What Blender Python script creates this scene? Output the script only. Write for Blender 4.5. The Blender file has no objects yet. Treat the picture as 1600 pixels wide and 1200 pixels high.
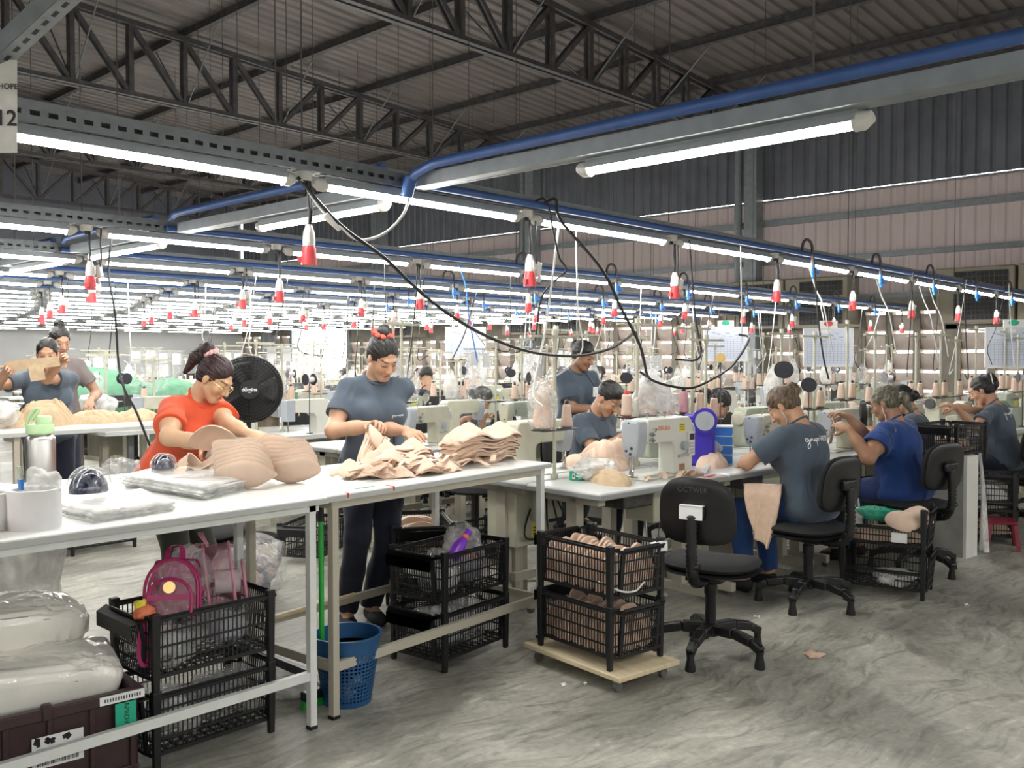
EXPOSURE, SKY, LAMP, TRANSLUCE = 0.0, 5.0, 66.0, .05
import bpy, math, random
import numpy as np
from mathutils import Vector, Matrix, Euler
from mathutils.bvhtree import BVHTree
PI = math.pi
R = math.radians
C = bpy.context.scene.collection
rng = random.Random(7)
ORD = ['first', 'second', 'third', 'fourth', 'fifth', 'sixth', 'seventh', 'eighth', 'ninth', 'tenth', 'eleventh', 'twelfth', 'thirteenth',
       'fourteenth', 'fifteenth', 'sixteenth', 'seventeenth', 'eighteenth', 'nineteenth', 'twentieth']
ORD += ['twenty-' + o for o in ORD[:9]] + ['thirtieth'] + ['thirty-' + o for o in ORD[:9]]


# ---------------------------------------------------------------- materials
def new_mat(name):
    m = bpy.data.materials.new(name)
    m.use_nodes = True
    nt = m.node_tree
    return m, nt, nt.nodes['Principled BSDF']


def lin(c):
    return tuple((x / 12.92 if x <= .04045 else ((x + .055) / 1.055) ** 2.4) for x in c)


def mat(name, col, rough=.5, metal=0., var=.06, scale=18., bump=0., bscale=60., spec=.5, trans=0., alpha=1., sheen=0., attr=None, coat=0., subs=0.,
        stretch=(1, 1, 1), col2=None, contrast=(.3, .7), detail=4.):
    """principled surface whose colour wanders a little by object-space noise"""
    m, nt, b = new_mat(name)
    N, L = nt.nodes, nt.links
    tc = N.new('ShaderNodeTexCoord')
    mp = N.new('ShaderNodeMapping')
    mp.inputs['Scale'].default_value = stretch
    L.new(tc.outputs['Object'], mp.inputs['Vector'])
    nz = N.new('ShaderNodeTexNoise')
    nz.inputs['Scale'].default_value = scale
    nz.inputs['Detail'].default_value = detail
    L.new(mp.outputs['Vector'], nz.inputs['Vector'])
    rp = N.new('ShaderNodeValToRGB')
    rp.color_ramp.elements[0].position, rp.color_ramp.elements[1].position = contrast
    c1 = tuple(max(0, x * (1 - var)) for x in col)
    c2 = tuple(min(1, x * (1 + var)) for x in col) if col2 is None else col2
    rp.color_ramp.elements[0].color = (*c1, 1)
    rp.color_ramp.elements[1].color = (*c2, 1)
    L.new(nz.outputs['Fac'], rp.inputs['Fac'])
    out = rp.outputs['Color']
    if attr:
        a = N.new('ShaderNodeAttribute')
        a.attribute_name = attr
        mx = N.new('ShaderNodeMix')
        mx.data_type = 'RGBA'
        mx.blend_type = 'MULTIPLY'
        mx.inputs['Factor'].default_value = 1
        L.new(a.outputs['Color'], mx.inputs['A'])
        L.new(out, mx.inputs['B'])
        out = mx.outputs['Result']
    L.new(out, b.inputs['Base Color'])
    b.inputs['Roughness'].default_value = rough
    b.inputs['Metallic'].default_value = metal
    b.inputs['Specular IOR Level'].default_value = spec
    if trans:
        b.inputs['Transmission Weight'].default_value = trans
    if alpha < 1:
        b.inputs['Alpha'].default_value = alpha
    if sheen:
        b.inputs['Sheen Weight'].default_value = sheen
    if coat:
        b.inputs['Coat Weight'].default_value = coat
    if subs:
        b.inputs['Subsurface Weight'].default_value = subs
        b.inputs['Subsurface Radius'].default_value = (.02, .008, .005)
        b.inputs['Subsurface Scale'].default_value = .5
    if bump:
        n2 = N.new('ShaderNodeTexNoise')
        n2.inputs['Scale'].default_value = bscale
        n2.inputs['Detail'].default_value = 5
        L.new(mp.outputs['Vector'], n2.inputs['Vector'])
        bp = N.new('ShaderNodeBump')
        bp.inputs['Strength'].default_value = bump
        bp.inputs['Distance'].default_value = .01
        L.new(n2.outputs['Fac'], bp.inputs['Height'])
        L.new(bp.outputs['Normal'], b.inputs['Normal'])
    return m


def emit_mat(name, col, strength):
    m, nt, b = new_mat(name)
    b.inputs['Base Color'].default_value = (.8, .8, .8, 1)
    b.inputs['Emission Color'].default_value = (*col, 1)
    b.inputs['Emission Strength'].default_value = strength
    return m


def film_mat(name, tint, opacity, rough=.15, scale=40., gloss=.35):
    """thin polythene film: mostly see-through, milky where it creases, with shiny wrinkles"""
    m, nt, b = new_mat(name)
    N, L = nt.nodes, nt.links
    tc = N.new('ShaderNodeTexCoord')
    nz = N.new('ShaderNodeTexNoise')
    nz.inputs['Scale'].default_value = scale
    nz.inputs['Detail'].default_value = 3
    nz.inputs['Distortion'].default_value = 1.0
    L.new(tc.outputs['Object'], nz.inputs['Vector'])
    bp = N.new('ShaderNodeBump')
    bp.inputs['Strength'].default_value = .5
    bp.inputs['Distance'].default_value = .02
    L.new(nz.outputs['Fac'], bp.inputs['Height'])
    rp = N.new('ShaderNodeMapRange')
    rp.inputs['From Min'].default_value = .35
    rp.inputs['From Max'].default_value = .7
    rp.inputs['To Min'].default_value = max(0, opacity - .22)
    rp.inputs['To Max'].default_value = min(1, opacity + .22)
    L.new(nz.outputs['Fac'], rp.inputs['Value'])
    b.inputs['Base Color'].default_value = (*tint, 1)
    b.inputs['Roughness'].default_value = rough
    b.inputs['Specular IOR Level'].default_value = gloss
    b.inputs['Coat Weight'].default_value = gloss
    b.inputs['Coat Roughness'].default_value = .08
    L.new(rp.outputs['Result'], b.inputs['Alpha'])
    L.new(bp.outputs['Normal'], b.inputs['Normal'])
    L.new(bp.outputs['Normal'], b.inputs['Coat Normal'])
    return m


# ---------------------------------------------------------------- mesh builder
def rotm(rx=0, ry=0, rz=0):
    return Euler((rx, ry, rz)).to_matrix()


def frame_from(d, up=(0, 0, 1)):
    d = Vector(d).normalized()
    u = Vector(up)
    if abs(d.dot(u)) > .98:
        u = Vector((1, 0, 0)) if abs(d.x) < .9 else Vector((0, 1, 0))
    s = d.cross(u).normalized()
    return d, s, s.cross(d)


class MB:
    def __init__(self):
        self.v, self.f, self.m = [], [], []
        self.cur = 0

    def add(self, vs, fs, mi=None):
        n = len(self.v)
        self.v.extend(tuple(p) for p in vs)
        mi = self.cur if mi is None else mi
        for f in fs:
            self.f.append(tuple(i + n for i in f))
            self.m.append(mi)
        return self

    def box(self, c, s, rot=None, taper=None):
        hx, hy, hz = s[0] / 2, s[1] / 2, s[2] / 2
        vs = []
        for z in (-1, 1):
            k = 1 if (taper is None or z > 0) else taper
            for x, y in ((-1, -1), (1, -1), (1, 1), (-1, 1)):
                p = Vector((x * hx * k, y * hy * k, z * hz))
                if rot is not None:
                    p = rot @ p
                vs.append((p.x + c[0], p.y + c[1], p.z + c[2]))
        return self.add(vs, [(3, 2, 1, 0), (4, 5, 6, 7), (0, 1, 5, 4), (1, 2, 6, 5), (2, 3, 7, 6), (3, 0, 4, 7)])

    def bx(self, x0, x1, y0, y1, z0, z1):
        return self.box(((x0 + x1) / 2, (y0 + y1) / 2, (z0 + z1) / 2), (abs(x1 - x0), abs(y1 - y0), abs(z1 - z0)))

    def bar(self, p, q, w, h, up=(0, 0, 1)):
        p, q = Vector(p), Vector(q)
        d, s, u = frame_from(q - p, up)
        vs = []
        for e in (p, q):
            for a, b in ((-1, -1), (1, -1), (1, 1), (-1, 1)):
                vs.append(e + s * (a * w / 2) + u * (b * h / 2))
        return self.add(vs, [(0, 1, 2, 3), (7, 6, 5, 4), (0, 4, 5, 1), (1, 5, 6, 2), (2, 6, 7, 3), (3, 7, 4, 0)])

    def tube(self, pts, r, seg=8, caps=True, closed=False):
        pts = [Vector(p) for p in pts]
        n = len(pts)
        rs = r if isinstance(r, (list, tuple)) else [r] * n
        vs, fs = [], []
        prev = None
        for i in range(n):
            if closed:
                d = pts[(i + 1) % n] - pts[i - 1]
            else:
                d = pts[min(i + 1, n - 1)] - pts[max(i - 1, 0)]
            if d.length < 1e-9:
                d = Vector((0, 0, 1))
            d.normalize()
            if prev is None:
                _, s, u = frame_from(d)
            else:
                s = prev - d * prev.dot(d)
                s = s.normalized() if s.length > 1e-6 else frame_from(d)[1]
                u = s.cross(d)
            prev = s
            for k in range(seg):
                a = 2 * PI * k / seg
                vs.append(pts[i] + (s * math.cos(a) + u * math.sin(a)) * rs[i])
        for i in range(n if closed else n - 1):
            j = (i + 1) % n
            for k in range(seg):
                k2 = (k + 1) % seg
                fs.append((i * seg + k, j * seg + k, j * seg + k2, i * seg + k2)[::-1])
        if caps and not closed:
            fs.append(tuple(range(seg)))
            fs.append(tuple((n - 1) * seg + k for k in range(seg))[::-1])
        return self.add(vs, fs)

    def cyl(self, p, q, r, seg=12, r2=None):
        return self.tube([p, q], [r, r if r2 is None else r2], seg)

    def lathe(self, prof, c=(0, 0, 0), seg=24, rot=None, sx=1, sy=1):
        vs, fs = [], []
        n = len(prof)
        for (r, z) in prof:
            for k in range(seg):
                a = 2 * PI * k / seg
                p = Vector((r * math.cos(a) * sx, r * math.sin(a) * sy, z))
                if rot is not None:
                    p = rot @ p
                vs.append((p.x + c[0], p.y + c[1], p.z + c[2]))
        for i in range(n - 1):
            for k in range(seg):
                k2 = (k + 1) % seg
                fs.append((i * seg + k, i * seg + k2, (i + 1) * seg + k2, (i + 1) * seg + k))
        if prof[0][0] > 1e-6:
            fs.append(tuple(range(seg))[::-1])
        if prof[-1][0] > 1e-6:
            fs.append(tuple((n - 1) * seg + k for k in range(seg)))
        return self.add(vs, fs)

    def prism(self, poly, z0, z1, M=None):
        n = len(poly)
        vs = [Vector((x, y, z)) for z in (z0, z1) for x, y in poly]
        if M is not None:
            vs = [M @ p for p in vs]
        fs = [tuple(range(n))[::-1], tuple(range(n, 2 * n))]
        for i in range(n):
            j = (i + 1) % n
            fs.append((i, j, n + j, n + i))
        return self.add(vs, fs)

    def grid(self, fn, nu, nv, closed_u=False, closed_v=False):
        vs = [fn(i / nu if closed_u else i / (nu - 1), j / nv if closed_v else j / (nv - 1)) for i in range(nu) for j in range(nv)]
        fs = []
        for i in range(nu if closed_u else nu - 1):
            for j in range(nv if closed_v else nv - 1):
                i2, j2 = (i + 1) % nu, (j + 1) % nv
                fs.append((i * nv + j, i2 * nv + j, i2 * nv + j2, i * nv + j2))
        return self.add(vs, fs)

    def build(self, name, mats, parent=None, smooth=True, bevel=0., bseg=2, loc=None, angle=35, solid=0., subd=0):
        me = bpy.data.meshes.new(name)
        me.from_pydata(self.v, [], self.f)
        ml = mats if isinstance(mats, (list, tuple)) else [mats]
        for m in ml:
            me.materials.append(m)
        if len(ml) > 1:
            me.polygons.foreach_set('material_index', self.m)
        if smooth:
            me.polygons.foreach_set('use_smooth', [True] * len(me.polygons))
            me.set_sharp_from_angle(angle=R(angle))
        me.update()
        o = bpy.data.objects.new(name, me)
        C.objects.link(o)
        if parent is not None:
            o.parent = parent
        if loc is not None:
            o.location = loc
        if solid:
            md = o.modifiers.new('solid', 'SOLIDIFY')
            md.thickness = solid
            md.offset = 0
        if bevel:
            md = o.modifiers.new('bevel', 'BEVEL')
            md.width = bevel
            md.segments = bseg
            md.limit_method = 'ANGLE'
            md.angle_limit = R(40)
            md.use_clamp_overlap = True
        if subd:
            md = o.modifiers.new('subd', 'SUBSURF')
            md.levels = md.render_levels = subd
        return o


def thing(name, label, cat, loc=(0, 0, 0), rz=0., group=None):
    o = bpy.data.objects.new(name, None)
    o.empty_display_size = .05
    C.objects.link(o)
    o.location = loc
    o.rotation_euler = (0, 0, rz)
    return tag(o, label, cat, group)


def tag(o, label, cat, group=None):
    o['label'] = label
    o['category'] = cat
    if group:
        o['group'] = group
    return o


def struct(o):
    o['kind'] = 'structure'
    return o


def stuff(o):
    o['kind'] = 'stuff'
    return o


def dup(root, loc=None, rz=None, label=None, group=None, scale=None):
    def cp(o, par):
        c = o.copy()
        C.objects.link(c)
        c.parent = par
        for ch in o.children:
            cp(ch, c)
        return c
    r = cp(root, None)
    if loc is not None:
        r.location = loc
    if rz is not None:
        r.rotation_euler = (0, 0, rz)
    if label:
        r['label'] = label
    if group:
        r['group'] = group
    if scale is not None:
        r.scale = (scale,) * 3 if not isinstance(scale, tuple) else scale
    return r


class Kind:
    """first use keeps the prototype, later uses copy it with all its parts"""

    def __init__(self, make):
        self.make, self.proto, self.n = make, None, 0

    def at(self, loc, rz=0., label=None, group=None, scale=None, tilt=None):
        self.n += 1
        if self.proto is None:
            self.proto = o = self.make()
            o.location = loc
            o.rotation_euler = (0, 0, rz)
            if label:
                o['label'] = label
            if group:
                o['group'] = group
            if scale is not None:
                o.scale = (scale,) * 3 if not isinstance(scale, tuple) else scale
        else:
            o = dup(self.proto, loc, rz, label, group, (1, 1, 1) if scale is None else scale)
        if tilt is not None:
            o.rotation_euler = (tilt[0], tilt[1], rz)
        return o


# ---------------------------------------------------------------- numpy noise and signed-distance modelling
_h = np.random.RandomState(3).rand(64, 64, 64).astype(np.float32)


def vnoise(P):
    P = np.asarray(P, dtype=np.float32)
    i = np.floor(P).astype(int)
    f = P - i
    f = f * f * (3 - 2 * f)
    i &= 63
    j = (i + 1) & 63
    x0, y0, z0 = i[..., 0], i[..., 1], i[..., 2]
    x1, y1, z1 = j[..., 0], j[..., 1], j[..., 2]
    fx, fy, fz = f[..., 0], f[..., 1], f[..., 2]
    a = _h[x0, y0, z0] * (1 - fx) + _h[x1, y0, z0] * fx
    b = _h[x0, y1, z0] * (1 - fx) + _h[x1, y1, z0] * fx
    c = _h[x0, y0, z1] * (1 - fx) + _h[x1, y0, z1] * fx
    d = _h[x0, y1, z1] * (1 - fx) + _h[x1, y1, z1] * fx
    return ((a * (1 - fy) + b * fy) * (1 - fz) + (c * (1 - fy) + d * fy) * fz) * 2 - 1


def fbm(P, o=3):
    P = np.asarray(P, dtype=np.float32)
    s, a = 0, 1.
    for k in range(o):
        s = s + a * vnoise(P * (2 ** k) + 17.3 * k)
        a *= .5
    return s


def V(*a):
    return np.array(a, dtype=np.float64)


def unit(a):
    return a / (np.linalg.norm(a) + 1e-12)


class SDF:
    """a list of rounded primitives blended into one skin"""

    def __init__(self):
        self.p = []

    def cone(self, a, b, r1, r2, k=.02):
        self.p.append(('c', np.array(a, float), np.array(b, float), r1, r2, k))
        return self

    def ell(self, c, r, rot=None, k=.02):
        self.p.append(('e', np.array(c, float), np.array(r, float), np.eye(3) if rot is None else np.array(rot, float), 0, k))
        return self

    def cut(self, c, r, rot=None, k=.01):
        self.p.append(('x', np.array(c, float), np.array(r, float), np.eye(3) if rot is None else np.array(rot, float), 0, k))
        return self

    def half(self, c, n, k=.006):
        self.p.append(('h', np.array(c, float), unit(np.array(n, float)), None, 0, k))
        return self

    def bounds(self, pad):
        lo, hi = np.full(3, 1e9), np.full(3, -1e9)
        for q in self.p:
            if q[0] == 'c':
                for e, r in ((q[1], q[3]), (q[2], q[4])):
                    lo, hi = np.minimum(lo, e - r), np.maximum(hi, e + r)
            elif q[0] == 'e':
                ext = np.sqrt(((q[3] * q[2]) ** 2).sum(1))
                lo, hi = np.minimum(lo, q[1] - ext), np.maximum(hi, q[1] + ext)
        return lo - pad, hi + pad

    def field(self, vox, inflate=0., disp=None):
        lo, hi = self.bounds(.03 + inflate + 2 * vox)
        n = np.ceil((hi - lo) / vox).astype(int) + 1
        F = np.full(n, .05, np.float32)
        ax = [lo[i] + vox * np.arange(n[i]) for i in range(3)]
        for q in self.p:
            k = q[5]
            m = k + .03 + inflate
            if q[0] == 'c':
                l = np.minimum(q[1] - q[3], q[2] - q[4]) - m
                h = np.maximum(q[1] + q[3], q[2] + q[4]) + m
            elif q[0] == 'h':
                l, h = lo, hi
            else:
                ext = np.sqrt(((q[3] * q[2]) ** 2).sum(1))
                l, h = q[1] - ext - m, q[1] + ext + m
            s = [slice(max(0, int((l[i] - lo[i]) / vox)), min(n[i], int((h[i] - lo[i]) / vox) + 2)) for i in range(3)]
            if any(x.stop <= x.start for x in s):
                continue
            X = ax[0][s[0]][:, None, None]
            Y = ax[1][s[1]][None, :, None]
            Zc = ax[2][s[2]][None, None, :]
            if q[0] == 'c':
                a, b, r1, r2 = q[1:5]
                ba = b - a
                L2 = max(ba.dot(ba), 1e-9)
                t = np.clip(((X - a[0]) * ba[0] + (Y - a[1]) * ba[1] + (Zc - a[2]) * ba[2]) / L2, 0, 1)
                d = np.sqrt((X - a[0] - t * ba[0]) ** 2 + (Y - a[1] - t * ba[1]) ** 2 + (Zc - a[2] - t * ba[2]) ** 2) - (r1 + (r2 - r1) * t)
            elif q[0] == 'h':
                d = (X - q[1][0]) * q[2][0] + (Y - q[1][1]) * q[2][1] + (Zc - q[1][2]) * q[2][2] + 0 * X
                F[...] = np.maximum(F, d)
                continue
            else:
                c, r, Rm = q[1], q[2], q[3]
                dx, dy, dz = X - c[0], Y - c[1], Zc - c[2]
                u = [(dx * Rm[0, i] + dy * Rm[1, i] + dz * Rm[2, i]) / r[i] for i in range(3)]
                k0 = np.sqrt(u[0] ** 2 + u[1] ** 2 + u[2] ** 2)
                k1 = np.sqrt((u[0] / r[0]) ** 2 + (u[1] / r[1]) ** 2 + (u[2] / r[2]) ** 2)
                d = k0 * (k0 - 1) / (k1 + 1e-9)
            f = F[s[0], s[1], s[2]]
            if q[0] == 'x':
                hh = np.clip(.5 - .5 * (f + d) / k, 0, 1)
                F[s[0], s[1], s[2]] = f * (1 - hh) + (-d) * hh + k * hh * (1 - hh)
            else:
                d = d - inflate
                hh = np.clip(.5 + .5 * (f - d) / k, 0, 1)
                F[s[0], s[1], s[2]] = f * (1 - hh) + d * hh - k * hh * (1 - hh)
        if disp is not None:
            band = np.abs(F) < .03
            idx = np.argwhere(band)
            P = lo + idx * vox
            F[band] += disp(P).astype(np.float32)
        return F, lo

    def mesh(self, name, m, parent, vox=.006, inflate=0., disp=None, colour=None, adapt=0.):
        import openvdb as vdb
        F, lo = self.field(vox, inflate, disp)
        g = vdb.FloatGrid(.05)
        g.copyFromArray(np.ascontiguousarray(F))
        pts, tris, quads = g.convertToPolygons(isovalue=0., adaptivity=adapt)
        pts = pts * vox + lo
        me = bpy.data.meshes.new(name)
        nv, nq, ntr = len(pts), len(quads), len(tris)
        me.vertices.add(nv)
        me.vertices.foreach_set('co', pts.astype(np.float32).ravel())
        loops = np.concatenate([quads[:, ::-1].ravel(), tris[:, ::-1].ravel()]).astype(np.int32)
        me.loops.add(len(loops))
        me.loops.foreach_set('vertex_index', loops)
        me.polygons.add(nq + ntr)
        st = np.concatenate([np.arange(nq) * 4, nq * 4 + np.arange(ntr) * 3]).astype(np.int32)
        me.polygons.foreach_set('loop_start', st)
        me.polygons.foreach_set('use_smooth', np.ones(nq + ntr, bool))
        me.materials.append(m)
        me.update(calc_edges=True)
        me.validate()
        if colour is not None:
            at = me.attributes.new('col', 'FLOAT_COLOR', 'POINT')
            co = np.ones((nv, 4), np.float32)
            co[:, :3] = colour(pts)
            at.data.foreach_set('color', co.ravel())
        o = bpy.data.objects.new(name, me)
        C.objects.link(o)
        if parent is not None:
            o.parent = parent
        return o


# ---------------------------------------------------------------- writing
_tc = {}


def text_mesh(s, size=1., bold=0.):
    key = (s, size, bold)
    if key not in _tc:
        cu = bpy.data.curves.new('lettering', 'FONT')
        cu.body = s
        cu.size = size
        cu.offset = bold
        cu.align_x = 'CENTER'
        cu.align_y = 'CENTER'
        cu.resolution_u = 3
        o = bpy.data.objects.new('lettering', cu)
        C.objects.link(o)
        dg = bpy.context.evaluated_depsgraph_get()
        me = o.evaluated_get(dg).to_mesh()
        vs = [tuple(v.co) for v in me.vertices]
        fs = [tuple(p.vertices) for p in me.polygons]
        o.evaluated_get(dg).to_mesh_clear()
        bpy.data.objects.remove(o)
        bpy.data.curves.remove(cu)
        _tc[key] = (vs, fs)
    return _tc[key]


def write(mb, s, M, size, bold=0., lift=.0008, sx=1.):
    vs, fs = text_mesh(s, size, bold)
    return mb.add([M @ Vector((v[0] * sx, v[1], lift)) for v in vs], fs)


def plane_at(c, right, up):
    """matrix whose x is right, y is up, z is out of the face"""
    r = Vector(right).normalized()
    u = Vector(up).normalized()
    n = r.cross(u)
    M = Matrix((r, u, n)).transposed().to_4x4()
    M.translation = Vector(c)
    return M
# ---------------------------------------------------------------- the palette
M = {}
M['steel_dark'] = mat('dark painted steel', (.115, .11, .112), .5, .25, .25, 9)
M['steel_grey'] = mat('grey painted steel', (.30, .33, .35), .45, .2, .1, 12)
M['galv'] = mat('galvanised steel', (.22, .24, .255), .42, .4, .12, 25)
M['roof'] = mat('weathered roof sheet', (.225, .20, .193), .48, .3, .2, 2.2, stretch=(.35, 1, 1))
M['wall_dark'] = mat('dark wall sheet', (.19, .20, .235), .5, .15, .15, 2)
M['white_enamel'] = mat('white enamelled steel', (.72, .74, .72), .35, 0, .06, 14)
M['cream_enamel'] = mat('chipped cream enamel', (.52, .49, .40), .45, 0, .14, 22, col2=(.52, .45, .34), contrast=(.55, .8))
M['laminate'] = mat('white laminate', (.86, .86, .83), .28, 0, .025, 6)
M['laminate_edge'] = mat('grey edge band', (.48, .49, .48), .4, 0, .05, 10)
M['bench_grey'] = mat('grey bench laminate', (.60, .61, .60), .3, 0, .05, 9)
M['bench_rim'] = mat('grey bench rim', (.30, .31, .31), .4, 0, .05, 9)
M['black_plastic'] = mat('black crate plastic', (.006, .0065, .008), .48, 0, .2, 20)
M['black_soft'] = mat('black chair upholstery', (.011, .011, .013), .75, 0, .2, 120, bump=.15, bscale=400)
M['black_gloss'] = mat('black moulded plastic', (.009, .009, .010), .36, 0, .2, 30)
M['machine'] = mat('ivory machine enamel', (.70, .70, .635), .26, 0, .03, 10)
M['machine_old'] = mat('aged cream machine enamel', (.54, .53, .42), .33, 0, .08, 10)
M['machine_grey'] = mat('grey machine cover', (.42, .45, .49), .35, 0, .05, 12)
M['machine_green'] = mat('pale green machine enamel', (.44, .49, .40), .35, 0, .06, 12)
M['chrome'] = mat('bright machine steel', (.70, .70, .70), .18, 1., .05, 30)
M['iron'] = mat('dark machine iron', (.10, .10, .10), .4, .6, .2, 30)
M['beige'] = mat('beige stretch fabric', (.72, .52, .385), .85, 0, .06, 30, sheen=.3, bump=.12, bscale=300)
M['beige_light'] = mat('pale skin-tone foam', (.78, .585, .45), .8, 0, .04, 20, sheen=.25)
M['beige_edge'] = mat('raw foam edge', (.60, .43, .32), .85, 0, .05, 40)
M['khaki'] = mat('khaki lingerie fabric', (.56, .42, .27), .8, 0, .12, 25, bump=.2, bscale=120)
M['thread'] = mat('pale peach thread', (.80, .60, .48), .75, 0, .05, 3, bump=.5, bscale=30, stretch=(1, 1, 40))
M['thread_pink'] = mat('pink thread', (.72, .38, .42), .75, 0, .05, 3, bump=.5, bscale=30, stretch=(1, 1, 40))
M['spool_black'] = mat('black spool plastic', (.02, .02, .03), .35, 0, .1, 20)
M['red_plastic'] = mat('red socket plastic', (.62, .06, .07), .4, 0, .12, 30)
M['white_plastic'] = mat('off-white plastic', (.72, .70, .66), .4, 0, .06, 30)
M['blue_pipe'] = mat('blue compressed-air pipe', (.05, .115, .33), .35, 0, .12, 14)
M['blue_valve'] = mat('bright blue valve plastic', (.03, .22, .72), .35, 0, .1, 20)
M['cable_black'] = mat('black rubber cable', (.012, .012, .013), .45, 0, .1, 20)
M['cable_white'] = mat('white cable', (.62, .62, .60), .45, 0, .05, 20)
M['paper'] = mat('white paper', (.82, .82, .82), .7, 0, .03, 20)
M['ink'] = mat('black ink', (.02, .02, .025), .6, 0, .1, 30)
M['white_ink'] = mat('white print', (.85, .86, .88), .6, 0, .03, 30)
M['orange_ink'] = mat('orange print', (.80, .22, .10), .5, 0, .05, 30)
M['yellow'] = mat('yellow warning sticker', (.80, .68, .05), .5, 0, .05, 30)
M['red'] = mat('red paint mark', (.62, .05, .05), .5, 0, .08, 30)
M['green'] = mat('green sticker', (.02, .42, .26), .5, 0, .06, 30)
M['kraft'] = mat('brown cardboard', (.36, .22, .12), .8, 0, .1, 20)
M['wood'] = mat('pale pine board', (.62, .52, .34), .65, 0, .14, 5, stretch=(1, 10, 1), bump=.2, bscale=20)
M['bin_brown'] = mat('dark brown tote plastic', (.045, .022, .024), .42, 0, .15, 12)
M['basket_blue'] = mat('blue basket plastic', (.015, .085, .22), .4, 0, .1, 20)
M['broom_green'] = mat('green broom handle', (.03, .42, .06), .35, 0, .08, 10)
M['bottle_lid'] = mat('sage green lid', (.46, .66, .36), .45, 0, .04, 10)
M['brushed'] = mat('brushed stainless steel', (.56, .55, .53), .3, 1., .12, 6, stretch=(1, 1, .05))
M['pink'] = mat('hot pink trim', (.40, .016, .13), .4, 0, .1, 20)
M['pink_pale'] = mat('dusty pink strap', (.66, .28, .36), .5, 0, .1, 20)
M['violet'] = mat('violet bottle plastic', (.22, .04, .55), .3, 0, .1, 20)
M['royal'] = mat('violet-blue barrel plastic', (.05, .03, .42), .3, 0, .08, 20)
M['navy_dome'] = mat('navy foil dome', (.012, .018, .05), .12, .2, .2, 20, coat=.8)
M['mint'] = mat('mint green cloth', (.05, .46, .30), .7, 0, .15, 30)
M['lime'] = mat('lime yellow cloth', (.55, .75, .08), .7, 0, .1, 30)
M['teal'] = mat('teal bottle', (.02, .48, .50), .3, 0, .1, 20)
M['film'] = film_mat('clear polythene', (.82, .82, .82), .30, .18, 9, .3)
M['film_clear'] = film_mat('very clear film', (.82, .84, .86), .17, .1, 14)
M['film_milky'] = film_mat('milky polythene', (.88, .88, .86), .58, .3, 8)
M['film_pink'] = film_mat('clear pink vinyl', (.55, .22, .30), .28, .12, 10)
M['wrapped'] = mat('cream goods under shiny film', (.88, .86, .79), .32, 0, .10, 5, bump=.5, bscale=14, coat=.8, detail=5)
M['concrete_pale'] = mat('pale painted concrete', (.66, .66, .62), .7, 0, .08, 5, bump=.2, bscale=30)
M['ac_body'] = mat('beige cooler casing', (.34, .31, .24), .5, 0, .06, 8)
M['grille'] = mat('black grille', (.02, .02, .022), .5, 0, .2, 30)
M['green_cover'] = mat('green bag cloth', (.16, .38, .24), .7, 0, .15, 14, bump=.3, bscale=40)
M['glass_lens'] = film_mat('spectacle lens', (.9, .9, .9), .06, .05, 3)
M['gold'] = mat('gold metal', (.75, .52, .22), .3, 1., .05, 30)
M['maroon'] = mat('dark red stool plastic', (.22, .01, .03), .4, 0, .1, 20)
M['board_blue'] = mat('printed planning sheet', (.60, .64, .74), .6, 0, .03, 20)
M['rubber'] = mat('grey caster rubber', (.12, .12, .12), .6, 0, .1, 20)
# ---------------------------------------------------------------- camera, world
cam = bpy.data.cameras.new('camera')
cam.sensor_width = 36
cam.lens = 36 * 1436 / 1600
cam.clip_end = 200
co = bpy.data.objects.new('camera', cam)
C.objects.link(co)
co.location = (0, 0, 1.5)
co.rotation_euler = (R(90) - math.atan(43 / 1436), 0, R(43 - 90))
bpy.context.scene.camera = co
sc = bpy.context.scene
sc.view_settings.view_transform = 'Standard'
sc.view_settings.look = 'None'
sc.view_settings.exposure = EXPOSURE
sc.view_settings.gamma = 1
sc.cycles.max_bounces = 7
sc.cycles.diffuse_bounces = 4
sc.cycles.glossy_bounces = 3
sc.cycles.transmission_bounces = 4
sc.cycles.transparent_max_bounces = 16
sc.cycles.caustics_reflective = False
sc.cycles.caustics_refractive = False
sc.cycles.sample_clamp_indirect = 4
w = bpy.data.worlds.new('daylight')
w.use_nodes = True
w.node_tree.nodes['Background'].inputs['Color'].default_value = (1, .95, .92, 1)
w.node_tree.nodes['Background'].inputs['Strength'].default_value = SKY
sc.world = w

# ---------------------------------------------------------------- the shell of the hall
XW, YF, XB, YB = 17.8, 30.0, -8.0, -8.0


def roof_z(x):
    return 6.84 + .052 * (XW - x)


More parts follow.
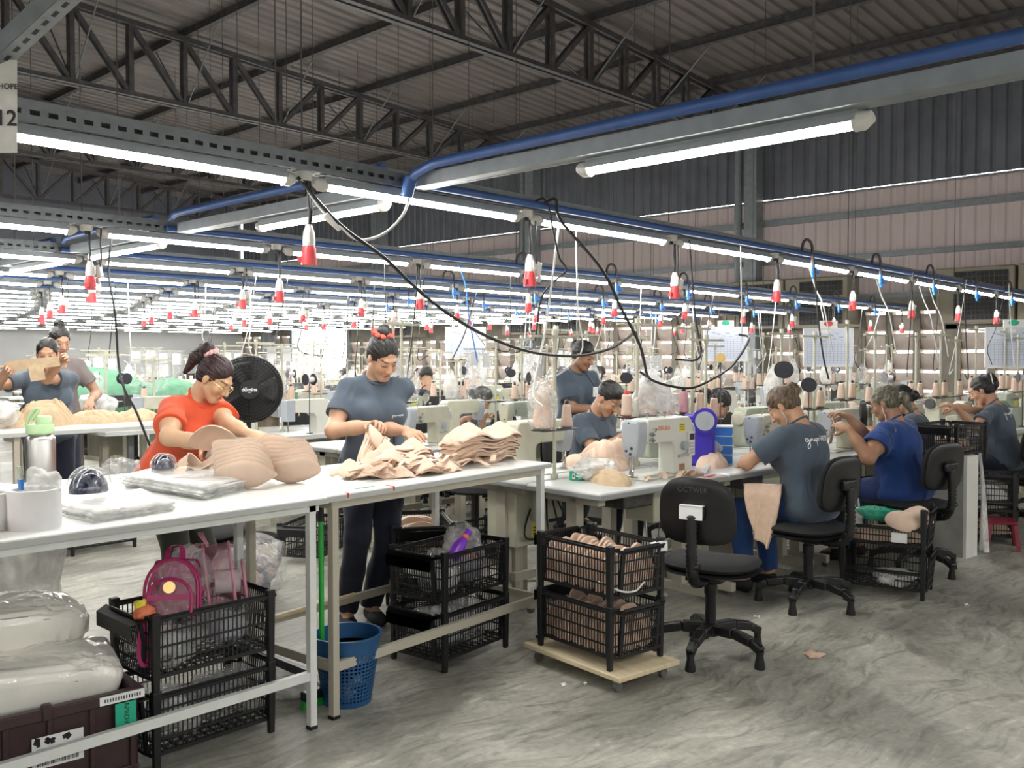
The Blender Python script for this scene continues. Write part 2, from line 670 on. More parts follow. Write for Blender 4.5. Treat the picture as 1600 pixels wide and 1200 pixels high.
def floor_mat():
    m, nt, b = new_mat('power-floated concrete')
    N, L = nt.nodes, nt.links
    tc = N.new('ShaderNodeTexCoord')

    def noise(scale, detail=6, dist=0., vec=None, rough=.55):
        n = N.new('ShaderNodeTexNoise')
        n.inputs['Scale'].default_value = scale
        n.inputs['Detail'].default_value = detail
        n.inputs['Distortion'].default_value = dist
        n.inputs['Roughness'].default_value = rough
        L.new(vec or tc.outputs['Object'], n.inputs['Vector'])
        return n
    warp = noise(.55, 3)
    wv = N.new('ShaderNodeVectorMath')
    wv.operation = 'MULTIPLY_ADD'
    wv.inputs[1].default_value = (1.1, 1.1, 0)
    L.new(warp.outputs['Color'], wv.inputs[0])
    L.new(tc.outputs['Object'], wv.inputs[2])
    mp = N.new('ShaderNodeMapping')
    mp.inputs['Rotation'].default_value = (0, 0, .6)
    mp.inputs['Scale'].default_value = (1.0, 4.2, 1)
    L.new(wv.outputs['Vector'], mp.inputs['Vector'])
    streak = noise(4.2, 10, .7, mp.outputs['Vector'], .62)
    blot = noise(.8, 6, .8)
    fine = noise(30, 6)
    r1 = N.new('ShaderNodeValToRGB')
    e = r1.color_ramp.elements
    e[0].position, e[0].color = .35, (.26, .26, .222, 1)
    e[1].position, e[1].color = .62, (.50, .49, .42, 1)
    x = r1.color_ramp.elements.new(.47)
    x.color = (.42, .41, .35, 1)
    x = r1.color_ramp.elements.new(.70)
    x.color = (.66, .645, .56, 1)
    L.new(streak.outputs['Fac'], r1.inputs['Fac'])
    r2 = N.new('ShaderNodeValToRGB')
    r2.color_ramp.elements[0].position, r2.color_ramp.elements[0].color = .40, (.50, .50, .50, 1)
    r2.color_ramp.elements[1].position, r2.color_ramp.elements[1].color = .62, (1, 1, 1, 1)
    L.new(blot.outputs['Fac'], r2.inputs['Fac'])
    mx = N.new('ShaderNodeMix')
    mx.data_type, mx.blend_type = 'RGBA', 'MULTIPLY'
    mx.inputs['Factor'].default_value = 1
    L.new(r1.outputs['Color'], mx.inputs['A'])
    L.new(r2.outputs['Color'], mx.inputs['B'])
    m2 = N.new('ShaderNodeMix')
    m2.data_type, m2.blend_type = 'RGBA', 'OVERLAY'
    m2.inputs['Factor'].default_value = .35
    L.new(mx.outputs['Result'], m2.inputs['A'])
    L.new(fine.outputs['Fac'], m2.inputs['B'])
    L.new(m2.outputs['Result'], b.inputs['Base Color'])
    rr = N.new('ShaderNodeMapRange')
    rr.inputs['To Min'].default_value = .30
    rr.inputs['To Max'].default_value = .55
    L.new(streak.outputs['Fac'], rr.inputs['Value'])
    L.new(rr.outputs['Result'], b.inputs['Roughness'])
    bp = N.new('ShaderNodeBump')
    bp.inputs['Strength'].default_value = .12
    bp.inputs['Distance'].default_value = .02
    L.new(streak.outputs['Fac'], bp.inputs['Height'])
    L.new(bp.outputs['Normal'], b.inputs['Normal'])
    return m


mb = MB()
mb.bx(XB, XW + .3, YB, YF + .2, -.12, 0)
struct(mb.build('floor', floor_mat(), smooth=False))


def ribs(y0, y1, period=.25, h=.04):
    """trapezoid rib profile: list of (along, height)"""
    out, y = [], y0
    while y < y1:
        out += [(y, 0), (y + period * .52, 0), (y + period * .64, h), (y + period * .88, h)]
        y += period
    return out


mb = MB()
pr_ = ribs(YB, YF + .3)
xs = [XB, 2, 8, 13, XW + .07]
vs = [(x, y, roof_z(x) + h) for x in xs for y, h in pr_]
n = len(pr_)
mb.add(vs, [(i * n + j, i * n + j + 1, (i + 1) * n + j + 1, (i + 1) * n + j) for i in range(len(xs) - 1) for j in range(n - 1)])
struct(mb.build('ceiling', M['roof'], smooth=False))


def wall_sheet(name, z0, z1, m, dx=0., period=.25):
    mb = MB()
    p = ribs(YB, YF, period, .035)
    n = len(p)
    vs = [(XW + dx + h, y, z) for z in (z0, z1) for y, h in p]
    mb.add(vs, [(j, n + j, n + j + 1, j + 1) for j in range(n - 1)])
    return struct(mb.build(name, m, smooth=False))


def translucent_sheet():
    m, nt, b = new_mat('translucent wall sheet')
    N, L = nt.nodes, nt.links
    b.inputs['Base Color'].default_value = (.27, .235, .23, 1)
    b.inputs['Roughness'].default_value = .45
    t = N.new('ShaderNodeBsdfTranslucent')
    tc = N.new('ShaderNodeTexCoord')
    nz = N.new('ShaderNodeTexNoise')
    nz.inputs['Scale'].default_value = 1.4
    L.new(tc.outputs['Object'], nz.inputs['Vector'])
    rp = N.new('ShaderNodeValToRGB')
    rp.color_ramp.elements[0].color = (.55, .46, .43, 1)
    rp.color_ramp.elements[1].color = (.66, .57, .54, 1)
    L.new(nz.outputs['Fac'], rp.inputs['Fac'])
    L.new(rp.outputs['Color'], t.inputs['Color'])
    mx = N.new('ShaderNodeMixShader')
    mx.inputs['Fac'].default_value = TRANSLUCE
    L.new(b.outputs['BSDF'], mx.inputs[1])
    L.new(t.outputs['BSDF'], mx.inputs[2])
    L.new(mx.outputs['Shader'], N['Material Output'].inputs['Surface'])
    return m


wall_sheet('wall_right', 4.77, 6.845, M['wall_dark'])
wall_sheet('wall_right', 2.62, 4.73, translucent_sheet(), dx=.02)


# the pierced louvre-block wall under the sheets, with the openings
CW, CH = .57, .335
blk = mat('painted louvre block', (.74, .64, .58), .75, 0, .1, 6, bump=.2, bscale=30)
post = mat('grey brown masonry', (.30, .27, .23), .8, 0, .15, 4, bump=.3, bscale=25)


def block_panel(y0, y1, z0, z1):
    mb = MB()
    ny, nz_ = max(1, round((y1 - y0) / CW)), max(1, round((z1 - z0) / CH))
    cw, ch = (y1 - y0) / ny, (z1 - z0) / nz_
    for i in range(ny + 1):
        mb.cur = 1
        mb.bx(XW - .02, XW + .20, y0 + i * cw - .065, y0 + i * cw + .065, z0, z1)
    mb.cur = 0
    for k in range(nz_):
        zb = z0 + k * ch

        def slat(u, v):
            # a curved vane: rises from the room side to the outside, leaving a slit at the top
            a = v
            return (XW + .02 + .13 * a * a, y0 + u * (y1 - y0), zb + .01 + (ch - .06) * a)
        for i in range(ny):
            ya, yb = y0 + i * cw + .065, y0 + (i + 1) * cw - .065
            vs, fs = [], []
            for q in range(6):
                a = q / 5
                x, z = XW + .01 + .12 * (1 - a) ** 2, zb + .012 + (ch - .075) * a
                vs += [(x, ya, z), (x, yb, z), (x + .02, yb, z), (x + .02, ya, z)]
            for q in range(5):
                o = q * 4
                for e in range(4):
                    fs.append((o + e, o + (e + 1) % 4, o + 4 + (e + 1) % 4, o + 4 + e))
            fs += [(3, 2, 1, 0), (20, 21, 22, 23)]
            mb.add(vs, fs)
            mb.bx(XW + .0, XW + .18, ya, yb, zb - .012, zb + .012)
    return struct(mb.build('window_1', [blk, post], smooth=False))


mb = MB()
for (y0, y1, z0, z1) in ((YB, YF, 0, .52), (YB, 5.7, 2.0, 2.62), (5.7, 7.25, 2.36, 2.62), (7.25, 9.9, 1.95, 2.62), (9.9, 13.8, 2.53, 2.62), (13.8, 23.7, 1.95, 2.62),
                         (23.7, 26.8, 2.8, 2.9), (26.8, YF, 2.2, 2.62), (9.2, 9.9, .52, 1.95), (15.4, 16, .52, 1.95), (YB, 3.2, .52, 2.0), (5.5, 5.7, .52, 2.36),
                         (7.25, 7.45, .52, 1.95), (13.75, 13.95, .52, 1.95)):
    mb.bx(XW - .03, XW + .2, y0, y1, z0, z1)
struct(mb.build('wall_right', post, smooth=False))
for y0, y1, z0, z1 in ((3.2, 5.5, .52, 2.0), (5.7, 7.25, .52, 2.36), (7.45, 9.2, .52, 1.95), (9.9, 13.75, .52, 2.53), (13.95, 15.4, .52, 1.95), (16, 23.6, .52, 1.95),
                       (26.9, 29.9, .52, 2.2)):
    block_panel(y0, y1, z0, z1)
# the big open doorway far back: frame only, daylight beyond
mb = MB()
for y in (23.6, 26.8):
    mb.bx(XW - .08, XW + .2, y - .06, y + .06, 0, 2.8)
mb.bx(XW - .08, XW + .2, 23.6, 26.8, 2.8, 2.92)
struct(mb.build('door_1', M['steel_grey']))
mb = MB()
for y in (9.5, 15.7, 21.8, 27.9):
    mb.bx(XW - .34, XW - .04, y - .14, y + .14, 0, 6.75)
    mb.cyl((XW - .22, y + .34, 0), (XW - .22, y + .34, 6.2), .08, 12)
for z, h in ((4.27, .13), (3.45, .10), (3.06, .05), (2.66, .10)):
    mb.bx(XW - .10, XW - .01, YB, YF, z - h / 2, z + h / 2)
    mb.bx(XW - .16, XW - .10, YB, YF, z + h / 2 - .02, z + h / 2)
mb.bx(XW - .05, XW + .06, YB, YF, 4.715, 4.745)
struct(mb.build('trim_1', M['steel_grey'], smooth=False))
mb = MB()
mb.bx(XB, XW, YF, YF + .2, 0, 3.2)
struct(mb.build('wall_far', mat('pale grey plaster', (.56, .57, .57), .8, 0, .04, 2), smooth=False))
mb = MB()
mb.bx(XB, XW, YF + .05, YF + .2, 3.2, 8.3)
struct(mb.build('wall_far', M['wall_dark'], smooth=False))
mb = MB()
mb.bx(XB - .2, XB, YB, YF + .2, 0, 8.3)
struct(mb.build('wall_left', mat('pale plaster', (.5, .5, .48), .8, 0, .05, 2), smooth=False))
mb = MB()
mb.bx(XB, XW, YB - .2, YB, 0, 8.3)
struct(mb.build('wall_back', mat('pale plaster wall', (.5, .5, .48), .8, 0, .05, 2), smooth=False))

# ---------------------------------------------------------------- roof steel
PX = [15.97 - 1.955 * i for i in range(10)]          # purlin lines
PX = [17.62] + PX
for i, x in enumerate(PX):
    z = roof_z(x)
    mb = MB()
    mb.bx(x - .025, x + .035, YB, YF, z - .15, z - .012)
    mb.bx(x - .045, x + .06, YB, YF, z - .152, z - .135)
    o = mb.build('roof_purlin', M['steel_dark'], smooth=False)
    tag(o, 'long dark steel roof purlin, %s in from the louvred wall' % ORD[i], 'purlin', 'roof purlins')


def truss(y, idx):
    t = thing('roof_truss', 'dark steel lattice roof truss, %s from the camera' % ORD[idx], 'truss', (0, y, 0), 0, 'roof trusses')
    zb = 5.97
    x0, x1 = -6.6, 15.95
    mb = MB()
    for s in (-1, 1):
        mb.bx(x0, x1, s * .075 - .02, s * .075 + .02, zb - .02, zb + .05)
        mb.bx(x0, x1, s * .075 - .045, s * .075 + .045, zb - .03, zb - .02)
    mb.build('bottom_chord', M['steel_dark'], t, smooth=False)
    mb = MB()
    for s in (-1, 1):
        mb.bar((x0, s * .07, roof_z(x0) - .2), (17.5, s * .07, roof_z(17.5) - .2), .05, .09)
    mb.build('top_chord', M['steel_dark'], t, smooth=False)
    xs = [15.95 - .978 * i for i in range(24)]
    for i, x in enumerate(xs):
        zt = roof_z(x) - .2
        mb = MB()
        for s in (-1, 1):
            mb.bx(x - .04, x + .04, s * .055 - .018, s * .055 + .018, zb, zt)
        mb.build('vertical', M['steel_dark'], t, smooth=False)
        if i + 1 < len(xs):
            xa, xb = (x, xs[i + 1])
            up_right = x < 10.3
            p, q = ((xa, 0, zb), (xb, 0, roof_z(xb) - .2)) if up_right else ((xb, 0, zb), (xa, 0, roof_z(xa) - .2))
            mb = MB()
            for s in (-1, 1):
                mb.bar((p[0], s * .045, p[2]), (q[0], s * .045, q[2]), .03, .075)
            mb.build('diagonal', M['steel_dark'], t, smooth=False)
    mb = MB()
    mb.bar((15.95, 0, zb), (17.55, 0, roof_z(17.5) - .15), .1, .08)
    mb.build('diagonal', M['steel_dark'], t, smooth=False)
    for x in PX[1:]:
        for s in (-1, 1):
            mb = MB()
            mb.cyl((x + .02, s * .08, zb + .06), (x + .02, s * 1.15, roof_z(x) - .13), .014, 6)
            mb.build('brace', M['galv'], t, smooth=False)
    return t


for i, y in enumerate((9.5, 15.6, 21.75, 27.9)):
    truss(y, i)

# ---------------------------------------------------------------- lamps, cable trays, air pipes, sockets
lamp_e = emit_mat('lit lamp diffuser', (1, .985, .94), LAMP)
ZL = 2.28


def lamp_of(length):
    def make():
        t = thing('hanging_tube_light', 'x', 'light')
        mb = MB()
        h = length / 2
        vs, fs = [], []
        for x in (-h + .06, h - .06):
            for k in range(9):
                a = PI + PI * k / 8
                vs.append((x, .029 * math.cos(a), .024 * math.sin(a)))
        fs = [(k, k + 1, 9 + k + 1, 9 + k) for k in range(8)]
        fs += [tuple(range(9)), tuple(range(9, 18))[::-1]]
        mb.add(vs, fs)
        mb.build('diffuser', lamp_e, t)
        mb = MB()
        mb.bx(-h + .05, h - .05, -.033, .033, 0, .022)
        mb.bx(-h + .05, h - .05, -.02, .02, .022, .04)
        mb.build('housing', M['steel_grey'], t, smooth=False)
        for s in (-1, 1):
            mb = MB()
            mb.tube([(s * (h - .062), 0, .002), (s * (h - .03), 0, .002), (s * h, 0, .012)], [.034, .033, .02], 10)
            mb.build('end_cap', M['white_plastic'], t)
        return t
    return Kind(make)


LK = {1.38: lamp_of(1.38), 1.24: lamp_of(1.24)}
ROWS = [3.5, 5.9, 7.66, 9.25, 10.55, 11.8, 12.8, 13.75, 14.8, 16.0, 17.3, 18.8, 20.5, 22.5, 24.8, 27.2]
ROWN = ['nearest light row'] + ['%s light row' % ORD[i] for i in range(1, 20)]


def tray(y, x0, x1, near, idx):
    t = thing('hanging_cable_tray', 'perforated steel cable tray carrying the %s' % ROWN[idx], 'cable tray', (0, y, 0), 0, 'cable trays over the sewing rows')
    zb, zt = 2.325, 2.40
    mb = MB()
    if near:
        for s in (-1, 1):
            yy = s * .05
            mb.bx(x0, x1, yy - .0015, yy + .0015, zb, zb + .022)
            mb.bx(x0, x1, yy - .0015, yy + .0015, zb + .040, zt)
            x = x0
            while x < x1:
                mb.bx(x, x + .028, yy - .0015, yy + .0015, zb + .022, zb + .040)
                x += .062
        mb.bx(x0, x1, -.05, -.028, zb - .0015, zb + .0015)
        mb.bx(x0, x1, -.012, .012, zb - .0015, zb + .0015)
        mb.bx(x0, x1, .028, .05, zb - .0015, zb + .0015)
        x = x0
        while x < x1:
            mb.bx(x, x + .028, -.028, -.012, zb - .0015, zb + .0015)
            mb.bx(x, x + .028, .012, .028, zb - .0015, zb + .0015)
            x += .062
        for s in (-1, 1):
            mb.bx(x0, x1, s * .05 - s * .012, s * .05, zt - .002, zt)
    else:
        mb.bx(x0, x1, -.05, .05, zb - .002, zb)
        for s in (-1, 1):
            mb.bx(x0, x1, s * .05 - .0015, s * .05 + .0015, zb, zt)
    mb.build('channel', M['galv'], t, smooth=False)
    mb = MB()
    for k in range(3):
        pts = [(x0 + (x1 - x0) * q / 30, -.02 + .02 * k, zb + .016 + .006 * math.sin(q * 1.3 + k)) for q in range(31)]
        mb.tube(pts, .009, 5)
    mb.build('cable_run', M['cable_black'], t)
    x = 2.4 if near else max(x0 + .5, .34 * y)
    k = 0
    while x < x1:
        mb = MB()
        mb.cyl((x, .03, zt), (x, .03, roof_z(x) - .1), .004 if near else .005, 5)
        mb.build('hanger_rod', M['steel_dark'], t, smooth=False)
        x += 2.96
    return t


def pipe(y, x0, x1, idx):
    t = thing('hanging_air_pipe', 'blue compressed-air pipe along the %s' % ROWN[idx], 'pipe', (0, y, 0), 0, 'blue compressed-air pipes')
    mb = MB()
    mb.cyl((x0, -.085, 2.345), (x1, -.085, 2.345), .021, 12)
    mb.build('run', M['blue_pipe'], t)
    return t


def drop(t, x, y, r=.07):
    """a swan-neck take-off with its valve, part of the pipe"""
    mb = MB()
    pts = [(x, -.085, 2.36)] + [(x + r - r * math.cos(PI * k / 8), -.085 - .02 * k / 8, 2.40 + r * .9 * math.sin(PI * k / 8)) for k in range(9)] + [(x + 2 * r, -.11, 2.26)]
    mb.tube(pts, .012, 8)
    g = mb.build('gooseneck', M['steel_dark'], t)
    mb = MB()
    mb.cyl((x + 2 * r, -.11, 2.27), (x + 2 * r, -.11, 2.19), .02, 10)
    mb.bar((x + 2 * r - .01, -.11, 2.24), (x + 2 * r + .07, -.13, 2.20), .02, .03)
    mb.cyl((x + 2 * r, -.11, 2.19), (x + 2 * r - .012, -.12, 2.15), .013, 8)
    mb.build('valve', M['blue_valve'], t)


def make_socket():
    t = thing('power_socket', 'x', 'socket')
    mb = MB()
    mb.lathe([(.0, 0.012), (.024, .012), (.031, .0), (.034, -.045), (.036, -.075), (.0, -.076)][::-1], (0, 0, 0), 14)
    mb.bx(-.05, -.03, -.012, .012, -.06, -.035)
    mb.build('collar', M['red_plastic'], t)
    mb = MB()
    mb.lathe([(.0, .105), (.014, .105), (.017, .09), (.024, .075), (.028, .03), (.027, .01), (.0, .01)][::-1], (0, 0, 0), 14)
    mb.bx(-.006, .006, -.032, -.024, .02, .07)
    mb.build('body', M['white_plastic'], t)
    mb = MB()
    mb.tube([(0, 0, .10), (.004, 0, .16), (-.003, .003, .22), (0, 0, .30)], .0065, 6)
    mb.tube([(.008, .004, .10), (.014, .006, .17), (.006, .003, .30)], .005, 6)
    mb.build('cord', M['cable_black'], t)
    return t


SOCK = Kind(make_socket)


def make_plug():
    t = thing('hanging_plug', 'x', 'plug')
    mb = MB()
    mb.box((0, 0, -.03), (.035, .03, .08), rotm(0, .25, 0))
    mb.box((.012, 0, -.085), (.022, .02, .04), rotm(0, .25, 0))
    mb.build('body', M['white_plastic'], t, bevel=.006)
    mb = MB()
    mb.tube([(-.008, 0, 0), (-.02, .0, .06), (-.012, .0, .14), (-.02, 0, .24)], .005, 6)
    mb.build('cord', M['cable_black'], t)
    return t


PLUG = Kind(make_plug)


def make_junction():
    t = thing('hanging_junction_box', 'x', 'junction box')
    mb = MB()
    mb.lathe([(0, 0), (.032, 0), (.038, .012), (.038, .04), (.0, .04)], (0, 0, 0), 14)
    mb.build('body', M['white_plastic'], t)
    mb = MB()
    mb.cyl((0, 0, .0), (0, 0, -.02), .014, 8)
    mb.build('gland', M['cable_black'], t)
    return t


JB = Kind(make_junction)

for ri, y in enumerate(ROWS):
    near = ri < 3
    xe = 16.6
    xs0 = -7.0 if ri < 2 else .30 * y
    tray(y, xs0 - .3, xe, ri < 3, ri)
    if ri < 6:
        p = pipe(y, 2.9 if ri else 2.9, xe - .3, ri)
        x = 7.15 if ri == 0 else 5.6 + .7 * ri
        while x < xe - 1 and ri < 5:
            drop(p, x, y)
            x += 1.45 if ri == 0 else 1.38
    pitch, ln = (1.48, 1.38) if ri == 0 else (1.37, 1.24)
    base = 3.13 - 1.48 * 6 if ri == 0 else 3.10 - 1.37 * (7 if ri == 1 else 4) + (.37 * ri if ri > 1 else 0)
    k = 0
    x = base
    while x + ln / 2 < xe:
        if x + ln / 2 > xs0:
            if x + .6 > .33 * y:
                k += 1
            LK[ln].at((x, y, ZL), 0, ('lit white tube lamp, %s from the left in the %s' % (ORD[k - 1], ROWN[ri])) if k else 'lit white tube lamp beyond the left edge of the photo in the ' + ROWN[ri], 'tube lamps in rows' if k else 'tube lamps beyond the left edge')
        x += pitch
    # sockets between the lamps
    if ri < 7:
        x = base + pitch / 2
        k = 0
        while x < xe - .3:
            if x > max(xs0, .33 * y):
                k += 1
                JB.at((x, y, 2.285), 0, 'round white junction box, %s from the left under the %s tray' % (ORD[k - 1], ROWN[ri]), 'junction boxes under the trays')
                dz = rng.uniform(-.04, .05)
                SOCK.at((x + .01, y - .02, 1.99 + dz * .6), rng.uniform(-1, 1), 'red and white power socket, %s from the left hanging under the %s' % (ORD[k - 1], ROWN[ri]), 'hanging power sockets')
                if ri < 4 and rng.random() < .75 and not (ri == 0 and k == 1):
                    PLUG.at((x + .07, y + rng.uniform(-.03, .03), 2.06 + dz), rng.uniform(-2, 2), 'small white plug beside the %s socket of the %s' % (ORD[k - 1], ROWN[ri]), 'small white plugs')
            x += pitch

# the cross line of lamps over the aisle, with its own tray and blue pipe
for i, (yc, nm) in enumerate(((1.83, 'in front of the nearest light row'), (4.32, 'between the nearest and second light rows'), (6.75, 'between the second and third light rows'),
                              (8.45, 'behind the third light row'), (9.95, 'behind the fourth light row'), (-.9, 'beside the camera, out over the near aisle'), (-3.4, 'behind the camera over the near aisle'))):
    LK[1.24].at((3.04, yc, ZL + .0), R(90), 'lit tube lamp crossing the aisle %s' % nm, 'tube lamps crossing the aisle')
spans = [(-6, 3.44, 'in front of the nearest light row')] + [(ROWS[i] + .07, ROWS[i + 1] - .12, 'between the %s and the next' % ROWN[i]) for i in range(4)]
for i, (ya, yb, nm) in enumerate(spans):
    t = thing('hanging_cable_tray', 'grey steel tray crossing the aisle %s' % nm, 'cable tray', (3.0, 0, 0), 0, 'trays crossing the aisle')
    mb = MB()
    for s in (-1, 1):
        mb.bx(s * .045 - .0015, s * .045 + .0015, ya, yb, 2.322, 2.382)
    mb.bx(-.045, .045, ya, yb, 2.320, 2.323)
    mb.bx(.030, .0405, ya, yb, 2.3185, 2.3200)
    mb.build('channel', M['steel_grey'], t, smooth=False)
    mb = MB()
    y = (ya + yb) / 2 if i else 1.4
    mb.cyl((0, y, 2.37), (0, y, roof_z(3) - .1), .004, 5)
    mb.build('hanger_rod', M['steel_dark'], t)
    t = thing('hanging_air_pipe', 'blue compressed-air pipe crossing the aisle %s' % nm, 'pipe', (2.9, 0, 0), 0, 'blue pipes crossing the aisle')
    mb = MB()
    if i == 0:
        mb.tube([(.0, -6, 2.42), (.0, 3.20, 2.40), (.0, 3.33, 2.37), (0, 3.385, 2.33), (.0, 3.395, 2.30)], .024, 12)
    else:
        mb.tube([(0, ya, 2.43), (0, yb - .08, 2.43), (0, yb - .02, 2.40)], .024, 12)
    mb.build('run', M['blue_pipe'], t)
    if i == 0:
        mb = MB()
        mb.cyl((0, 3.36, 2.36), (0, 3.395, 2.27), .030, 12)
        mb.build('elbow', M['blue_pipe'], t)
# unseen lamp rows added beside and behind the camera to brighten the foreground
for y, x0, x1, nm in ((1.0, -7, -.2, 'beside the camera'), (-1.2, -7, 16, 'just behind the camera'), (-4.6, -7, 16, 'at the back of the hall')):
    x, k = x0 + .7, 0
    while x < x1 - .7:
        LK[1.38].at((x, y, ZL), 0, 'added unseen fill tube lamp, %s along the row %s' % (ORD[k], nm), 'tube lamps in rows')
        k += 1
        x += 1.48
# ---------------------------------------------------------------- shared furniture kit
def slat_panel(mb, p, q, z0, z1, nslat, bars, t=.006, lean=0.):
    """open lattice wall from p to q (2-D), slats upright and horizontal bars; lean pushes the top outward"""
    p, q = Vector((p[0], p[1], 0)), Vector((q[0], q[1], 0))
    d = (q - p).normalized()
    nrm = Vector((d.y, -d.x, 0))

    def at(s, z):
        k = (z - z0) / (z1 - z0)
        v = p.lerp(q, s) + nrm * lean * k
        return Vector((v.x, v.y, z))
    for i in range(nslat):
        s = (i + .5) / nslat
        mb.bar(at(s, z0), at(s, z1), .0042, .0034, up=nrm)
    for k in range(bars):
        z = z0 + (z1 - z0) * k / (bars - 1)
        mb.bar(at(0, z), at(1, z), t, .0075 if 0 < k < bars - 1 else .014)


def make_crate(front_cut=False):
    def make():
        t = thing('basket_crate', 'x', 'crate')
        hx, hy, zb, zt = .245, .165, .055, .27
        m = M['black_plastic']
        for s, cut in ((-1, front_cut), (1, False)):
            mb = MB()
            slat_panel(mb, (-hx + .01, s * (hy - .006)) if s < 0 else (hx - .01, s * (hy - .006)), (hx - .01, s * (hy - .006)) if s < 0 else (-hx + .01, s * (hy - .006)),
                       zb, zt - (.11 if cut else 0), 25, 3 if cut else 5, .004, .004)
            zz = zt - (.11 if cut else 0)
            mb.bx(-hx, hx, s * hy - .012, s * hy + .012, zz - .012, zz)
            mb.build('long_side', m, t, smooth=False)
        for s in (-1, 1):
            mb = MB()
            a, b = (s * (hx + .01), -s * (hy - .05)), (s * (hx + .01), s * (hy - .05))
            slat_panel(mb, b if s < 0 else b, a if s < 0 else a, zb, zt, 15, 5, .006, -.02 if s < 0 else -.02)
            for e in (-1, 1):
                mb.bar((s * (hx + .006), e * (hy - .045), zb), (s * (hx + .026), e * (hy - .045), zt), .016, .012, up=(1, 0, 0))
                slat_panel(mb, (s * hx, e * hy), (s * (hx + .008), e * (hy - .045)), zb, zt, 3, 5, .006, 0)
            # the flared hand grip
            x0, x1, dr = s * (hx + .02), s * (hx + (.07 if s < 0 else .035)), .065 if s < 0 else .02
            mb.add([(x0, -hy - .012, zt), (x1, -hy + .02, zt - .012), (x1, hy - .02, zt - .012), (x0, hy + .012, zt),
                    (x0, -hy - .012, zt - .008), (x1, -hy + .02, zt - dr), (x1, hy - .02, zt - dr), (x0, hy + .012, zt - .008)],
                   [(0, 1, 2, 3), (1, 5, 6, 2), (3, 2, 1, 0), (2, 6, 5, 1)])
            mb.build('end_panel', m, t, smooth=False)
        mb = MB()
        for i in range(12):
            x = -hx + .02 + i * (2 * hx - .04) / 11
            mb.bx(x - .004, x + .004, -hy + .01, hy - .01, zb, zb + .006)
        for i in range(8):
            y = -hy + .02 + i * (2 * hy - .04) / 7
            mb.bx(-hx, hx, y - .004, y + .004, zb, zb + .005)
        mb.build('base', m, t, smooth=False)
        for a in (-1, 1):
            for b in (-1, 1):
                mb = MB()
                mb.box((a * (hx - .008), b * (hy + .002), .145), (.034, .03, .29), taper=.72)
                mb.build('corner_post', m, t, bevel=.004, smooth=False)
        return t
    return make


CRATE = Kind(make_crate())
BIN = Kind(make_crate(True))


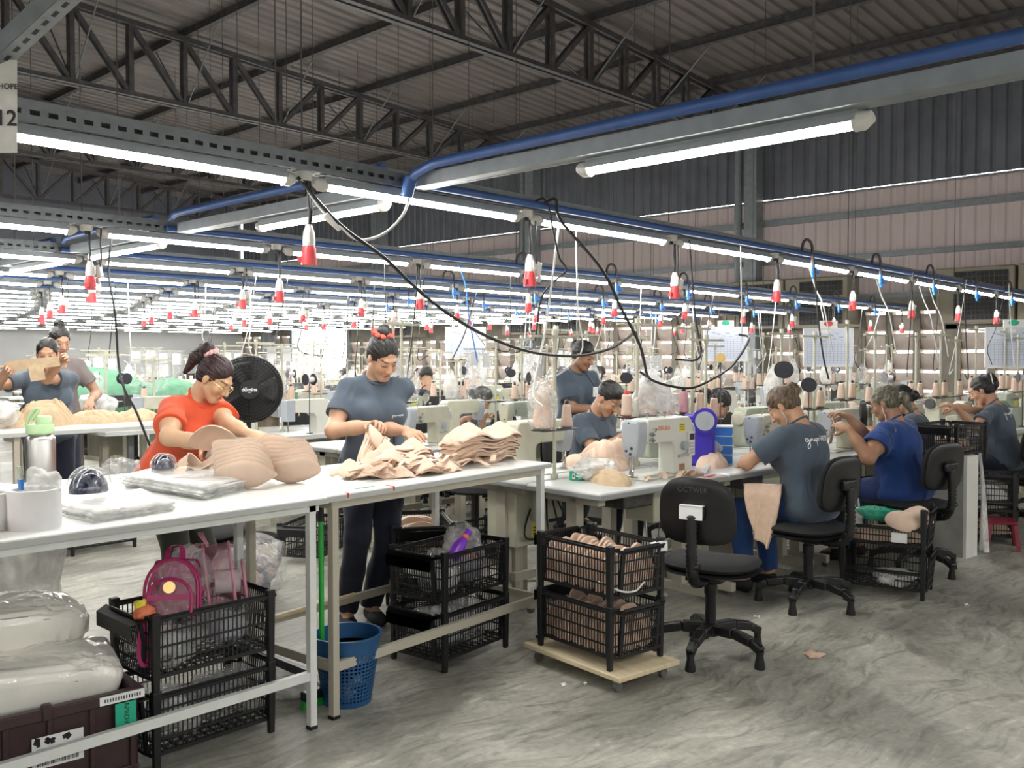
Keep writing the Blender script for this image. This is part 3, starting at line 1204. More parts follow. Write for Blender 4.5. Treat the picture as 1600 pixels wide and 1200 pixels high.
def make_chair(sticker=False):
    def make():
        t = thing('task_chair', 'x', 'chair')
        m, g = M['black_soft'], M['black_gloss']
        # five-star base on tall glides; local +Y is where the sitter faces
        mb = MB()
        mb.lathe([(.0, .10), (.05, .10), (.052, .115), (.045, .15), (.034, .165), (.0, .165)], (0, 0, 0), 20)
        for k in range(5):
            a = R(90 + 36 + 72 * k)
            pts = [(.03 * math.cos(a), .03 * math.sin(a), .135), (.14 * math.cos(a), .14 * math.sin(a), .138), (.24 * math.cos(a), .24 * math.sin(a), .118), (.30 * math.cos(a), .30 * math.sin(a), .085)]
            for i in range(3):
                w0 = (.056, .048, .042)[i]
                mb.bar(pts[i], pts[i + 1], w0, (.052, .046, .042)[i])
        mb.build('star_base', g, t, bevel=.008)
        for k in range(5):
            a = R(90 + 36 + 72 * k)
            mb = MB()
            mb.lathe([(0, 0), (.026, 0), (.027, .01), (.018, .06), (.021, .085), (.0, .085)], (.29 * math.cos(a), .29 * math.sin(a), 0), 12)
            mb.build('glide', g, t)
        mb = MB()
        mb.lathe([(0, .16), (.028, .16), (.028, .30), (.033, .31), (.033, .36), (.024, .365), (.024, .43), (0, .43)], (0, 0, 0), 16)
        mb.build('gas_column', g, t)
        mb = MB()

        def seat(u, v, z0, z1, a=.235, b=.225):
            th = 2 * PI * u
            c, s = math.cos(th), math.sin(th)
            e = .72
            rx = a * math.copysign(abs(c) ** e, c)
            ry = b * math.copysign(abs(s) ** e, s)
            k = math.sin(PI * v) ** .45 if 0 < v < 1 else 0
            z = z0 + (z1 - z0) * (.5 - .5 * math.cos(PI * v))
            drop_ = -.03 * max(0, s) ** 3 * k
            return (rx * k, ry * k + .02, z + drop_)
        mb.grid(lambda u, v: seat(u, v, .435, .505), 36, 9, closed_u=True)
        mb.build('seat', m, t)
        mb = MB()
        mb.grid(lambda u, v: seat(u, v, .418, .45, .238, .228), 36, 7, closed_u=True)
        mb.bx(-.09, .09, -.12, .10, .39, .43)
        mb.build('seat_pan', g, t)

        def back(u, v, d0, d1, a=.19, b=.165):
            th = 2 * PI * u
            c, s = math.cos(th), math.sin(th)
            e = .62
            rx = a * math.copysign(abs(c) ** e, c) * (1 - .10 * s)
            rz = b * math.copysign(abs(s) ** e, s)
            k = math.sin(PI * v) ** .4 if 0 < v < 1 else 0
            y = d0 + (d1 - d0) * (.5 - .5 * math.cos(PI * v))
            x, z = rx * k, rz * k
            y += .55 * x * x - .12 * z
            return (x, -.225 + y, .755 + z)
        mb = MB()
        mb.grid(lambda u, v: back(u, v, -.02, .035), 40, 9, closed_u=True)
        mb.build('backrest', m, t)
        mb = MB()
        mb.grid(lambda u, v: back(u, v, -.032, -.008, .185, .16), 40, 7, closed_u=True)
        mb.build('back_shell', g, t)
        mb = MB()
        pts = [(0, -.06, .405), (0, -.16, .40), (0, -.235, .415), (0, -.275, .47), (0, -.285, .56), (0, -.28, .66), (0, -.275, .745)]
        fine, rs = [], []
        for i in range(len(pts) - 1):
            for q in range(8):
                fine.append(Vector(pts[i]).lerp(Vector(pts[i + 1]), q / 8))
                rs.append(.030 if q % 2 else .023)
        fine.append(Vector(pts[-1]))
        rs.append(.02)
        mb.tube(fine, rs, 12)
        mb.build('bellows_arm', g, t, angle=80)
        mb = MB()
        mb.box((0, -.268, .755), (.12, .045, .07))
        mb.build('bracket', g, t, bevel=.015)
        mb = MB()
        mb.tube([(.0, -.285, .50), (.04, -.285, .50)], .016, 10)
        mb.build('knob', g, t)
        if sticker:
            mb = MB()
            mb.bx(-.06, .055, -.2925, -.29, .725, .79)
            mb.bx(-.06, .055, -.295, -.25, .789, .792)
            mb.build('paper_label', M['paper'], t, smooth=False)
            mb = MB()
            Mx = plane_at((0, -.2755, .865), (1, 0, 0), (0, 0, 1))
            write(mb, 'OCTWER', Mx, .035, 0, -.0)
            mb.build('scratched_lettering', mat('scratched grey letters', (.06, .06, .063), .7), t, smooth=False)
        return t
    return make


CHAIR = Kind(make_chair())


def bag_mesh(name, r, m, parent=None, seed=0., amp=.28, freq=3.2, nu=44, nv=26, flat=.12, loc=None, pinch=0.):
    """a crumpled polythene bag: closed lumpy skin with sharp little folds, resting flat"""
    mb = MB()
    U, Vv = np.meshgrid(np.arange(nu) / nu * 2 * PI, np.linspace(0, PI, nv), indexing='ij')
    d = np.stack([np.cos(U) * np.sin(Vv), np.sin(U) * np.sin(Vv), np.cos(Vv)], -1)
    n1 = fbm(d * freq * .5 + 5 * seed, 2)
    n2 = 1 - np.abs(fbm(d * freq * 1.3 + 9.1 * seed, 3))
    k = 1 + amp * n1 + amp * .55 * (n2 - .6)
    P = d * k[..., None] * np.array(r)
    if pinch:
        h = np.clip(P[..., 2] / r[2], 0, 1.5)
        s = 1 - pinch * h ** 2 / 1.5
        P[..., 0] *= s
        P[..., 1] *= s
        P[..., 2] *= 1 + pinch * .5 * h
    lo = -r[2] * (1 - flat)
    P[..., 2] = np.maximum(P[..., 2], lo) - lo
    nu_, nv_ = P.shape[:2]
    mb.add(P.reshape(-1, 3).tolist(), [(i * nv_ + j, ((i + 1) % nu_) * nv_ + j, ((i + 1) % nu_) * nv_ + j + 1, i * nv_ + j + 1)[::-1] for i in range(nu_) for j in range(nv_ - 1)])
    return mb.build(name, m, parent, loc=loc, angle=70)


def sheet_heap(name, sx, sy, h, m, parent=None, seed=0., loc=None, n=48, folds=7., sharp=1.):
    """a heap of soft fabric: rounded mound crossed by many folds, with a closed underside"""
    u = np.linspace(-1, 1, n)
    X, Y = np.meshgrid(u, u, indexing='ij')
    th = np.arctan2(Y, X)
    rr = np.sqrt(X ** 2 + Y ** 2)
    sq = np.maximum(np.abs(X), np.abs(Y))
    k = np.where(rr > 1e-6, sq / np.maximum(rr, 1e-6), 1)
    PX_, PY_ = X * k, Y * k
    edge = 1 + .22 * fbm(np.stack([np.cos(th) * 1.5 + seed, np.sin(th) * 1.5, 0 * th], -1), 3)
    R_ = np.sqrt(PX_ ** 2 + PY_ ** 2)
    prof = np.clip(1 - R_ ** 2.4, 0, 1) ** .6
    q = np.stack([PX_ * 1.1 + seed * 3.1, PY_ * 1.1, 0 * X + seed], -1)
    w_ = fbm(q, 2)
    w2 = fbm(q * 1.7 + 5, 2)
    f1 = np.abs(np.sin(folds * .55 * (PX_ * .5 + PY_ + 1.1 * w_))) ** .65
    f2 = np.abs(np.sin(folds * .8 * (PX_ - .4 * PY_ + .9 * w2))) ** .65
    mx = np.clip(.5 + 1.2 * fbm(q * .8 + 11, 1), 0, 1)
    Zh = h * prof * (.60 + sharp * (.34 * f1 * mx + .26 * f2 * (1 - mx)) + .16 * w2)
    Zh = np.where(R_ >= .995, 0, np.maximum(Zh, .004))
    mb = MB()
    P = np.stack([PX_ * edge * sx, PY_ * edge * sy, Zh], -1)
    mb.add(P.reshape(-1, 3).tolist(), [(i * n + j, (i + 1) * n + j, (i + 1) * n + j + 1, i * n + j + 1) for i in range(n - 1) for j in range(n - 1)])
    return mb.build(name, m, parent, loc=loc, angle=75)


def ribbon(mb, pts, w, t=.002, up=(0, 0, 1), tw=0.):
    """a soft strap: flat strip following a path"""
    pts = [Vector(p) for p in pts]
    n = len(pts)
    vs, fs = [], []
    for i in range(n):
        d = (pts[min(i + 1, n - 1)] - pts[max(i - 1, 0)])
        d, s, u = frame_from(d if d.length > 1e-8 else (1, 0, 0), up)
        a = tw * i / n
        s2, u2 = s * math.cos(a) + u * math.sin(a), u * math.cos(a) - s * math.sin(a)
        for q, e in ((-1, -1), (1, -1), (1, 1), (-1, 1)):
            vs.append(pts[i] + s2 * q * w / 2 + u2 * e * t / 2)
    for i in range(n - 1):
        for e in range(4):
            fs.append((i * 4 + e, i * 4 + (e + 1) % 4, i * 4 + 4 + (e + 1) % 4, i * 4 + 4 + e))
    fs += [(3, 2, 1, 0), tuple(n * 4 - 4 + e for e in range(4))]
    return mb.add(vs, fs)


def curve_pts(ctrl, n=24):
    """smooth path through the control points"""
    c = [Vector(p) for p in ctrl]
    c = [c[0] * 2 - c[1]] + c + [c[-1] * 2 - c[-2]]
    out = []
    segs = len(c) - 3
    for i in range(segs):
        p0, p1, p2, p3 = c[i:i + 4]
        for k in range(max(2, n // segs)):
            t = k / max(2, n // segs)
            out.append(.5 * ((2 * p1) + (p2 - p0) * t + (2 * p0 - 5 * p1 + 4 * p2 - p3) * t * t + (3 * p1 - p0 - 3 * p2 + p3) * t ** 3))
    out.append(c[-2])
    return out


def make_cone(m_thread, h=.145, r0=.036, r1=.024, core=None):
    def make():
        t = thing('thread_cone', 'x', 'thread')
        mb = MB()
        prof = [(0, .004), (r0 - .006, .004), (r0, .012)]
        for k in range(15):
            z = .012 + (h - .024) * k / 14
            prof.append((r0 + (r1 - r0) * k / 14 + .0012 * (k % 2), z))
        prof += [(r1 - .006, h - .006), (0, h - .006)]
        mb.lathe(prof, (0, 0, 0), 18)
        mb.build('thread', m_thread, t, angle=60)
        mb = MB()
        mb.lathe([(0, 0), (r0 - .006, 0), (r0 - .008, .006), (r1 - .011, h), (r1 - .014, h + .016), (0, h + .016)], (0, 0, 0), 14)
        mb.build('spool', core or M['spool_black'], t)
        return t
    return Kind(make)


CONE = make_cone(M['thread'])
CONE_RED = make_cone(M['thread'], .15, .036, .03, M['red'])
CONE_BIG = make_cone(M['thread'], .22, .07, .045)
CONE_PINK = make_cone(M['thread_pink'], .16, .036, .028)


def make_bagged_cone():
    t = thing('bagged_thread_cone', 'x', 'thread')
    mb = MB()
    prof = [(0, .004), (.055, .004)] + [(.062 - .022 * k / 10 + .001 * (k % 2), .012 + .2 * k / 10) for k in range(11)] + [(.03, .225), (0, .225)]
    mb.lathe(prof, (0, 0, 0), 18)
    mb.build('thread', M['thread'], t)
    bag_mesh('bag', (.095, .09, .15), M['film'], t, 3.3, .16, 2.6, 36, 22, .12)
    return t


BCONE = Kind(make_bagged_cone)


def make_machine(body=None, cover=None, badge=True, panel=True):
    """lockstitch machine: needle end at local -X, hand wheel end at +X, operator side at -Y"""
    def make():
        mb_, mc = body or M['machine'], cover or M['machine_grey']
        t = thing('sewing_machine', 'x', 'sewing machine')
        # bed
        mb = MB()
        mb.bx(-.24, .24, -.085, .09, 0, .008)
        mb.build('bed_plate', M['machine'], t, bevel=.003)
        # C-shaped arm and pillar as one casting
        poly = [(-.165, .315), (-.175, .30), (-.175, .20), (-.16, .185), (.035, .185), (.055, .17), (.062, .15), (.062, .008), (.215, .008), (.222, .05), (.228, .25), (.215, .295), (.19, .315)]
        mb = MB()
        mb.prism([(x, z) for x, z in poly], -.058, .058, Matrix.Rotation(PI / 2, 4, 'X'))
        mb.build('arm', mb_, t, bevel=.014, bseg=3, angle=30)
        # face cover at the needle end
        mb = MB()
        fp = [(-.052, .31), (-.062, .29), (-.062, .22), (-.05, .15), (-.04, .115), (.03, .115), (.045, .16), (.055, .22), (.055, .29), (.045, .31)]
        mb.prism(fp, -.255, -.172, Matrix(((0, 0, 1, 0), (1, 0, 0, 0), (0, 1, 0, 0), (0, 0, 0, 1))))
        mb.build('face_cover', mc, t, bevel=.014, bseg=3)
        mb = MB()
        for y, z in ((-.02, .165), (.015, .15), (-.012, .135)):
            mb.cyl((-.256, y, z), (-.262, y, z), .007, 10)
        mb.cyl((-.256, 0, .296), (-.259, 0, .296), .005, 8)
        mb.build('screws', M['iron'], t)
        mb = MB()
        mb.cyl((-.215, 0, .12), (-.215, 0, .05), .006, 8)
        mb.cyl((-.215, 0, .05), (-.215, 0, .01), .0016, 6)
        mb.cyl((-.215, .02, .12), (-.215, .02, .03), .0055, 8)
        mb.box((-.215, .005, .014), (.024, .05, .006))
        mb.box((-.215, .016, .03), (.014, .02, .022))
        mb.tube([(-.215, .02, .11), (-.18, .05, .10), (-.13, .07, .07)], .003, 6)
        mb.build('needle_bar', M['chrome'], t)
        # thread tension parts
        mb = MB()
        for z, y in ((.235, -.07), (.205, -.07)):
            mb.cyl((-.15, -.058, z), (-.15, -.078, z), .012, 12)
            mb.cyl((-.15, -.078, z), (-.15, -.088, z), .006, 8)
        mb.tube([(-.13, -.058, .26), (-.13, -.085, .265), (-.15, -.09, .25)], .003, 6)
        for x in (-.12, -.03, .03):
            mb.cyl((x, -.01, .315), (x, -.01, .345), .0045, 8)
            mb.cyl((x, -.01, .335), (x, -.01, .345), .011, 10)
        mb.build('tension_assembly', M['chrome'], t)
        # hand wheel / motor end
        mb = MB()
        mb.tube([(.222, 0, .235), (.236, 0, .235), (.250, 0, .235), (.256, 0, .235)], [.052, .058, .054, .03], 22)
        mb.build('hand_wheel', mc, t)
        # stitch dial and reverse lever
        mb = MB()
        mb.cyl((.135, -.058, .16), (.135, -.082, .16), .024, 18)
        mb.cyl((.135, -.082, .16), (.135, -.086, .16), .012, 12)
        mb.bar((.085, -.068, .105), (.17, -.068, .112), .014, .012)
        mb.build('stitch_dial', mc, t, bevel=.002)
        if panel:
            mb = MB()
            mb.bx(.165, .222, -.074, -.058, .10, .232)
            mb.build('control_panel', M['white_plastic'], t, bevel=.004)
            mb = MB()
            mb.bx(.172, .214, -.0755, -.0738, .188, .222)
            mb.build('display', M['ink'], t, smooth=False)
            mb = MB()
            for a in range(3):
                for b in range(4):
                    mb.bx(.174 + a * .014, .183 + a * .014, -.0755, -.0738, .112 + b * .017, .123 + b * .017)
            mb.build('buttons', mc, t, smooth=False)
        if badge:
            mb = MB()
            mb.bx(.10, .148, -.0595, -.0578, .235, .282)
            mb.build('warning_sticker', M['yellow'], t, smooth=False)
            mb = MB()
            mb.bx(.10, .148, -.0595, -.0578, .022, .060)
            mb.build('rating_plate', M['kraft'], t, smooth=False)
            mb = MB()
            write(mb, 'SIRUBA', plane_at((-.035, -.0586, .262), (1, 0, 0), (0, 0, 1)), .033, .0006)
            mb.build('maker_lettering', M['orange_ink'], t, smooth=False)
            mb = MB()
            for k in range(4):
                mb.bx(.104, .144, -.0602, -.0594, .244 + k * .009, .2475 + k * .009)
            mb.build('sticker_print', M['ink'], t, smooth=False)
        return t
    return Kind(make)


MACH = make_machine()
MACH_B = make_machine(M['machine_old'], M['machine_grey'], False, False)
MACH_G = make_machine(M['machine_green'], M['machine_old'], False, True)


def make_overlock():
    """compact overlock head: boxy block, round cloth plate, hand wheel, looper cover"""
    t = thing('overlock_machine', 'x', 'sewing machine')
    m = M['machine_old']
    mb = MB()
    mb.bx(-.13, .15, -.10, .10, 0, .16)
    mb.build('base', m, t, bevel=.015)
    mb = MB()
    poly = [(-.15, .27), (-.16, .24), (-.12, .19), (-.02, .18), (.03, .16), (.16, .16), (.165, .22), (.14, .29), (.0, .30)]
    mb.prism(poly, -.05, .06, Matrix.Rotation(PI / 2, 4, 'X'))
    mb.build('arm', m, t, bevel=.012)
    mb = MB()
    mb.bx(-.14, -.02, -.125, -.10, .02, .12)
    mb.build('looper_cover', M['machine'], t, bevel=.01)
    mb = MB()
    for k in range(4):
        mb.cyl((-.03 + k * .035, -.06, .25), (-.03 + k * .035, -.085, .25), .011, 10)
    mb.cyl((-.14, -.02, .19), (-.14, -.02, .12), .004, 6)
    mb.box((-.14, -.03, .125), (.03, .05, .008))
    mb.build('tension_dials', M['chrome'], t)
    mb = MB()
    mb.tube([(.15, 0, .2), (.165, 0, .2), (.18, 0, .2)], [.05, .055, .045], 18)
    mb.build('hand_wheel', M['iron'], t)
    mb = MB()
    mb.bx(.03, .08, -.052, -.0495, .2, .24)
    mb.build('warning_sticker', M['yellow'], t, smooth=False)
    return t


OVER = Kind(make_overlock)


def make_bench(L=1.16, W=.56, thick=.038):
    """sewing bench: rounded grey top on two T-legs with foot bar, motor box, treadle; local -Y is the operator side"""
    def make():
        t = thing('sewing_bench', 'x', 'table')
        h = .78
        mb = MB()
        mb.bx(-L / 2, L / 2, -W / 2, W / 2, h - thick, h)
        mb.build('tabletop', M['bench_grey'], t, bevel=.012)
        mb = MB()
        mb.bx(-L / 2 - .004, L / 2 + .004, -W / 2 - .004, W / 2 + .004, h - thick - .004, h - .010)
        mb.build('edge_band', M['bench_rim'], t, bevel=.006)
        for s in (-1, 1):
            x = s * (L / 2 - .1)
            mb = MB()
            mb.bx(x - .03, x + .03, -.04, .04, .06, h - thick - .004)
            mb.bx(x - .025, x + .025, -W / 2 + .03, W / 2 - .03, .03, .085)
            mb.bx(x - .03, x + .03, -W / 2 + .08, W / 2 - .08, h - thick - .05, h - thick - .004)
            mb.build('leg', M['cream_enamel'], t, bevel=.004, smooth=False)
            for e in (-1, 1):
                mb = MB()
                mb.cyl((x - .012, e * (W / 2 - .05), .022), (x + .012, e * (W / 2 - .05), .022), .022, 12)
                mb.build('caster', M['rubber'], t)
        mb = MB()
        mb.bx(-L / 2 + .1, L / 2 - .1, .06, .10, .16, .21)
        mb.build('cross_bar', M['cream_enamel'], t, smooth=False)
        mb = MB()
        mb.box((.05, -.02, .10), (.30, .22, .016), rotm(.2, 0, 0))
        mb.cyl((.05, -.02, .1), (.05, .08, .19), .008, 6)
        mb.build('treadle', M['cream_enamel'], t, bevel=.004)
        mb = MB()
        mb.cyl((.16, -.02, .11), (.16, .02, h - .2), .005, 6)
        mb.build('treadle_rod', M['chrome'], t)
        mb = MB()
        mb.bx(.12, .36, -.08, .14, h - .27, h - thick - .01)
        mb.build('control_box', M['machine_old'], t, bevel=.01)
        mb = MB()
        mb.bx(-.20, .06, -.12, .12, h - .15, h - thick - .004)
        mb.build('oil_pan', M['iron'], t, bevel=.01)
        return t
    return Kind(make)


BENCH = make_bench()
# ---------------------------------------------------------------- the white packing benches in front
TOP = .935


def leg_box(name, t, x, y, m, z1=TOP - .03, s=.03):
    mb = MB()
    mb.bx(x - s / 2, x + s / 2, y - s / 2, y + s / 2, .012, z1)
    o = mb.build(name, m, t, smooth=False)
    mb = MB()
    mb.bx(x - s / 2 - .002, x + s / 2 + .002, y - s / 2 - .002, y + s / 2 + .002, 0, .014)
    mb.build('foot_cap', M['black_plastic'], o, smooth=False)


t = thing('packing_table', 'long white-topped packing table with clean white legs, carrying the steel bottle', 'table', (0, 0, 0))
mb = MB()
mb.bx(-1.2, 2.185, 3.05, 4.38, TOP - .022, TOP)
mb.build('tabletop', M['laminate'], t, bevel=.003)
mb = MB()
mb.bx(-1.2, 2.187, 3.048, 4.382, TOP - .026, TOP - .006)
mb.build('edge_band', M['laminate_edge'], t, smooth=False)
mb = MB()
for y in (3.09, 3.64, 4.3):
    mb.bx(-1.15, 2.16, y - .015, y + .015, TOP - .055, TOP - .026)
for x in (-1.1, 2.13):
    mb.bx(x - .015, x + .015, 3.09, 4.3, TOP - .055, TOP - .026)
mb.build('apron', M['white_enamel'], t, smooth=False)
for x in (-1.1, .55, 2.13):
    for y in (3.09, 3.64):
        if x != .55:
            leg_box('leg', t, x, y, M['white_enamel'])
leg_box('leg', t, -1.1, 4.3, M['white_enamel'])
mb = MB()
mb.bx(-1.1, 2.13, 3.078, 3.102, .20, .235)
mb.build('foot_rail', M['white_enamel'], t, smooth=False)
mb = MB()
mb.bx(2.118, 2.142, 3.1, 3.63, .20, .235)
mb.build('end_rail', M['iron'], t, smooth=False)

t = thing('packing_table', 'white-topped packing table with stained cream legs, heaped with beige bras', 'table', (2.205, 3.075, 0), R(4))
mb = MB()
mb.bx(0, 1.52, 0, .84, TOP - .022, TOP - .001)
mb.build('tabletop', M['laminate'], t, bevel=.003)
mb = MB()
mb.bx(-.001, 1.522, -.002, .842, TOP - .028, TOP - .007)
mb.build('edge_band', M['laminate_edge'], t, smooth=False)
mb = MB()
for y in (.03, .8):
    mb.bx(.03, 1.48, y - .014, y + .014, TOP - .06, TOP - .028)
for x in (.045, 1.46):
    mb.bx(x - .014, x + .014, .03, .8, TOP - .06, TOP - .028)
mb.build('apron', M['cream_enamel'], t, smooth=False)
for x in (.05, 1.46):
    for y in (.03, .60 if x < 1 else .8):
        leg_box('leg', t, x, y, M['cream_enamel'] if x < 1 else M['white_enamel'], s=.032)
for nm, a in (('foot_rail', (.05, 1.46, .018, .042)), ('foot_rail', (.05, 1.46, .788, .812)), ('end_rail', (.038, .062, .03, .6)), ('end_rail', (1.448, 1.472, .03, .8))):
    mb = MB()
    mb.bx(a[0], a[1], a[2], a[3], .195, .235)
    mb.build(nm, M['cream_enamel'], t, smooth=False)
# marks and strips of tape on the front of this table
mb = MB()
mb.bx(.10, .108, -.0035, .02, TOP - .02, TOP + .0004)
mb.bx(.36, .368, -.0035, .05, TOP - .02, TOP + .0004)
mb.build('red_mark', M['red'], t, smooth=False)
mb = MB()
mb.bx(.20, .31, .06, .072, TOP, TOP + .0005)
mb.build('green_tape', M['green'], t, smooth=False)

# ---------------------------------------------------------------- on the packing tables
t = thing('water_bottle', 'brushed steel water bottle with a sage green flip lid', 'bottle', (1.535, 4.27, TOP))
mb = MB()
mb.lathe([(0, 0), (.056, 0), (.061, .006), (.062, .20), (.058, .212), (.046, .222), (.044, .232), (0, .232)], (0, 0, 0), 32)
mb.build('body', M['brushed'], t)
mb = MB()
mb.lathe([(0, .226), (.054, .226), (.057, .230), (.057, .262), (.053, .268), (0, .268)], (0, 0, 0), 28)
mb.lathe([(0, .266), (.034, .266), (.031, .298), (.026, .304), (0, .304)], (.012, -.012, 0), 20)
mb.build('lid', M['bottle_lid'], t)
mb = MB()
mb.tube(curve_pts([(-.05, .02, .262), (-.042, .016, .29), (-.022, .004, .33), (-.008, -.004, .335), (-.008, -.004, .325), (-.03, .012, .285)], 30), .0075, 8)
mb.build('carry_loop', M['bottle_lid'], t)

for nm, lb, x, y, r, h in (('paper_roll', 'large white label roll standing on end, holding odds and ends', 1.135, 3.22, .083, .128),
                           ('paper_roll', 'white label roll half hidden behind the one holding odds and ends', 1.02, 3.30, .075, .118)):
    t = thing(nm, lb, 'roll', (x, y, TOP))
    mb = MB()
    mb.lathe([(r - .018, 0), (r, 0), (r, h), (r - .004, h + .002), (r - .018, h), (r - .018, 0)], (0, 0, 0), 36)
    mb.build('wound_labels', M['paper'], t)
    mb = MB()
    mb.lathe([(r - .02, .002), (r - .018, .002), (r - .018, h - .002), (r - .02, h - .002), (r - .02, .002)], (0, 0, 0), 36)
    mb.build('core', M['white_plastic'], t)
t = thing('paint_brush', 'small brush with a blue band standing in the white label roll', 'brush', (1.115, 3.235, TOP + .003))
mb = MB()
mb.bar((0, 0, 0), (-.012, .01, .16), .024, .008)
mb.build('handle', M['white_plastic'], t, bevel=.002)
mb = MB()
mb.bar((-.0095, .008, .122), (-.0118, .0096, .157), .027, .011)
mb.build('blue_band', M['blue_valve'], t)
mb = MB()
mb.bar((-.012, .01, .16), (-.016, .013, .20), .024, .007)
mb.build('tip', M['machine_green'], t)
tag(bag_mesh('plastic_bag', (.052, .045, .06), M['film_milky'], None, 4.2, .35, 3.5, 26, 18, .1, (1.16, 3.21, TOP + .075)), 'crumpled clear bag stuffed into the white label roll', 'bag')
tag(bag_mesh('plastic_bag', (.17, .12, .06), M['film_milky'], None, 8.7, .3, 3.0, 36, 22, .1, (1.08, 3.80, TOP)), 'loose white polythene bag behind the label rolls by the steel bottle', 'bag')
t = thing('carton', 'brown cardboard box at the near corner of the white packing table', 'box', (.90, 3.17, TOP))
mb = MB()
mb.bx(-.1, .09, -.07, .1, 0, .048)
mb.build('tray', M['kraft'], t, bevel=.003)
mb = MB()
mb.bx(-.1, .09, -.07, .1, .048, .056)
mb.build('lid', M['maroon'], t, smooth=False)


def dome(x, y, r, h, lb):
    t = thing('dome_pack', lb, 'package', (x, y, TOP + (.040 if r > .08 else .06)), R(20))
    mb = MB()
    mb.lathe([(r * .86 * math.cos(a), .006 + h * .86 * math.sin(a)) for a in np.linspace(0, PI / 2, 12)], (0, 0, 0), 32, sy=.85)
    mb.build('navy_insert', M['navy_dome'], t)
    mb = MB()
    prof = [(r + .012, 0), (r + .012, .005), (r, .006), (r, .026)] + [(r * math.cos(a), .026 + (h - .026) * math.sin(a)) for a in np.linspace(.05, PI / 2, 12)]
    mb.lathe(prof, (0, 0, 0), 36, sy=.85)
    mb.build('clear_shell', M['film_clear'], t)
    mb = MB()
    for k in (-.4, .25):
        pts = []
        for a in np.linspace(.12, PI - .12, 18):
            xx = r * 1.005 * math.cos(a)
            zz = .026 + (h - .024) * math.sin(a) * math.sqrt(max(.0, 1 - k * k))
            pts.append((xx * math.sqrt(1 - k * k), k * r * .85, max(zz, .02)))
        mb.tube(pts, .0022, 5)
    mb.build('moulded_rib', M['film_milky'], t)


def flat_pack(pts, n, lb, grp):
    """a pile of flat polythene bags; pts: the four corners"""
    for k in range(n):
        mb = MB()
        A, B, Cc, D_ = [Vector((*p, 0)) for p in pts]
        jit = Vector((rng.uniform(-.012, .012), rng.uniform(-.012, .012), 0))
        z0 = TOP + .0 + k * .0095

        def fn(u, v):
            p = A.lerp(B, u).lerp(D_.lerp(Cc, u), v)
            e = min(u, 1 - u, v, 1 - v)
            n_ = float(fbm(np.array([p.x * 9 + k * 3.7, p.y * 9, k * 1.3]), 3))
            return (p + jit + Vector((.006 * n_, .006 * math.sin(n_ * 5), z0 + .010 * min(1, e * 14) + (.0035 * n_ if e > .01 else 0) - 0)))
        mb.grid(fn, 26, 26)
        o = mb.build('polythene_bag_pack', M['film_milky'], None, solid=.0085, angle=80)
        tag(o, lb % ORD[n - 1 - k], 'bag', grp)


flat_pack([(1.285, 3.42), (1.295, 3.15), (1.60, 3.19), (1.66, 3.58)], 4, 'flat bundle of clear bags under the larger dome, %s from the top', 'flat bag bundles under the larger dome')
flat_pack([(1.755, 3.94), (1.80, 3.33), (2.09, 3.48), (2.15, 4.20)], 6, 'flat bundle of clear bags beside the beige cups, %s from the top', 'flat bag bundles beside the cups')
dome(1.46, 3.58, .088, .105, 'large clear plastic dome over a navy cup, beside the label roll')
dome(1.93, 3.93, .062, .072, 'smaller clear dome over a navy cup, close to the woman in orange')
tag(bag_mesh('plastic_bag', (.10, .07, .045), M['film'], None, 2.2, .35, 3.0, 30, 18, .1, (1.86, 4.22, TOP)), 'crumpled clear bag at the rear edge by the elbow of the woman in orange', 'bag')


def cup_bowl(c, n_dir, up, a, b, depth, thick, m, em, name='bra_cup', seed=0.):
    """one moulded foam cup blank: an oval bowl with a wavy rim; n_dir is where its bulge points"""
    n_ = Vector(n_dir).normalized()
    u_ = Vector(up)
    u_ = (u_ - n_ * u_.dot(n_)).normalized()
    s_ = u_.cross(n_)
    mb = MB()
    nu, nv = 40, 9
    c = Vector(c)

    def P(i, j, off):
        th = 2 * PI * i / nu
        r = j / (nv - 1)
        wob = .007 * math.sin(3 * th + seed) * r ** 3 + .009 * math.sin(2 * th + 1.2 * seed) * r ** 3
        e = 1 + .08 * math.cos(2 * th + .6) * r
        d = depth * (1 - r ** 2.2)
        return c + s_ * (a * e * r * math.cos(th)) + u_ * (b * e * r * math.sin(th)) + n_ * (d + wob + off)
    vs = [P(i, j, 0) for j in range(nv) for i in range(nu)] + [P(i, j, -thick) for j in range(nv) for i in range(nu)]
    fs = []
    o2 = nu * nv
    for j in range(nv - 1):
        for i in range(nu):
            i2 = (i + 1) % nu
            fs.append((j * nu + i, (j + 1) * nu + i, (j + 1) * nu + i2, j * nu + i2))
            fs.append((o2 + j * nu + i, o2 + j * nu + i2, o2 + (j + 1) * nu + i2, o2 + (j + 1) * nu + i))
    mb.add(vs, fs)
    mb2 = MB()
    mb.m = [0] * len(mb.f)
    mb.add([], [])
    rim = [((nv - 1) * nu + i, o2 + (nv - 1) * nu + i, o2 + (nv - 1) * nu + (i + 1) % nu, (nv - 1) * nu + (i + 1) % nu) for i in range(nu)]
    mb.f += rim
    mb.m += [1] * len(rim)
    return mb.build(name, [m, em], None, angle=70)


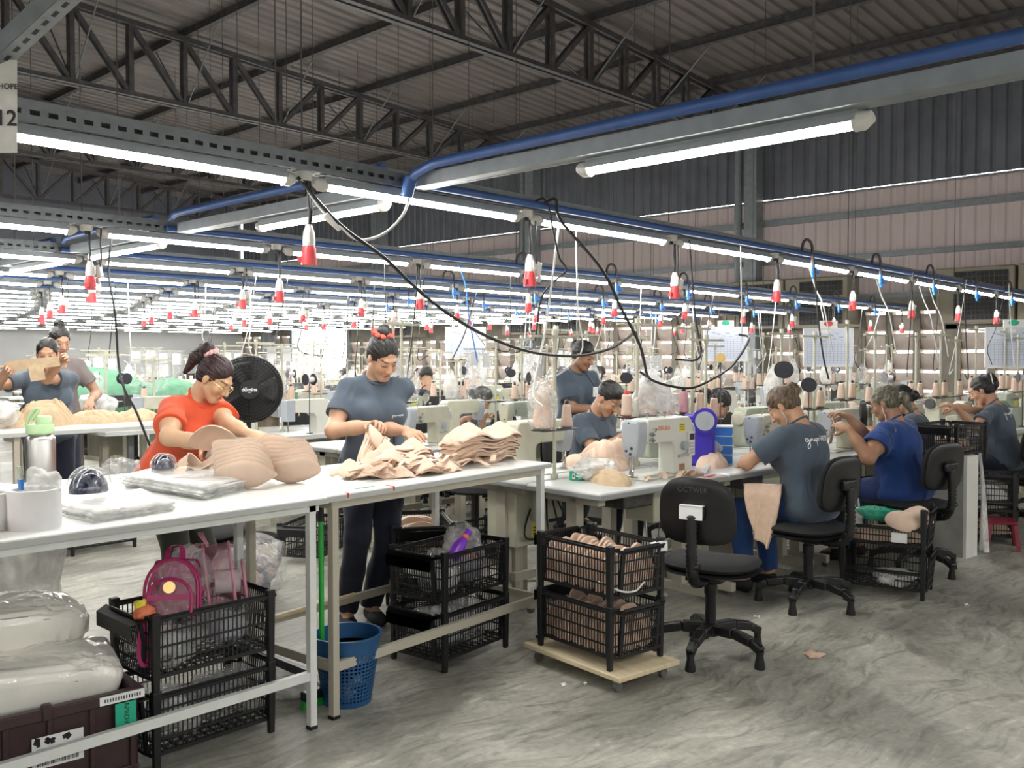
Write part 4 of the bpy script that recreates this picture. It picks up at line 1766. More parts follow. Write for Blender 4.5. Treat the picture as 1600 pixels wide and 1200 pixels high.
def cup_stack(base, nd, step, n, a, b, depth, where, grp, sd):
    for k in range(n):
        q = k / (n - 1)
        c = Vector(base) + Vector(step) * k + Vector((rng.uniform(-.004, .004), rng.uniform(-.004, .004), .03 * math.sin(PI * .5 * q)))
        g = (1 - .20 * q ** 1.6) * (1 + .03 * math.sin(k * 2.6 + sd))
        o = cup_bowl(c, (nd[0] + .02 * math.sin(k + sd), nd[1], nd[2] + .12 * q), (0, 0, 1), a * g, b * g, depth, .005, M['beige_light'], M['beige_edge'], seed=sd + k * .35)
        tag(o, 'beige foam cup nested in the stack %s, %s from front' % (where, ORD[k]), 'foam cup', grp)


cup_stack((2.085, 3.50, 1.002), (-.34, -.50, -.80), (-.0005, .0090, .0112), 8, .120, .092, .062, 'before the woman in orange', 'nested cups before the woman in orange', .7)
cup_stack((2.325, 3.52, .998), (-.30, -.52, -.80), (-.0005, .0085, .0108), 8, .120, .088, .062, 'nearer the standing packer', 'nested cups nearer the standing packer', 2.1)
o = cup_bowl((2.17, 3.93, 1.115), (.35, .55, .55), (0, 0, 1), .10, .085, .06, .006, M['beige_light'], M['beige_edge'], seed=4)
tag(o, 'single pale foam cup held open in the hands of the woman in orange', 'foam cup')
for k, (x, y, r_) in enumerate(((1.93, 3.80, .2), (2.02, 3.95, .8), (1.98, 3.88, 1.9))):
    mb = MB()
    ribbon(mb, curve_pts([(x, y, TOP + .045), (x + .05, y + .03, TOP + .075 + .02 * k), (x + .11, y + .01, TOP + .06), (x + .16, y - .03, TOP + .09)], 18), .05, .006, tw=r_)
    tag(mb.build('bra_wing', M['beige'], None, angle=60), 'loose beige bra wing beside the cup stack, %s from the steel bottle' % ORD[k], 'bra wing', 'loose bra wings')


def bra_layer(seed, fl=0., n=30, w=.50, d=.20, hump=.075):
    """a bra folded flat: two moulded humps with a dip between, ragged wings at the ends"""
    mb = MB()

    def hz(u, v):
        x = (u - .5) * w
        y = (v - .5) * d
        a = math.exp(-((abs(x) - w * .25) / (w * .155)) ** 2) * math.exp(-(y / (d * .42)) ** 2)
        return hump * a + .006 * math.sin(9 * u + seed) + .004 * math.sin(13 * v + 2 * seed)
    vs = []
    for e in (0, 1):
        for i in range(n):
            for j in range(12):
                u, v = i / (n - 1), j / 11
                ed = 1 + .10 * math.sin(u * 11 + seed) * (abs(v - .5) * 2) ** 4 + .05 * math.sin(u * 23 + 2 * seed)
                nar = 1 - .35 * (abs(u - .5) * 2) ** 4
                x = (u - .5) * w
                y = (v - .5) * d * ed * nar
                drop_ = -.10 * max(0, abs(u - .5) * 2 - .86) * fl
                vs.append((x, y, hz(u, v) + drop_ - .007 * e))
    fs = []
    m_ = n * 12
    for i in range(n - 1):
        for j in range(11):
            a, b, c, dd = i * 12 + j, (i + 1) * 12 + j, (i + 1) * 12 + j + 1, i * 12 + j + 1
            fs.append((a, b, c, dd))
            fs.append((m_ + dd, m_ + c, m_ + b, m_ + a))
    bd = [i * 12 for i in range(n)] + [(n - 1) * 12 + j for j in range(1, 12)] + [i * 12 + 11 for i in range(n - 2, -1, -1)] + [j for j in range(10, 0, -1)]
    for q in range(len(bd)):
        a, b = bd[q], bd[(q + 1) % len(bd)]
        fs.append((b, a, m_ + a, m_ + b))
    mb.add(vs, fs)
    return mb


lay = [bra_layer(s * 1.7, 1.).build('bra', [M['beige_light'], M['beige']][s % 2], None, angle=60) for s in range(4)]
used = set()


def put_layer(i, loc, rz, lb, grp, tilt=(0, 0), sc=(1, 1, 1)):
    if i not in used:
        used.add(i)
        o = lay[i]
    else:
        o = lay[i].copy()
        C.objects.link(o)
    o.location = loc
    o.rotation_euler = (tilt[0], tilt[1], rz)
    o.scale = sc
    return tag(o, lb, 'bra', grp)


for k in range(13):
    put_layer(k % 4, (3.50 + rng.uniform(-.012, .012), 3.53 + rng.uniform(-.012, .012) - .004 * k, TOP + .009 + k * .0105), R(5 + rng.uniform(-3, 3)),
              'beige bra in the tall neat stack near the table end, %s from bottom' % ORD[k], 'bras in the tall neat stack', (0, R(1.5)), (1, 1, 1))
for k in range(7):
    put_layer(k % 4, (3.12 + rng.uniform(-.02, .02), 3.72 + rng.uniform(-.02, .02), TOP + .009 + k * .011), R(-8 + rng.uniform(-5, 5)),
              'beige bra in the low stack behind the packer\'s hands, %s from bottom' % ORD[k], 'bras in the low stack', (0, 0), (.7, .9, .8))
heap = [(2.70, 3.50, .012, 20, 0, .1, .75), (2.86, 3.40, .014, -12, .06, 0, .7), (2.98, 3.50, .016, 30, 0, -.12, .7), (2.72, 3.36, .012, -28, .1, .05, .62), (3.02, 3.32, .012, 8, .1, .1, .65),
        (2.80, 3.52, .045, 48, .15, -.1, .62), (2.92, 3.43, .05, -38, .1, .2, .6)]
for k, (x, y, z, a, tx, ty, s) in enumerate(heap):
    put_layer(k % 4, (x, y, TOP + z), R(a), 'beige bra loose in the standing packer\'s heap, %s from the cup stacks' % ORD[k], 'bras in the loose heap', (tx, ty), (s, s, s * 1.1))
# straps and wings spilling towards the table edge
sm = [M['beige'], M['beige_light'], mat('warm beige strap', (.56, .38, .27), .8)]
for k in range(40):
    x, y = rng.uniform(2.52, 3.45), rng.uniform(3.24, 3.46)
    a = rng.uniform(-.6, .6) + (0 if k % 3 else 1.2)
    L = rng.uniform(.12, .30)
    z = TOP + .006 + rng.uniform(0, .05) * (1 if y > 3.28 else .3)
    pts = [(x, y, z), (x + .3 * L * math.cos(a), y + .3 * L * math.sin(a), z + rng.uniform(.0, .035)), (x + .65 * L * math.cos(a + .3), y + .65 * L * math.sin(a + .3) - .01, z + rng.uniform(-.0, .03)),
           (x + L * math.cos(a + .5), y + L * math.sin(a + .5), max(TOP + .004, z - .01))]
    mb = MB()
    ribbon(mb, curve_pts(pts, 15), rng.choice((.014, .018, .03, .045)), .003, tw=rng.uniform(-1.2, 1.2))
    tag(mb.build('bra_strap', sm[k % 3], None, angle=60), 'narrow beige bra strap or wing spilling from the packer\'s heap', 'bra strap', 'beige straps spilling from the heap')
for k, (x, y) in enumerate(((2.60, 3.40), (2.64, 3.50), (2.56, 3.48))):
    mb = MB()
    ribbon(mb, [(x, y, TOP + .03), (x + .03, y + .01, TOP + .055), (x + .065, y + .02, TOP + .06)], .028, .002)
    tag(mb.build('care_label', M['paper'], None), 'small white care label on the bra heap, %s from the cup stacks' % ORD[k], 'label', 'white care labels')
o = cup_bowl((3.02, 3.80, 1.055), (.55, -.35, .3), (0, 0, 1), .085, .10, .05, .006, M['beige_light'], M['beige_edge'], seed=9)
tag(o, 'beige cup with straps held up in the hands of the standing packer', 'foam cup')
for k in range(8):
    mb = MB()
    x0 = 2.93 + .016 * k
    ribbon(mb, curve_pts([(3.00, 3.84, 1.10), (x0 + .02, 3.79 - .008 * k, 1.07), (x0 - .06, 3.73, 1.01), (x0 - .10, 3.70 - .01 * k, .962)], 14), .014, .003, tw=.4)
    tag(mb.build('bra_strap', sm[k % 3], None, angle=60), 'beige strap fanning down from the hands of the standing packer', 'bra strap', 'straps fanning from the packer\'s hands')

# ---------------------------------------------------------------- crates on the floor
fabric_pad = None


def pad_row(n, x0, x1, z0, z1, loc, rz, hw, lb, grp, jit=.012):
    """upright folded cups packed in a row along a crate (local x)"""
    global fabric_pad
    for k in range(n):
        x = x0 + (x1 - x0) * (k + .5) / n
        if fabric_pad is None:
            fabric_pad = []
            for s in range(4):
                mb = MB()

                def fn(u, v, e, s=s):
                    th = PI * u
                    r = .5 + .5 * 0
                    y = -math.cos(th) * (.5 + .03 * math.sin(5 * v + s))
                    z = v * (.55 + .45 * math.sin(th)) + .04 * math.sin(3 * th + s)
                    x_ = .5 * math.sin(PI * v) * math.sin(th) + .12 * math.sin(4 * u + 5 * v + s) + e
                    return (x_, y, z)
                vs = [fn(i / 13, j / 9, e) for e in (0, .55) for i in range(14) for j in range(10)]
                fs = []
                for i in range(13):
                    for j in range(9):
                        q = (i * 10 + j, (i + 1) * 10 + j, (i + 1) * 10 + j + 1, i * 10 + j + 1)
                        fs.append(q[::-1])
                        fs.append(tuple(140 + w_ for w_ in q))
                bd = [i * 10 for i in range(14)] + [130 + j for j in range(1, 10)] + [i * 10 + 9 for i in range(12, -1, -1)] + [j for j in range(8, 0, -1)]
                for q in range(len(bd)):
                    a, b = bd[q], bd[(q + 1) % len(bd)]
                    fs.append((a, b, 140 + b, 140 + a))
                mb.add(vs, fs)
                fabric_pad.append([mb.build('folded_cup', [M['beige_light'], M['beige']][s % 2], None, angle=60), False])
        rec = fabric_pad[rng.randrange(4)]
        if rec[1]:
            o = rec[0].copy()
            C.objects.link(o)
        else:
            o = rec[0]
            rec[1] = True
        c, s_ = math.cos(rz), math.sin(rz)
        o.location = (loc[0] + c * x, loc[1] + s_ * x, loc[2] + z0)
        o.rotation_euler = (0, rng.uniform(-.12, .12), rz + rng.uniform(-.06, .06))
        o.scale = ((x1 - x0) / n * 1.05, hw * rng.uniform(.9, 1.0), (z1 - z0) * rng.uniform(.85, 1.1))
        tag(o, lb % ORD[k], 'folded cup', grp)


TIER = .283
# stack under the clean white table
for k, nm in ((0, 'lower'), (1, 'upper')):
    CRATE.at((1.76, 3.345, TIER * k), R(0), 'black basket crate under the white table, %s of the pair holding the pink bags' % nm, 'black basket crates')
for k, (x, y, z, r, s) in enumerate(((1.62, 3.33, .345, (.12, .13, .08), 1.1), (1.88, 3.36, .345, (.12, .13, .09), 2.6), (1.74, 3.40, .49, (.10, .09, .13), 5.2))):
    tag(bag_mesh('plastic_bag', r, M['film'], None, s, .3, 3.0, 40, 24, .1, (x, y, z)),
        ('clear bag in the upper crate below the pink backpack', 'clear bag in the upper crate below the dusty pink bag', 'clear bag standing up between the two pink bags')[k], 'bag', 'clear bags in the pink-bag crates')
for k, (x, s) in enumerate(((1.63, 7.1), (1.87, 8.4))):
    tag(bag_mesh('plastic_bag', (.13, .13, .10), M['film'], None, s, .3, 3.0, 40, 24, .1, (x, 3.34, .064)), 'clear bag of goods in the lower crate, %s from the brown tote' % ORD[k], 'bag', 'clear bags in the pink-bag crates')
for k, (x, y, z, s) in enumerate(((1.63, 3.33, .36, .06), (1.70, 3.37, .36, .05), (1.90, 3.33, .36, .055), (1.66, 3.34, .08, .06), (1.83, 3.36, .08, .07))):
    tag(bag_mesh('folded_garment', (s * 1.2, s * 1.3, s), [M['paper'], M['steel_grey'], M['board_blue']][k % 3], None, 3 + k, .3, 2.5, 20, 14, .1, (x, y, z)),
        'small bundle inside a clear bag in the pink-bag crates, %s from the brown tote' % ORD[k], 'bundle', 'small bundles in clear bags')


def backpack(loc, rz, w, h, d, film, trim, lb, badge=True, tilt=0.):
    t = thing('clear_backpack', lb, 'backpack', loc, rz)
    t.rotation_euler = (tilt, 0, rz)

    def arch(yy, sx=1., n=22):
        return [(-w / 2 * sx, yy, .0)] + [(-w / 2 * sx * math.cos(a) if True else 0, yy, h * .45 + h * .55 * sx * math.sin(a)) for a in np.linspace(0, PI, n)] + [(w / 2 * sx, yy, .0)]
    mb = MB()
    A, B = arch(-d / 2), arch(d / 2)
    for i in range(len(A) - 1):
        mb.add([A[i], A[i + 1], B[i + 1], B[i]], [(0, 1, 2, 3)])
    mb.add(A, [tuple(range(len(A)))])
    mb.add(B, [tuple(range(len(B)))[::-1]])
    mb.build('vinyl_body', film, t, smooth=False)
    for yy in (-d / 2, d / 2):
        mb = MB()
        mb.tube(arch(yy), .006, 8)
        mb.tube([(-w / 2, yy, 0), (w / 2, yy, 0)], .006, 8)
        mb.build('piping', trim, t)
    mb = MB()
    A2 = arch(-d / 2 - .045, .82)
    A3 = arch(-d / 2, .84)
    A2 = [(p[0], p[1], p[2] * .72) for p in A2]
    A3 = [(p[0], p[1], p[2] * .72) for p in A3]
    mb.add(A2, [tuple(range(len(A2)))])
    for i in range(len(A2) - 1):
        mb.add([A2[i], A2[i + 1], A3[i + 1], A3[i]], [(0, 1, 2, 3)])
    pk = mb.build('front_pocket', film, t, smooth=False)
    mb = MB()
    mb.tube(A2, .006, 8)
    mb.bar((A2[3][0], A2[3][1] - .002, h * .33), (A2[-4][0], A2[3][1] - .002, h * .33), .004, .02)
    mb.build('pocket_piping', trim, t)
    if badge:
        mb = MB()
        mb.cyl((0, -d / 2 - .046, h * .5), (0, -d / 2 - .052, h * .5), .022, 20)
        mb.build('gold_badge', M['gold'], t)
    mb = MB()
    for s in (-1, 1):
        ribbon(mb, curve_pts([(s * .04, d / 2, h), (s * .07, d / 2 + .05, h * .95), (s * .09, d / 2 + .07, h * .5), (s * .08, d / 2 + .01, .04)], 20), .03, .004)
    ribbon(mb, curve_pts([(-.03, d / 2 - .02, h), (-.02, d / 2, h + .05), (.02, d / 2, h + .05), (.03, d / 2 - .02, h)], 12), .02, .004)
    mb.build('strap', trim, t)
    return t


backpack((1.645, 3.29, .52), R(-35), .19, .21, .09, M['film_pink'], M['pink'], 'see-through hot pink backpack with a round gold badge in the upper crate', True, R(-14))
backpack((1.915, 3.40, .50), R(62), .17, .24, .10, M['film_pink'], M['pink_pale'], 'see-through dusty pink bag standing at the far end of the upper crate', False, R(-6))
t = thing('toilet_roll', 'white paper roll inside the dusty pink bag', 'roll', (1.93, 3.385, .585))
mb = MB()
mb.lathe([(.012, -.05), (.045, -.05), (.047, -.04), (.047, .04), (.045, .05), (.012, .05), (.012, -.05)], (0, 0, 0), 22, rotm(R(90), 0, R(62)))
mb.build('paper', M['paper'], t)
t = thing('pouch', 'bright magenta pouch behind the hot pink backpack', 'pouch', (1.75, 3.46, .56))
mb = MB()
mb.box((0, 0, .06), (.12, .03, .14), rotm(.3, .35, .5))
mb.build('vinyl', mat('magenta vinyl', (.55, .02, .33), .25), t, bevel=.012)
mb = MB()
mb.tube(curve_pts([(-.05, -.02, .10), (-.02, -.05, .16), (.03, -.05, .16)], 10), .004, 6)
mb.build('zip', M['pink'], t)
t = thing('lanyard', 'red and yellow trinket with a pink wrist loop hanging over the crate end', 'lanyard', (1.515, 3.245, .50))
mb = MB()
ribbon(mb, curve_pts([(.0, 0, .06), (-.025, -.02, .0), (-.035, -.03, -.08), (-.02, -.035, -.115), (0, -.03, -.10), (.0, -.015, -.02), (.0, 0, .06)], 30), .014, .003, up=(0, 1, 0))
mb.build('loop', M['pink'], t)
o = bag_mesh('charm', (.042, .03, .022), M['orange_ink'], t, 2.0, .4, 3, 18, 12, .2, (.0, .0, .05))
bag_mesh('yellow_charm', (.022, .02, .018), M['yellow'], t, 6.0, .4, 3, 16, 10, .2, (-.006, .012, .082))

# second pair, under the stained table
for k, nm in ((0, 'lower'), (1, 'upper')):
    CRATE.at((3.16, 3.37, TIER * k), R(6), 'black basket crate under the bra table, %s of the pair with the purple bottle' % nm, 'black basket crates')
for k, (x, y, z, r, s) in enumerate(((3.04, 3.33, .345, (.10, .13, .10), 3.1), (3.28, 3.40, .345, (.11, .13, .15), 4.6), (3.06, 3.36, .062, (.13, .13, .10), 5.9), (3.27, 3.39, .062, (.12, .13, .10), 6.6))):
    tag(bag_mesh('plastic_bag', r, M['film'], None, s, .32, 3.2, 40, 24, .1, (x, y, z)),
        ('clear bag at the near end of the upper crate with the purple bottle', 'clear bag behind the purple bottle', 'clear bag at the near end of the lower crate under the purple bottle', 'clear bag at the far end of the lower crate under the purple bottle')[k],
        'bag', 'clear bags in the purple-bottle crates')
for k, (x, y, z, s) in enumerate(((3.05, 3.33, .36, .06), (3.24, 3.36, .36, .065), (3.32, 3.42, .36, .06), (3.10, 3.36, .08, .06), (3.26, 3.38, .08, .06))):
    tag(bag_mesh('folded_garment', (s * 1.2, s * 1.3, s), [M['paper'], M['steel_grey'], M['red'], M['board_blue']][k % 4], None, 13 + k, .3, 2.5, 20, 14, .1, (x, y, z)),
        'small bundle inside a clear bag in the purple-bottle crates, %s from the packer' % ORD[k], 'bundle', 'small bundles in clear bags')
t = thing('squeeze_bottle', 'purple plastic bottle with an orange collar lying on the upper crate', 'bottle', (3.155, 3.30, .555))
t.rotation_euler = (R(10), R(48), R(20))
mb = MB()
mb.lathe([(0, -.07), (.028, -.07), (.034, -.062), (.035, -.01), (.027, .03), (.018, .05), (0, .05)], (0, 0, 0), 20)
mb.build('body', M['violet'], t)
mb = MB()
mb.lathe([(0, .045), (.019, .045), (.021, .05), (.021, .066), (0, .066)], (0, 0, 0), 18)
mb.build('collar', M['orange_ink'], t)
mb = MB()
mb.lathe([(0, .066), (.022, .066), (.021, .09), (.014, .10), (0, .10)], (0, 0, 0), 18)
mb.build('cap', M['violet'], t)
# taller crate behind it with folded goods
CRATE.at((3.52, 4.02, .285), R(55), 'black basket crate of beige cups standing behind the purple-bottle crates', 'black basket crates')
CRATE.at((3.52, 4.02, .002), R(55), 'black basket crate on the floor beneath the crate of beige cups behind the bra table', 'black basket crates')
pad_row(12, -.22, .22, .07, .255, (3.52, 4.02, .285), R(55), .27, 'beige folded cup in the crate behind the purple-bottle crates, %s along', 'cups in the crate behind the bra table')

# pair on the wooden dolly
t = thing('dolly', 'low pale wooden dolly on small casters under the crates of beige cups', 'dolly', (3.49, 2.68, 0), R(82))
mb = MB()
mb.bx(-.33, .33, -.20, .20, .062, .085)
mb.build('board', M['wood'], t, bevel=.003)
for a in (-1, 1):
    for b in (-1, 1):
        mb = MB()
        mb.cyl((a * .27 - .01, b * .15, .022), (a * .27 + .012, b * .15, .022), .022, 14)
        cs = mb.build('caster', M['rubber'], t)
        mb = MB()
        mb.bx(a * .27 - .016, a * .27 + .016, b * .15 - .016, b * .15 + .016, .040, .063)
        mb.build('fork', M['galv'], cs)
for k, nm in ((0, 'lower'), (1, 'upper')):
    CRATE.at((3.49, 2.68, .086 + TIER * k * .97), R(-98), 'black basket crate packed with beige cups on the wooden dolly, %s of two' % nm, 'black basket crates')
    for q, dy in enumerate((-.075, .075)):
        c_, s_ = math.cos(R(82)), math.sin(R(82))
        pad_row(17, -.225, .225, .065, .235 if k == 0 else .245, (3.49 - s_ * dy, 2.68 + c_ * dy, .086 + TIER * k * .97), R(82), .145,
                'beige folded cup in the %s dolly crate, %%s along its %s row' % (nm, ('aisle-side', 'bench-side')[q]), 'cups in the dolly crates')
t = thing('paper_label', 'small white paper tag on the rim of the upper dolly crate', 'label', (3.585, 2.412, .632), R(-8))
mb = MB()
mb.bx(-.05, .05, -.016, -.013, -.04, .002)
mb.bx(-.05, .05, -.016, .012, .001, .003)
mb.build('paper', M['paper'], t, smooth=False)
t = thing('cord_tie', 'white cord tied round the corner of the upper dolly crate', 'cord', (0, 0, 0))
mb = MB()
mb.tube(curve_pts([(3.312, 2.55, .475), (3.308, 2.47, .46), (3.312, 2.405, .452), (3.38, 2.395, .445), (3.44, 2.41, .45), (3.52, 2.425, .478)], 30), .0045, 6)
mb.build('strand', M['cable_white'], t)

# tote and wrapped stacks under the clean table
t = thing('storage_tote', 'dark brown plastic tote with barcode stickers under the white table', 'tote', (1.05, 3.40, 0), R(-6))
mb = MB()
for a in ((-.42, .42, -.2, -.19, .04, .335), (-.42, .42, .19, .2, .04, .335), (-.42, -.41, -.2, .2, .04, .335), (.41, .42, -.2, .2, .04, .335), (-.42, .42, -.2, .2, .03, .042)):
    mb.bx(*a)
for k in range(7):
    x = -.40 + k * .133
    mb.bx(x - .008, x + .008, -.212, -.2, .05, .30)
mb.bx(-.42, .42, -.212, -.2, .05, .066)
mb.build('body', M['bin_brown'], t, bevel=.003)
mb = MB()
for a in ((-.435, .435, -.225, -.19, .30, .338), (-.435, .435, .19, .225, .30, .338), (-.435, -.405, -.2, .2, .30, .338), (.405, .435, -.2, .2, .30, .338)):
    mb.bx(*a)
for x in (-.1, .12):
    mb.bx(x - .015, x + .015, -.232, -.20, .30, .352)
mb.build('rim', M['bin_brown'], t, bevel=.004)
mb = MB()
mb.bx(-.20, -.12, -.2145, -.2125, .16, .25)
mb.build('barcode_sticker', M['paper'], t, smooth=False)
mb = MB()
mb.bx(.075, .235, -.2145, -.2125, .14, .245)
st = mb.build('barcode_sticker', M['paper'], t, smooth=False)
mb = MB()
x = .09
r2 = random.Random(5)
while x < .22:
    w_ = r2.choice((.0015, .0025, .004))
    mb.bx(x, x + w_, -.2152, -.2144, .148, .168)
    x += w_ + r2.choice((.0015, .003))
for k in range(3):
    mb.bx(.09, .165 - .012 * k, -.2152, -.2144, .178 + .011 * k, .184 + .011 * k)
for k in range(9):
    a, b = r2.uniform(.08, .2), r2.uniform(.222, .243)
    mb.box((a, -.2148, b), (r2.uniform(.008, .03), .001, r2.uniform(.005, .02)), rotm(0, r2.uniform(0, 3), 0))
mb.build('print', M['ink'], st, smooth=False)
mb = MB()
mb.bx(.335, .405, -.2285, -.2265, .175, .300)
gs = mb.build('green_sticker', M['green'], t, smooth=False)
mb = MB()
Mx = plane_at((.372, -.2288, .235), (0, 0, -1), (1, 0, 0))
write(mb, 'APROVADO', Mx, .024, .0003, .0004)
mb.build('lettering', M['ink'], gs, smooth=False)
mb = MB()
mb.bx(.285, .435, -.2275, -.2252, .305, .334)
ws = mb.build('tape_strip', M['paper'], t, smooth=False)
mb = MB()
for k in range(14):
    mb.bx(.30 + k * .009, .304 + k * .009, -.2282, -.2274, .313, .325)
mb.build('tape_print', M['ink'], ws, smooth=False)


def wrapped(loc, rz, sx, sy, sz, seed, lb, tx=0.):
    mb = MB()

    def fn(u, v):
        th = 2 * PI * u
        c, s = math.cos(th), math.sin(th)
        e = .35
        ph = PI * (v - .5)
        cz = math.copysign(abs(math.sin(ph)) ** .45, math.sin(ph))
        cr = abs(math.cos(ph)) ** .4
        x, y = math.copysign(abs(c) ** e, c) * cr, math.copysign(abs(s) ** e, s) * cr
        p = np.array([x * 1.6 + seed, y * 1.6, cz * 1.2 + seed])
        n_ = float(fbm(p, 2))
        n2 = abs(float(fbm(np.array([x * 3.5 + seed + n_, y * 9, cz * 3]), 2)))
        n3 = abs(float(fbm(np.array([x * 9 + 2 * n_, y * 4 + seed, cz * 5]), 2)))
        k = 1 + .07 * n_
        return (x * sx * k, y * sy * k, cz * sz * (1 + .16 * n_) - .014 * (1 - n2) ** 4 - .009 * (1 - n3) ** 5 + .012)
    mb.grid(fn, 110, 44, closed_u=True)
    o = mb.build('wrapped_pack', M['wrapped'], None, angle=80)
    o.location = loc
    o.rotation_euler = (tx, R(5), rz)
    tag(o, lb, 'wrapped pack', 'film-wrapped packs in the brown tote')
    return o


wrapped((1.13, 3.42, .375), R(-8), .34, .17, .09, 1.0, 'film-wrapped cream pack resting in the brown tote, front one', R(6))
wrapped((1.10, 3.62, .52), R(2), .33, .16, .10, 4.0, 'shiny film-wrapped cream pack behind and above the front one in the tote', R(4))
wrapped((1.05, 3.50, .21), R(-6), .33, .15, .10, 7.0, 'film-wrapped pack at the bottom of the brown tote', 0)

t = thing('waste_basket', 'blue lattice waste basket on the floor by the table legs', 'basket', (2.41, 3.23, 0))
mb = MB()
n_u, n_v = 44, 13
for i in range(n_u):
    a = 2 * PI * i / n_u
    for s in (-1, 1):
        pts = [((.105 + .04 * k / 6) * math.cos(a), (.105 + .04 * k / 6) * math.sin(a), .02 + .27 * k / 6) for k in range(7)]
    mb.bar(pts[0], pts[-1], .0075, .003, up=(math.cos(a), math.sin(a), 0))
for k in range(n_v + 1):
    z = .02 + .21 * k / n_v
    r = .105 + .04 * (z - .02) / .27
    mb.lathe([(r - .002, z - .0035), (r + .0015, z - .0035), (r + .0015, z + .0035), (r - .002, z + .0035), (r - .002, z - .0035)], (0, 0, 0), 44)
mb.build('lattice_wall', M['basket_blue'], t, smooth=False)
mb = MB()
mb.lathe([(.136, .235), (.139, .235), (.146, .292), (.155, .296), (.155, .302), (.142, .302), (.136, .235)], (0, 0, 0), 40)
mb.build('rim', M['basket_blue'], t)
mb = MB()
mb.lathe([(0, 0), (.104, 0), (.108, .022), (0, .022)], (0, 0, 0), 36)
mb.build('base', M['basket_blue'], t)
tag(bag_mesh('crumpled_paper', (.085, .085, .07), M['paper'], None, 3.0, .4, 4, 30, 18, .1, (2.41, 3.23, .025)), 'crumpled white scraps in the blue waste basket', 'scraps')
t = thing('broom', 'green-handled broom standing behind the cream table leg', 'broom', (2.315, 3.28, 0))
mb = MB()
mb.cyl((0, 0, .07), (0.005, .01, .80), .0115, 12)
mb.build('handle', M['broom_green'], t)
mb = MB()
mb.cyl((0.005, .01, .79), (0.006, .011, .87), .0135, 12)
mb.tube([(.006 + .012 * math.cos(a), .011, .885 + .012 * math.sin(a)) for a in np.linspace(0, 2 * PI, 12)], .003, 6)
mb.build('grip', M['black_gloss'], t)
mb = MB()
mb.bx(-.10, .10, -.02, .02, .035, .075)
mb.build('head', M['black_gloss'], t, bevel=.006)
mb = MB()
for i in range(26):
    mb.bar((-.095 + i * .0076, 0, .04), (-.105 + i * .0084, 0, 0.002), .004, .03, up=(0, 1, 0))
mb.build('bristles', M['broom_green'], t)
t = thing('wooden_pole', 'brown wooden pole lying across the rails by the packer\'s feet', 'pole', (0, 0, 0))
mb = MB()
mb.cyl((2.02, 3.72, .262), (2.93, 3.86, .254), .012, 10)
mb.build('shaft', M['wood'], t)
for k, (x, y, r, s, lb) in enumerate(((2.20, 3.56, (.17, .13, .07), 11.0, 'clear bag of white goods on the floor behind the crates and table legs'),
                                      (2.28, 3.42, (.10, .08, .05), 12.3, 'small flat clear bag on the floor beside the blue basket'),
                                      (2.9, 5.05, (.32, .25, .24), 13.7, 'big clear sack of scraps on the floor behind the packing tables'),
                                      (1.50, 4.42, (.20, .14, .42), 15.2, 'tall milky sack standing on the floor behind the white table'))):
    tag(bag_mesh('plastic_bag', r, M['film_milky'] if k != 2 else M['film'], None, s, .25, 3, 44, 26, .1, (x, y, .002)), lb, 'bag')
tag(bag_mesh('scrap_heap', (.26, .2, .15), mat('mixed fabric scraps', (.30, .32, .40), .9, 0, .4, 14, col2=(.62, .5, .42), contrast=(.45, .6)), None, 3.3, .4, 3, 34, 20, .1, (2.9, 5.05, .004)),
    'mixed scraps inside the big clear sack behind the packing tables', 'scraps')

# open-fronted bins by the chairs
for k, nm in ((0, 'lower'), (1, 'upper')):
    BIN.at((5.93, 2.24, TIER * k * .96), R(-79), 'black open-fronted crate on the aisle floor, %s of the pair with the green cloth' % nm, 'black open-fronted crates')


def soft(name, loc, rz, sx, sy, h, m, seed, lb, cat, folds=6, grp=None):
    o = sheet_heap(name, sx, sy, h, m, None, seed, loc, 40, folds)
    o.rotation_euler = (0, 0, rz)
    return tag(o, lb, cat, grp)


zb = TIER * .96 + .065
soft('cloth_pile', (5.93, 2.24, zb), R(-79), .22, .14, .09, M['beige'], 1.5, 'beige goods filling the bottom of the open crate', 'cloth')
tag(cup_bowl((5.82, 2.10, zb + .14), (-.5, -.3, .8), (0, 0, 1), .10, .085, .06, .006, M['beige_light'], M['beige_edge'], seed=2), 'pale beige cup lying at the front of the open crate', 'foam cup')
tag(cup_bowl((5.95, 2.05, zb + .16), (-.2, -.5, .8), (0, 0, 1), .10, .085, .06, .006, M['beige_light'], M['beige_edge'], seed=5), 'pale beige cup propped at the aisle end of the open crate', 'foam cup')
tag(bag_mesh('green_bag', (.06, .15, .05), film_mat('mint film', (.05, .5, .33), .75, .2, 20), None, 5.5, .3, 3, 30, 18, .1, (5.90, 2.27, zb + .11)), 'crumpled mint green bag across the open crate', 'bag')
t = thing('carrier_bag', 'white plastic carrier bag with looped handles in the open crate', 'bag', (5.86, 2.43, zb + .06))
bag_mesh('pouch', (.075, .06, .06), M['film_milky'], t, 6.5, .3, 3, 26, 18, .1)
mb = MB()
for dx in (-.02, .02):
    ribbon(mb, curve_pts([(-.03, dx, .09), (-.02, dx, .16), (.01, dx, .185), (.03, dx, .15), (.035, dx, .09)], 20), .012, .003)
mb.build('handle', M['paper'], t)
soft('cloth', (6.02, 2.12, zb + .12), R(10), .06, .07, .07, M['lime'], 8.5, 'lime yellow cloth at the back of the open crate', 'cloth')
t = thing('paper_label', 'white paper note on the front rim of the open crate', 'label', (5.765, 2.10, zb + .045), R(-79))
mb = MB()
mb.bx(-.045, .045, -.018, -.014, -.03, .03)
mb.build('paper', M['paper'], t, smooth=False)
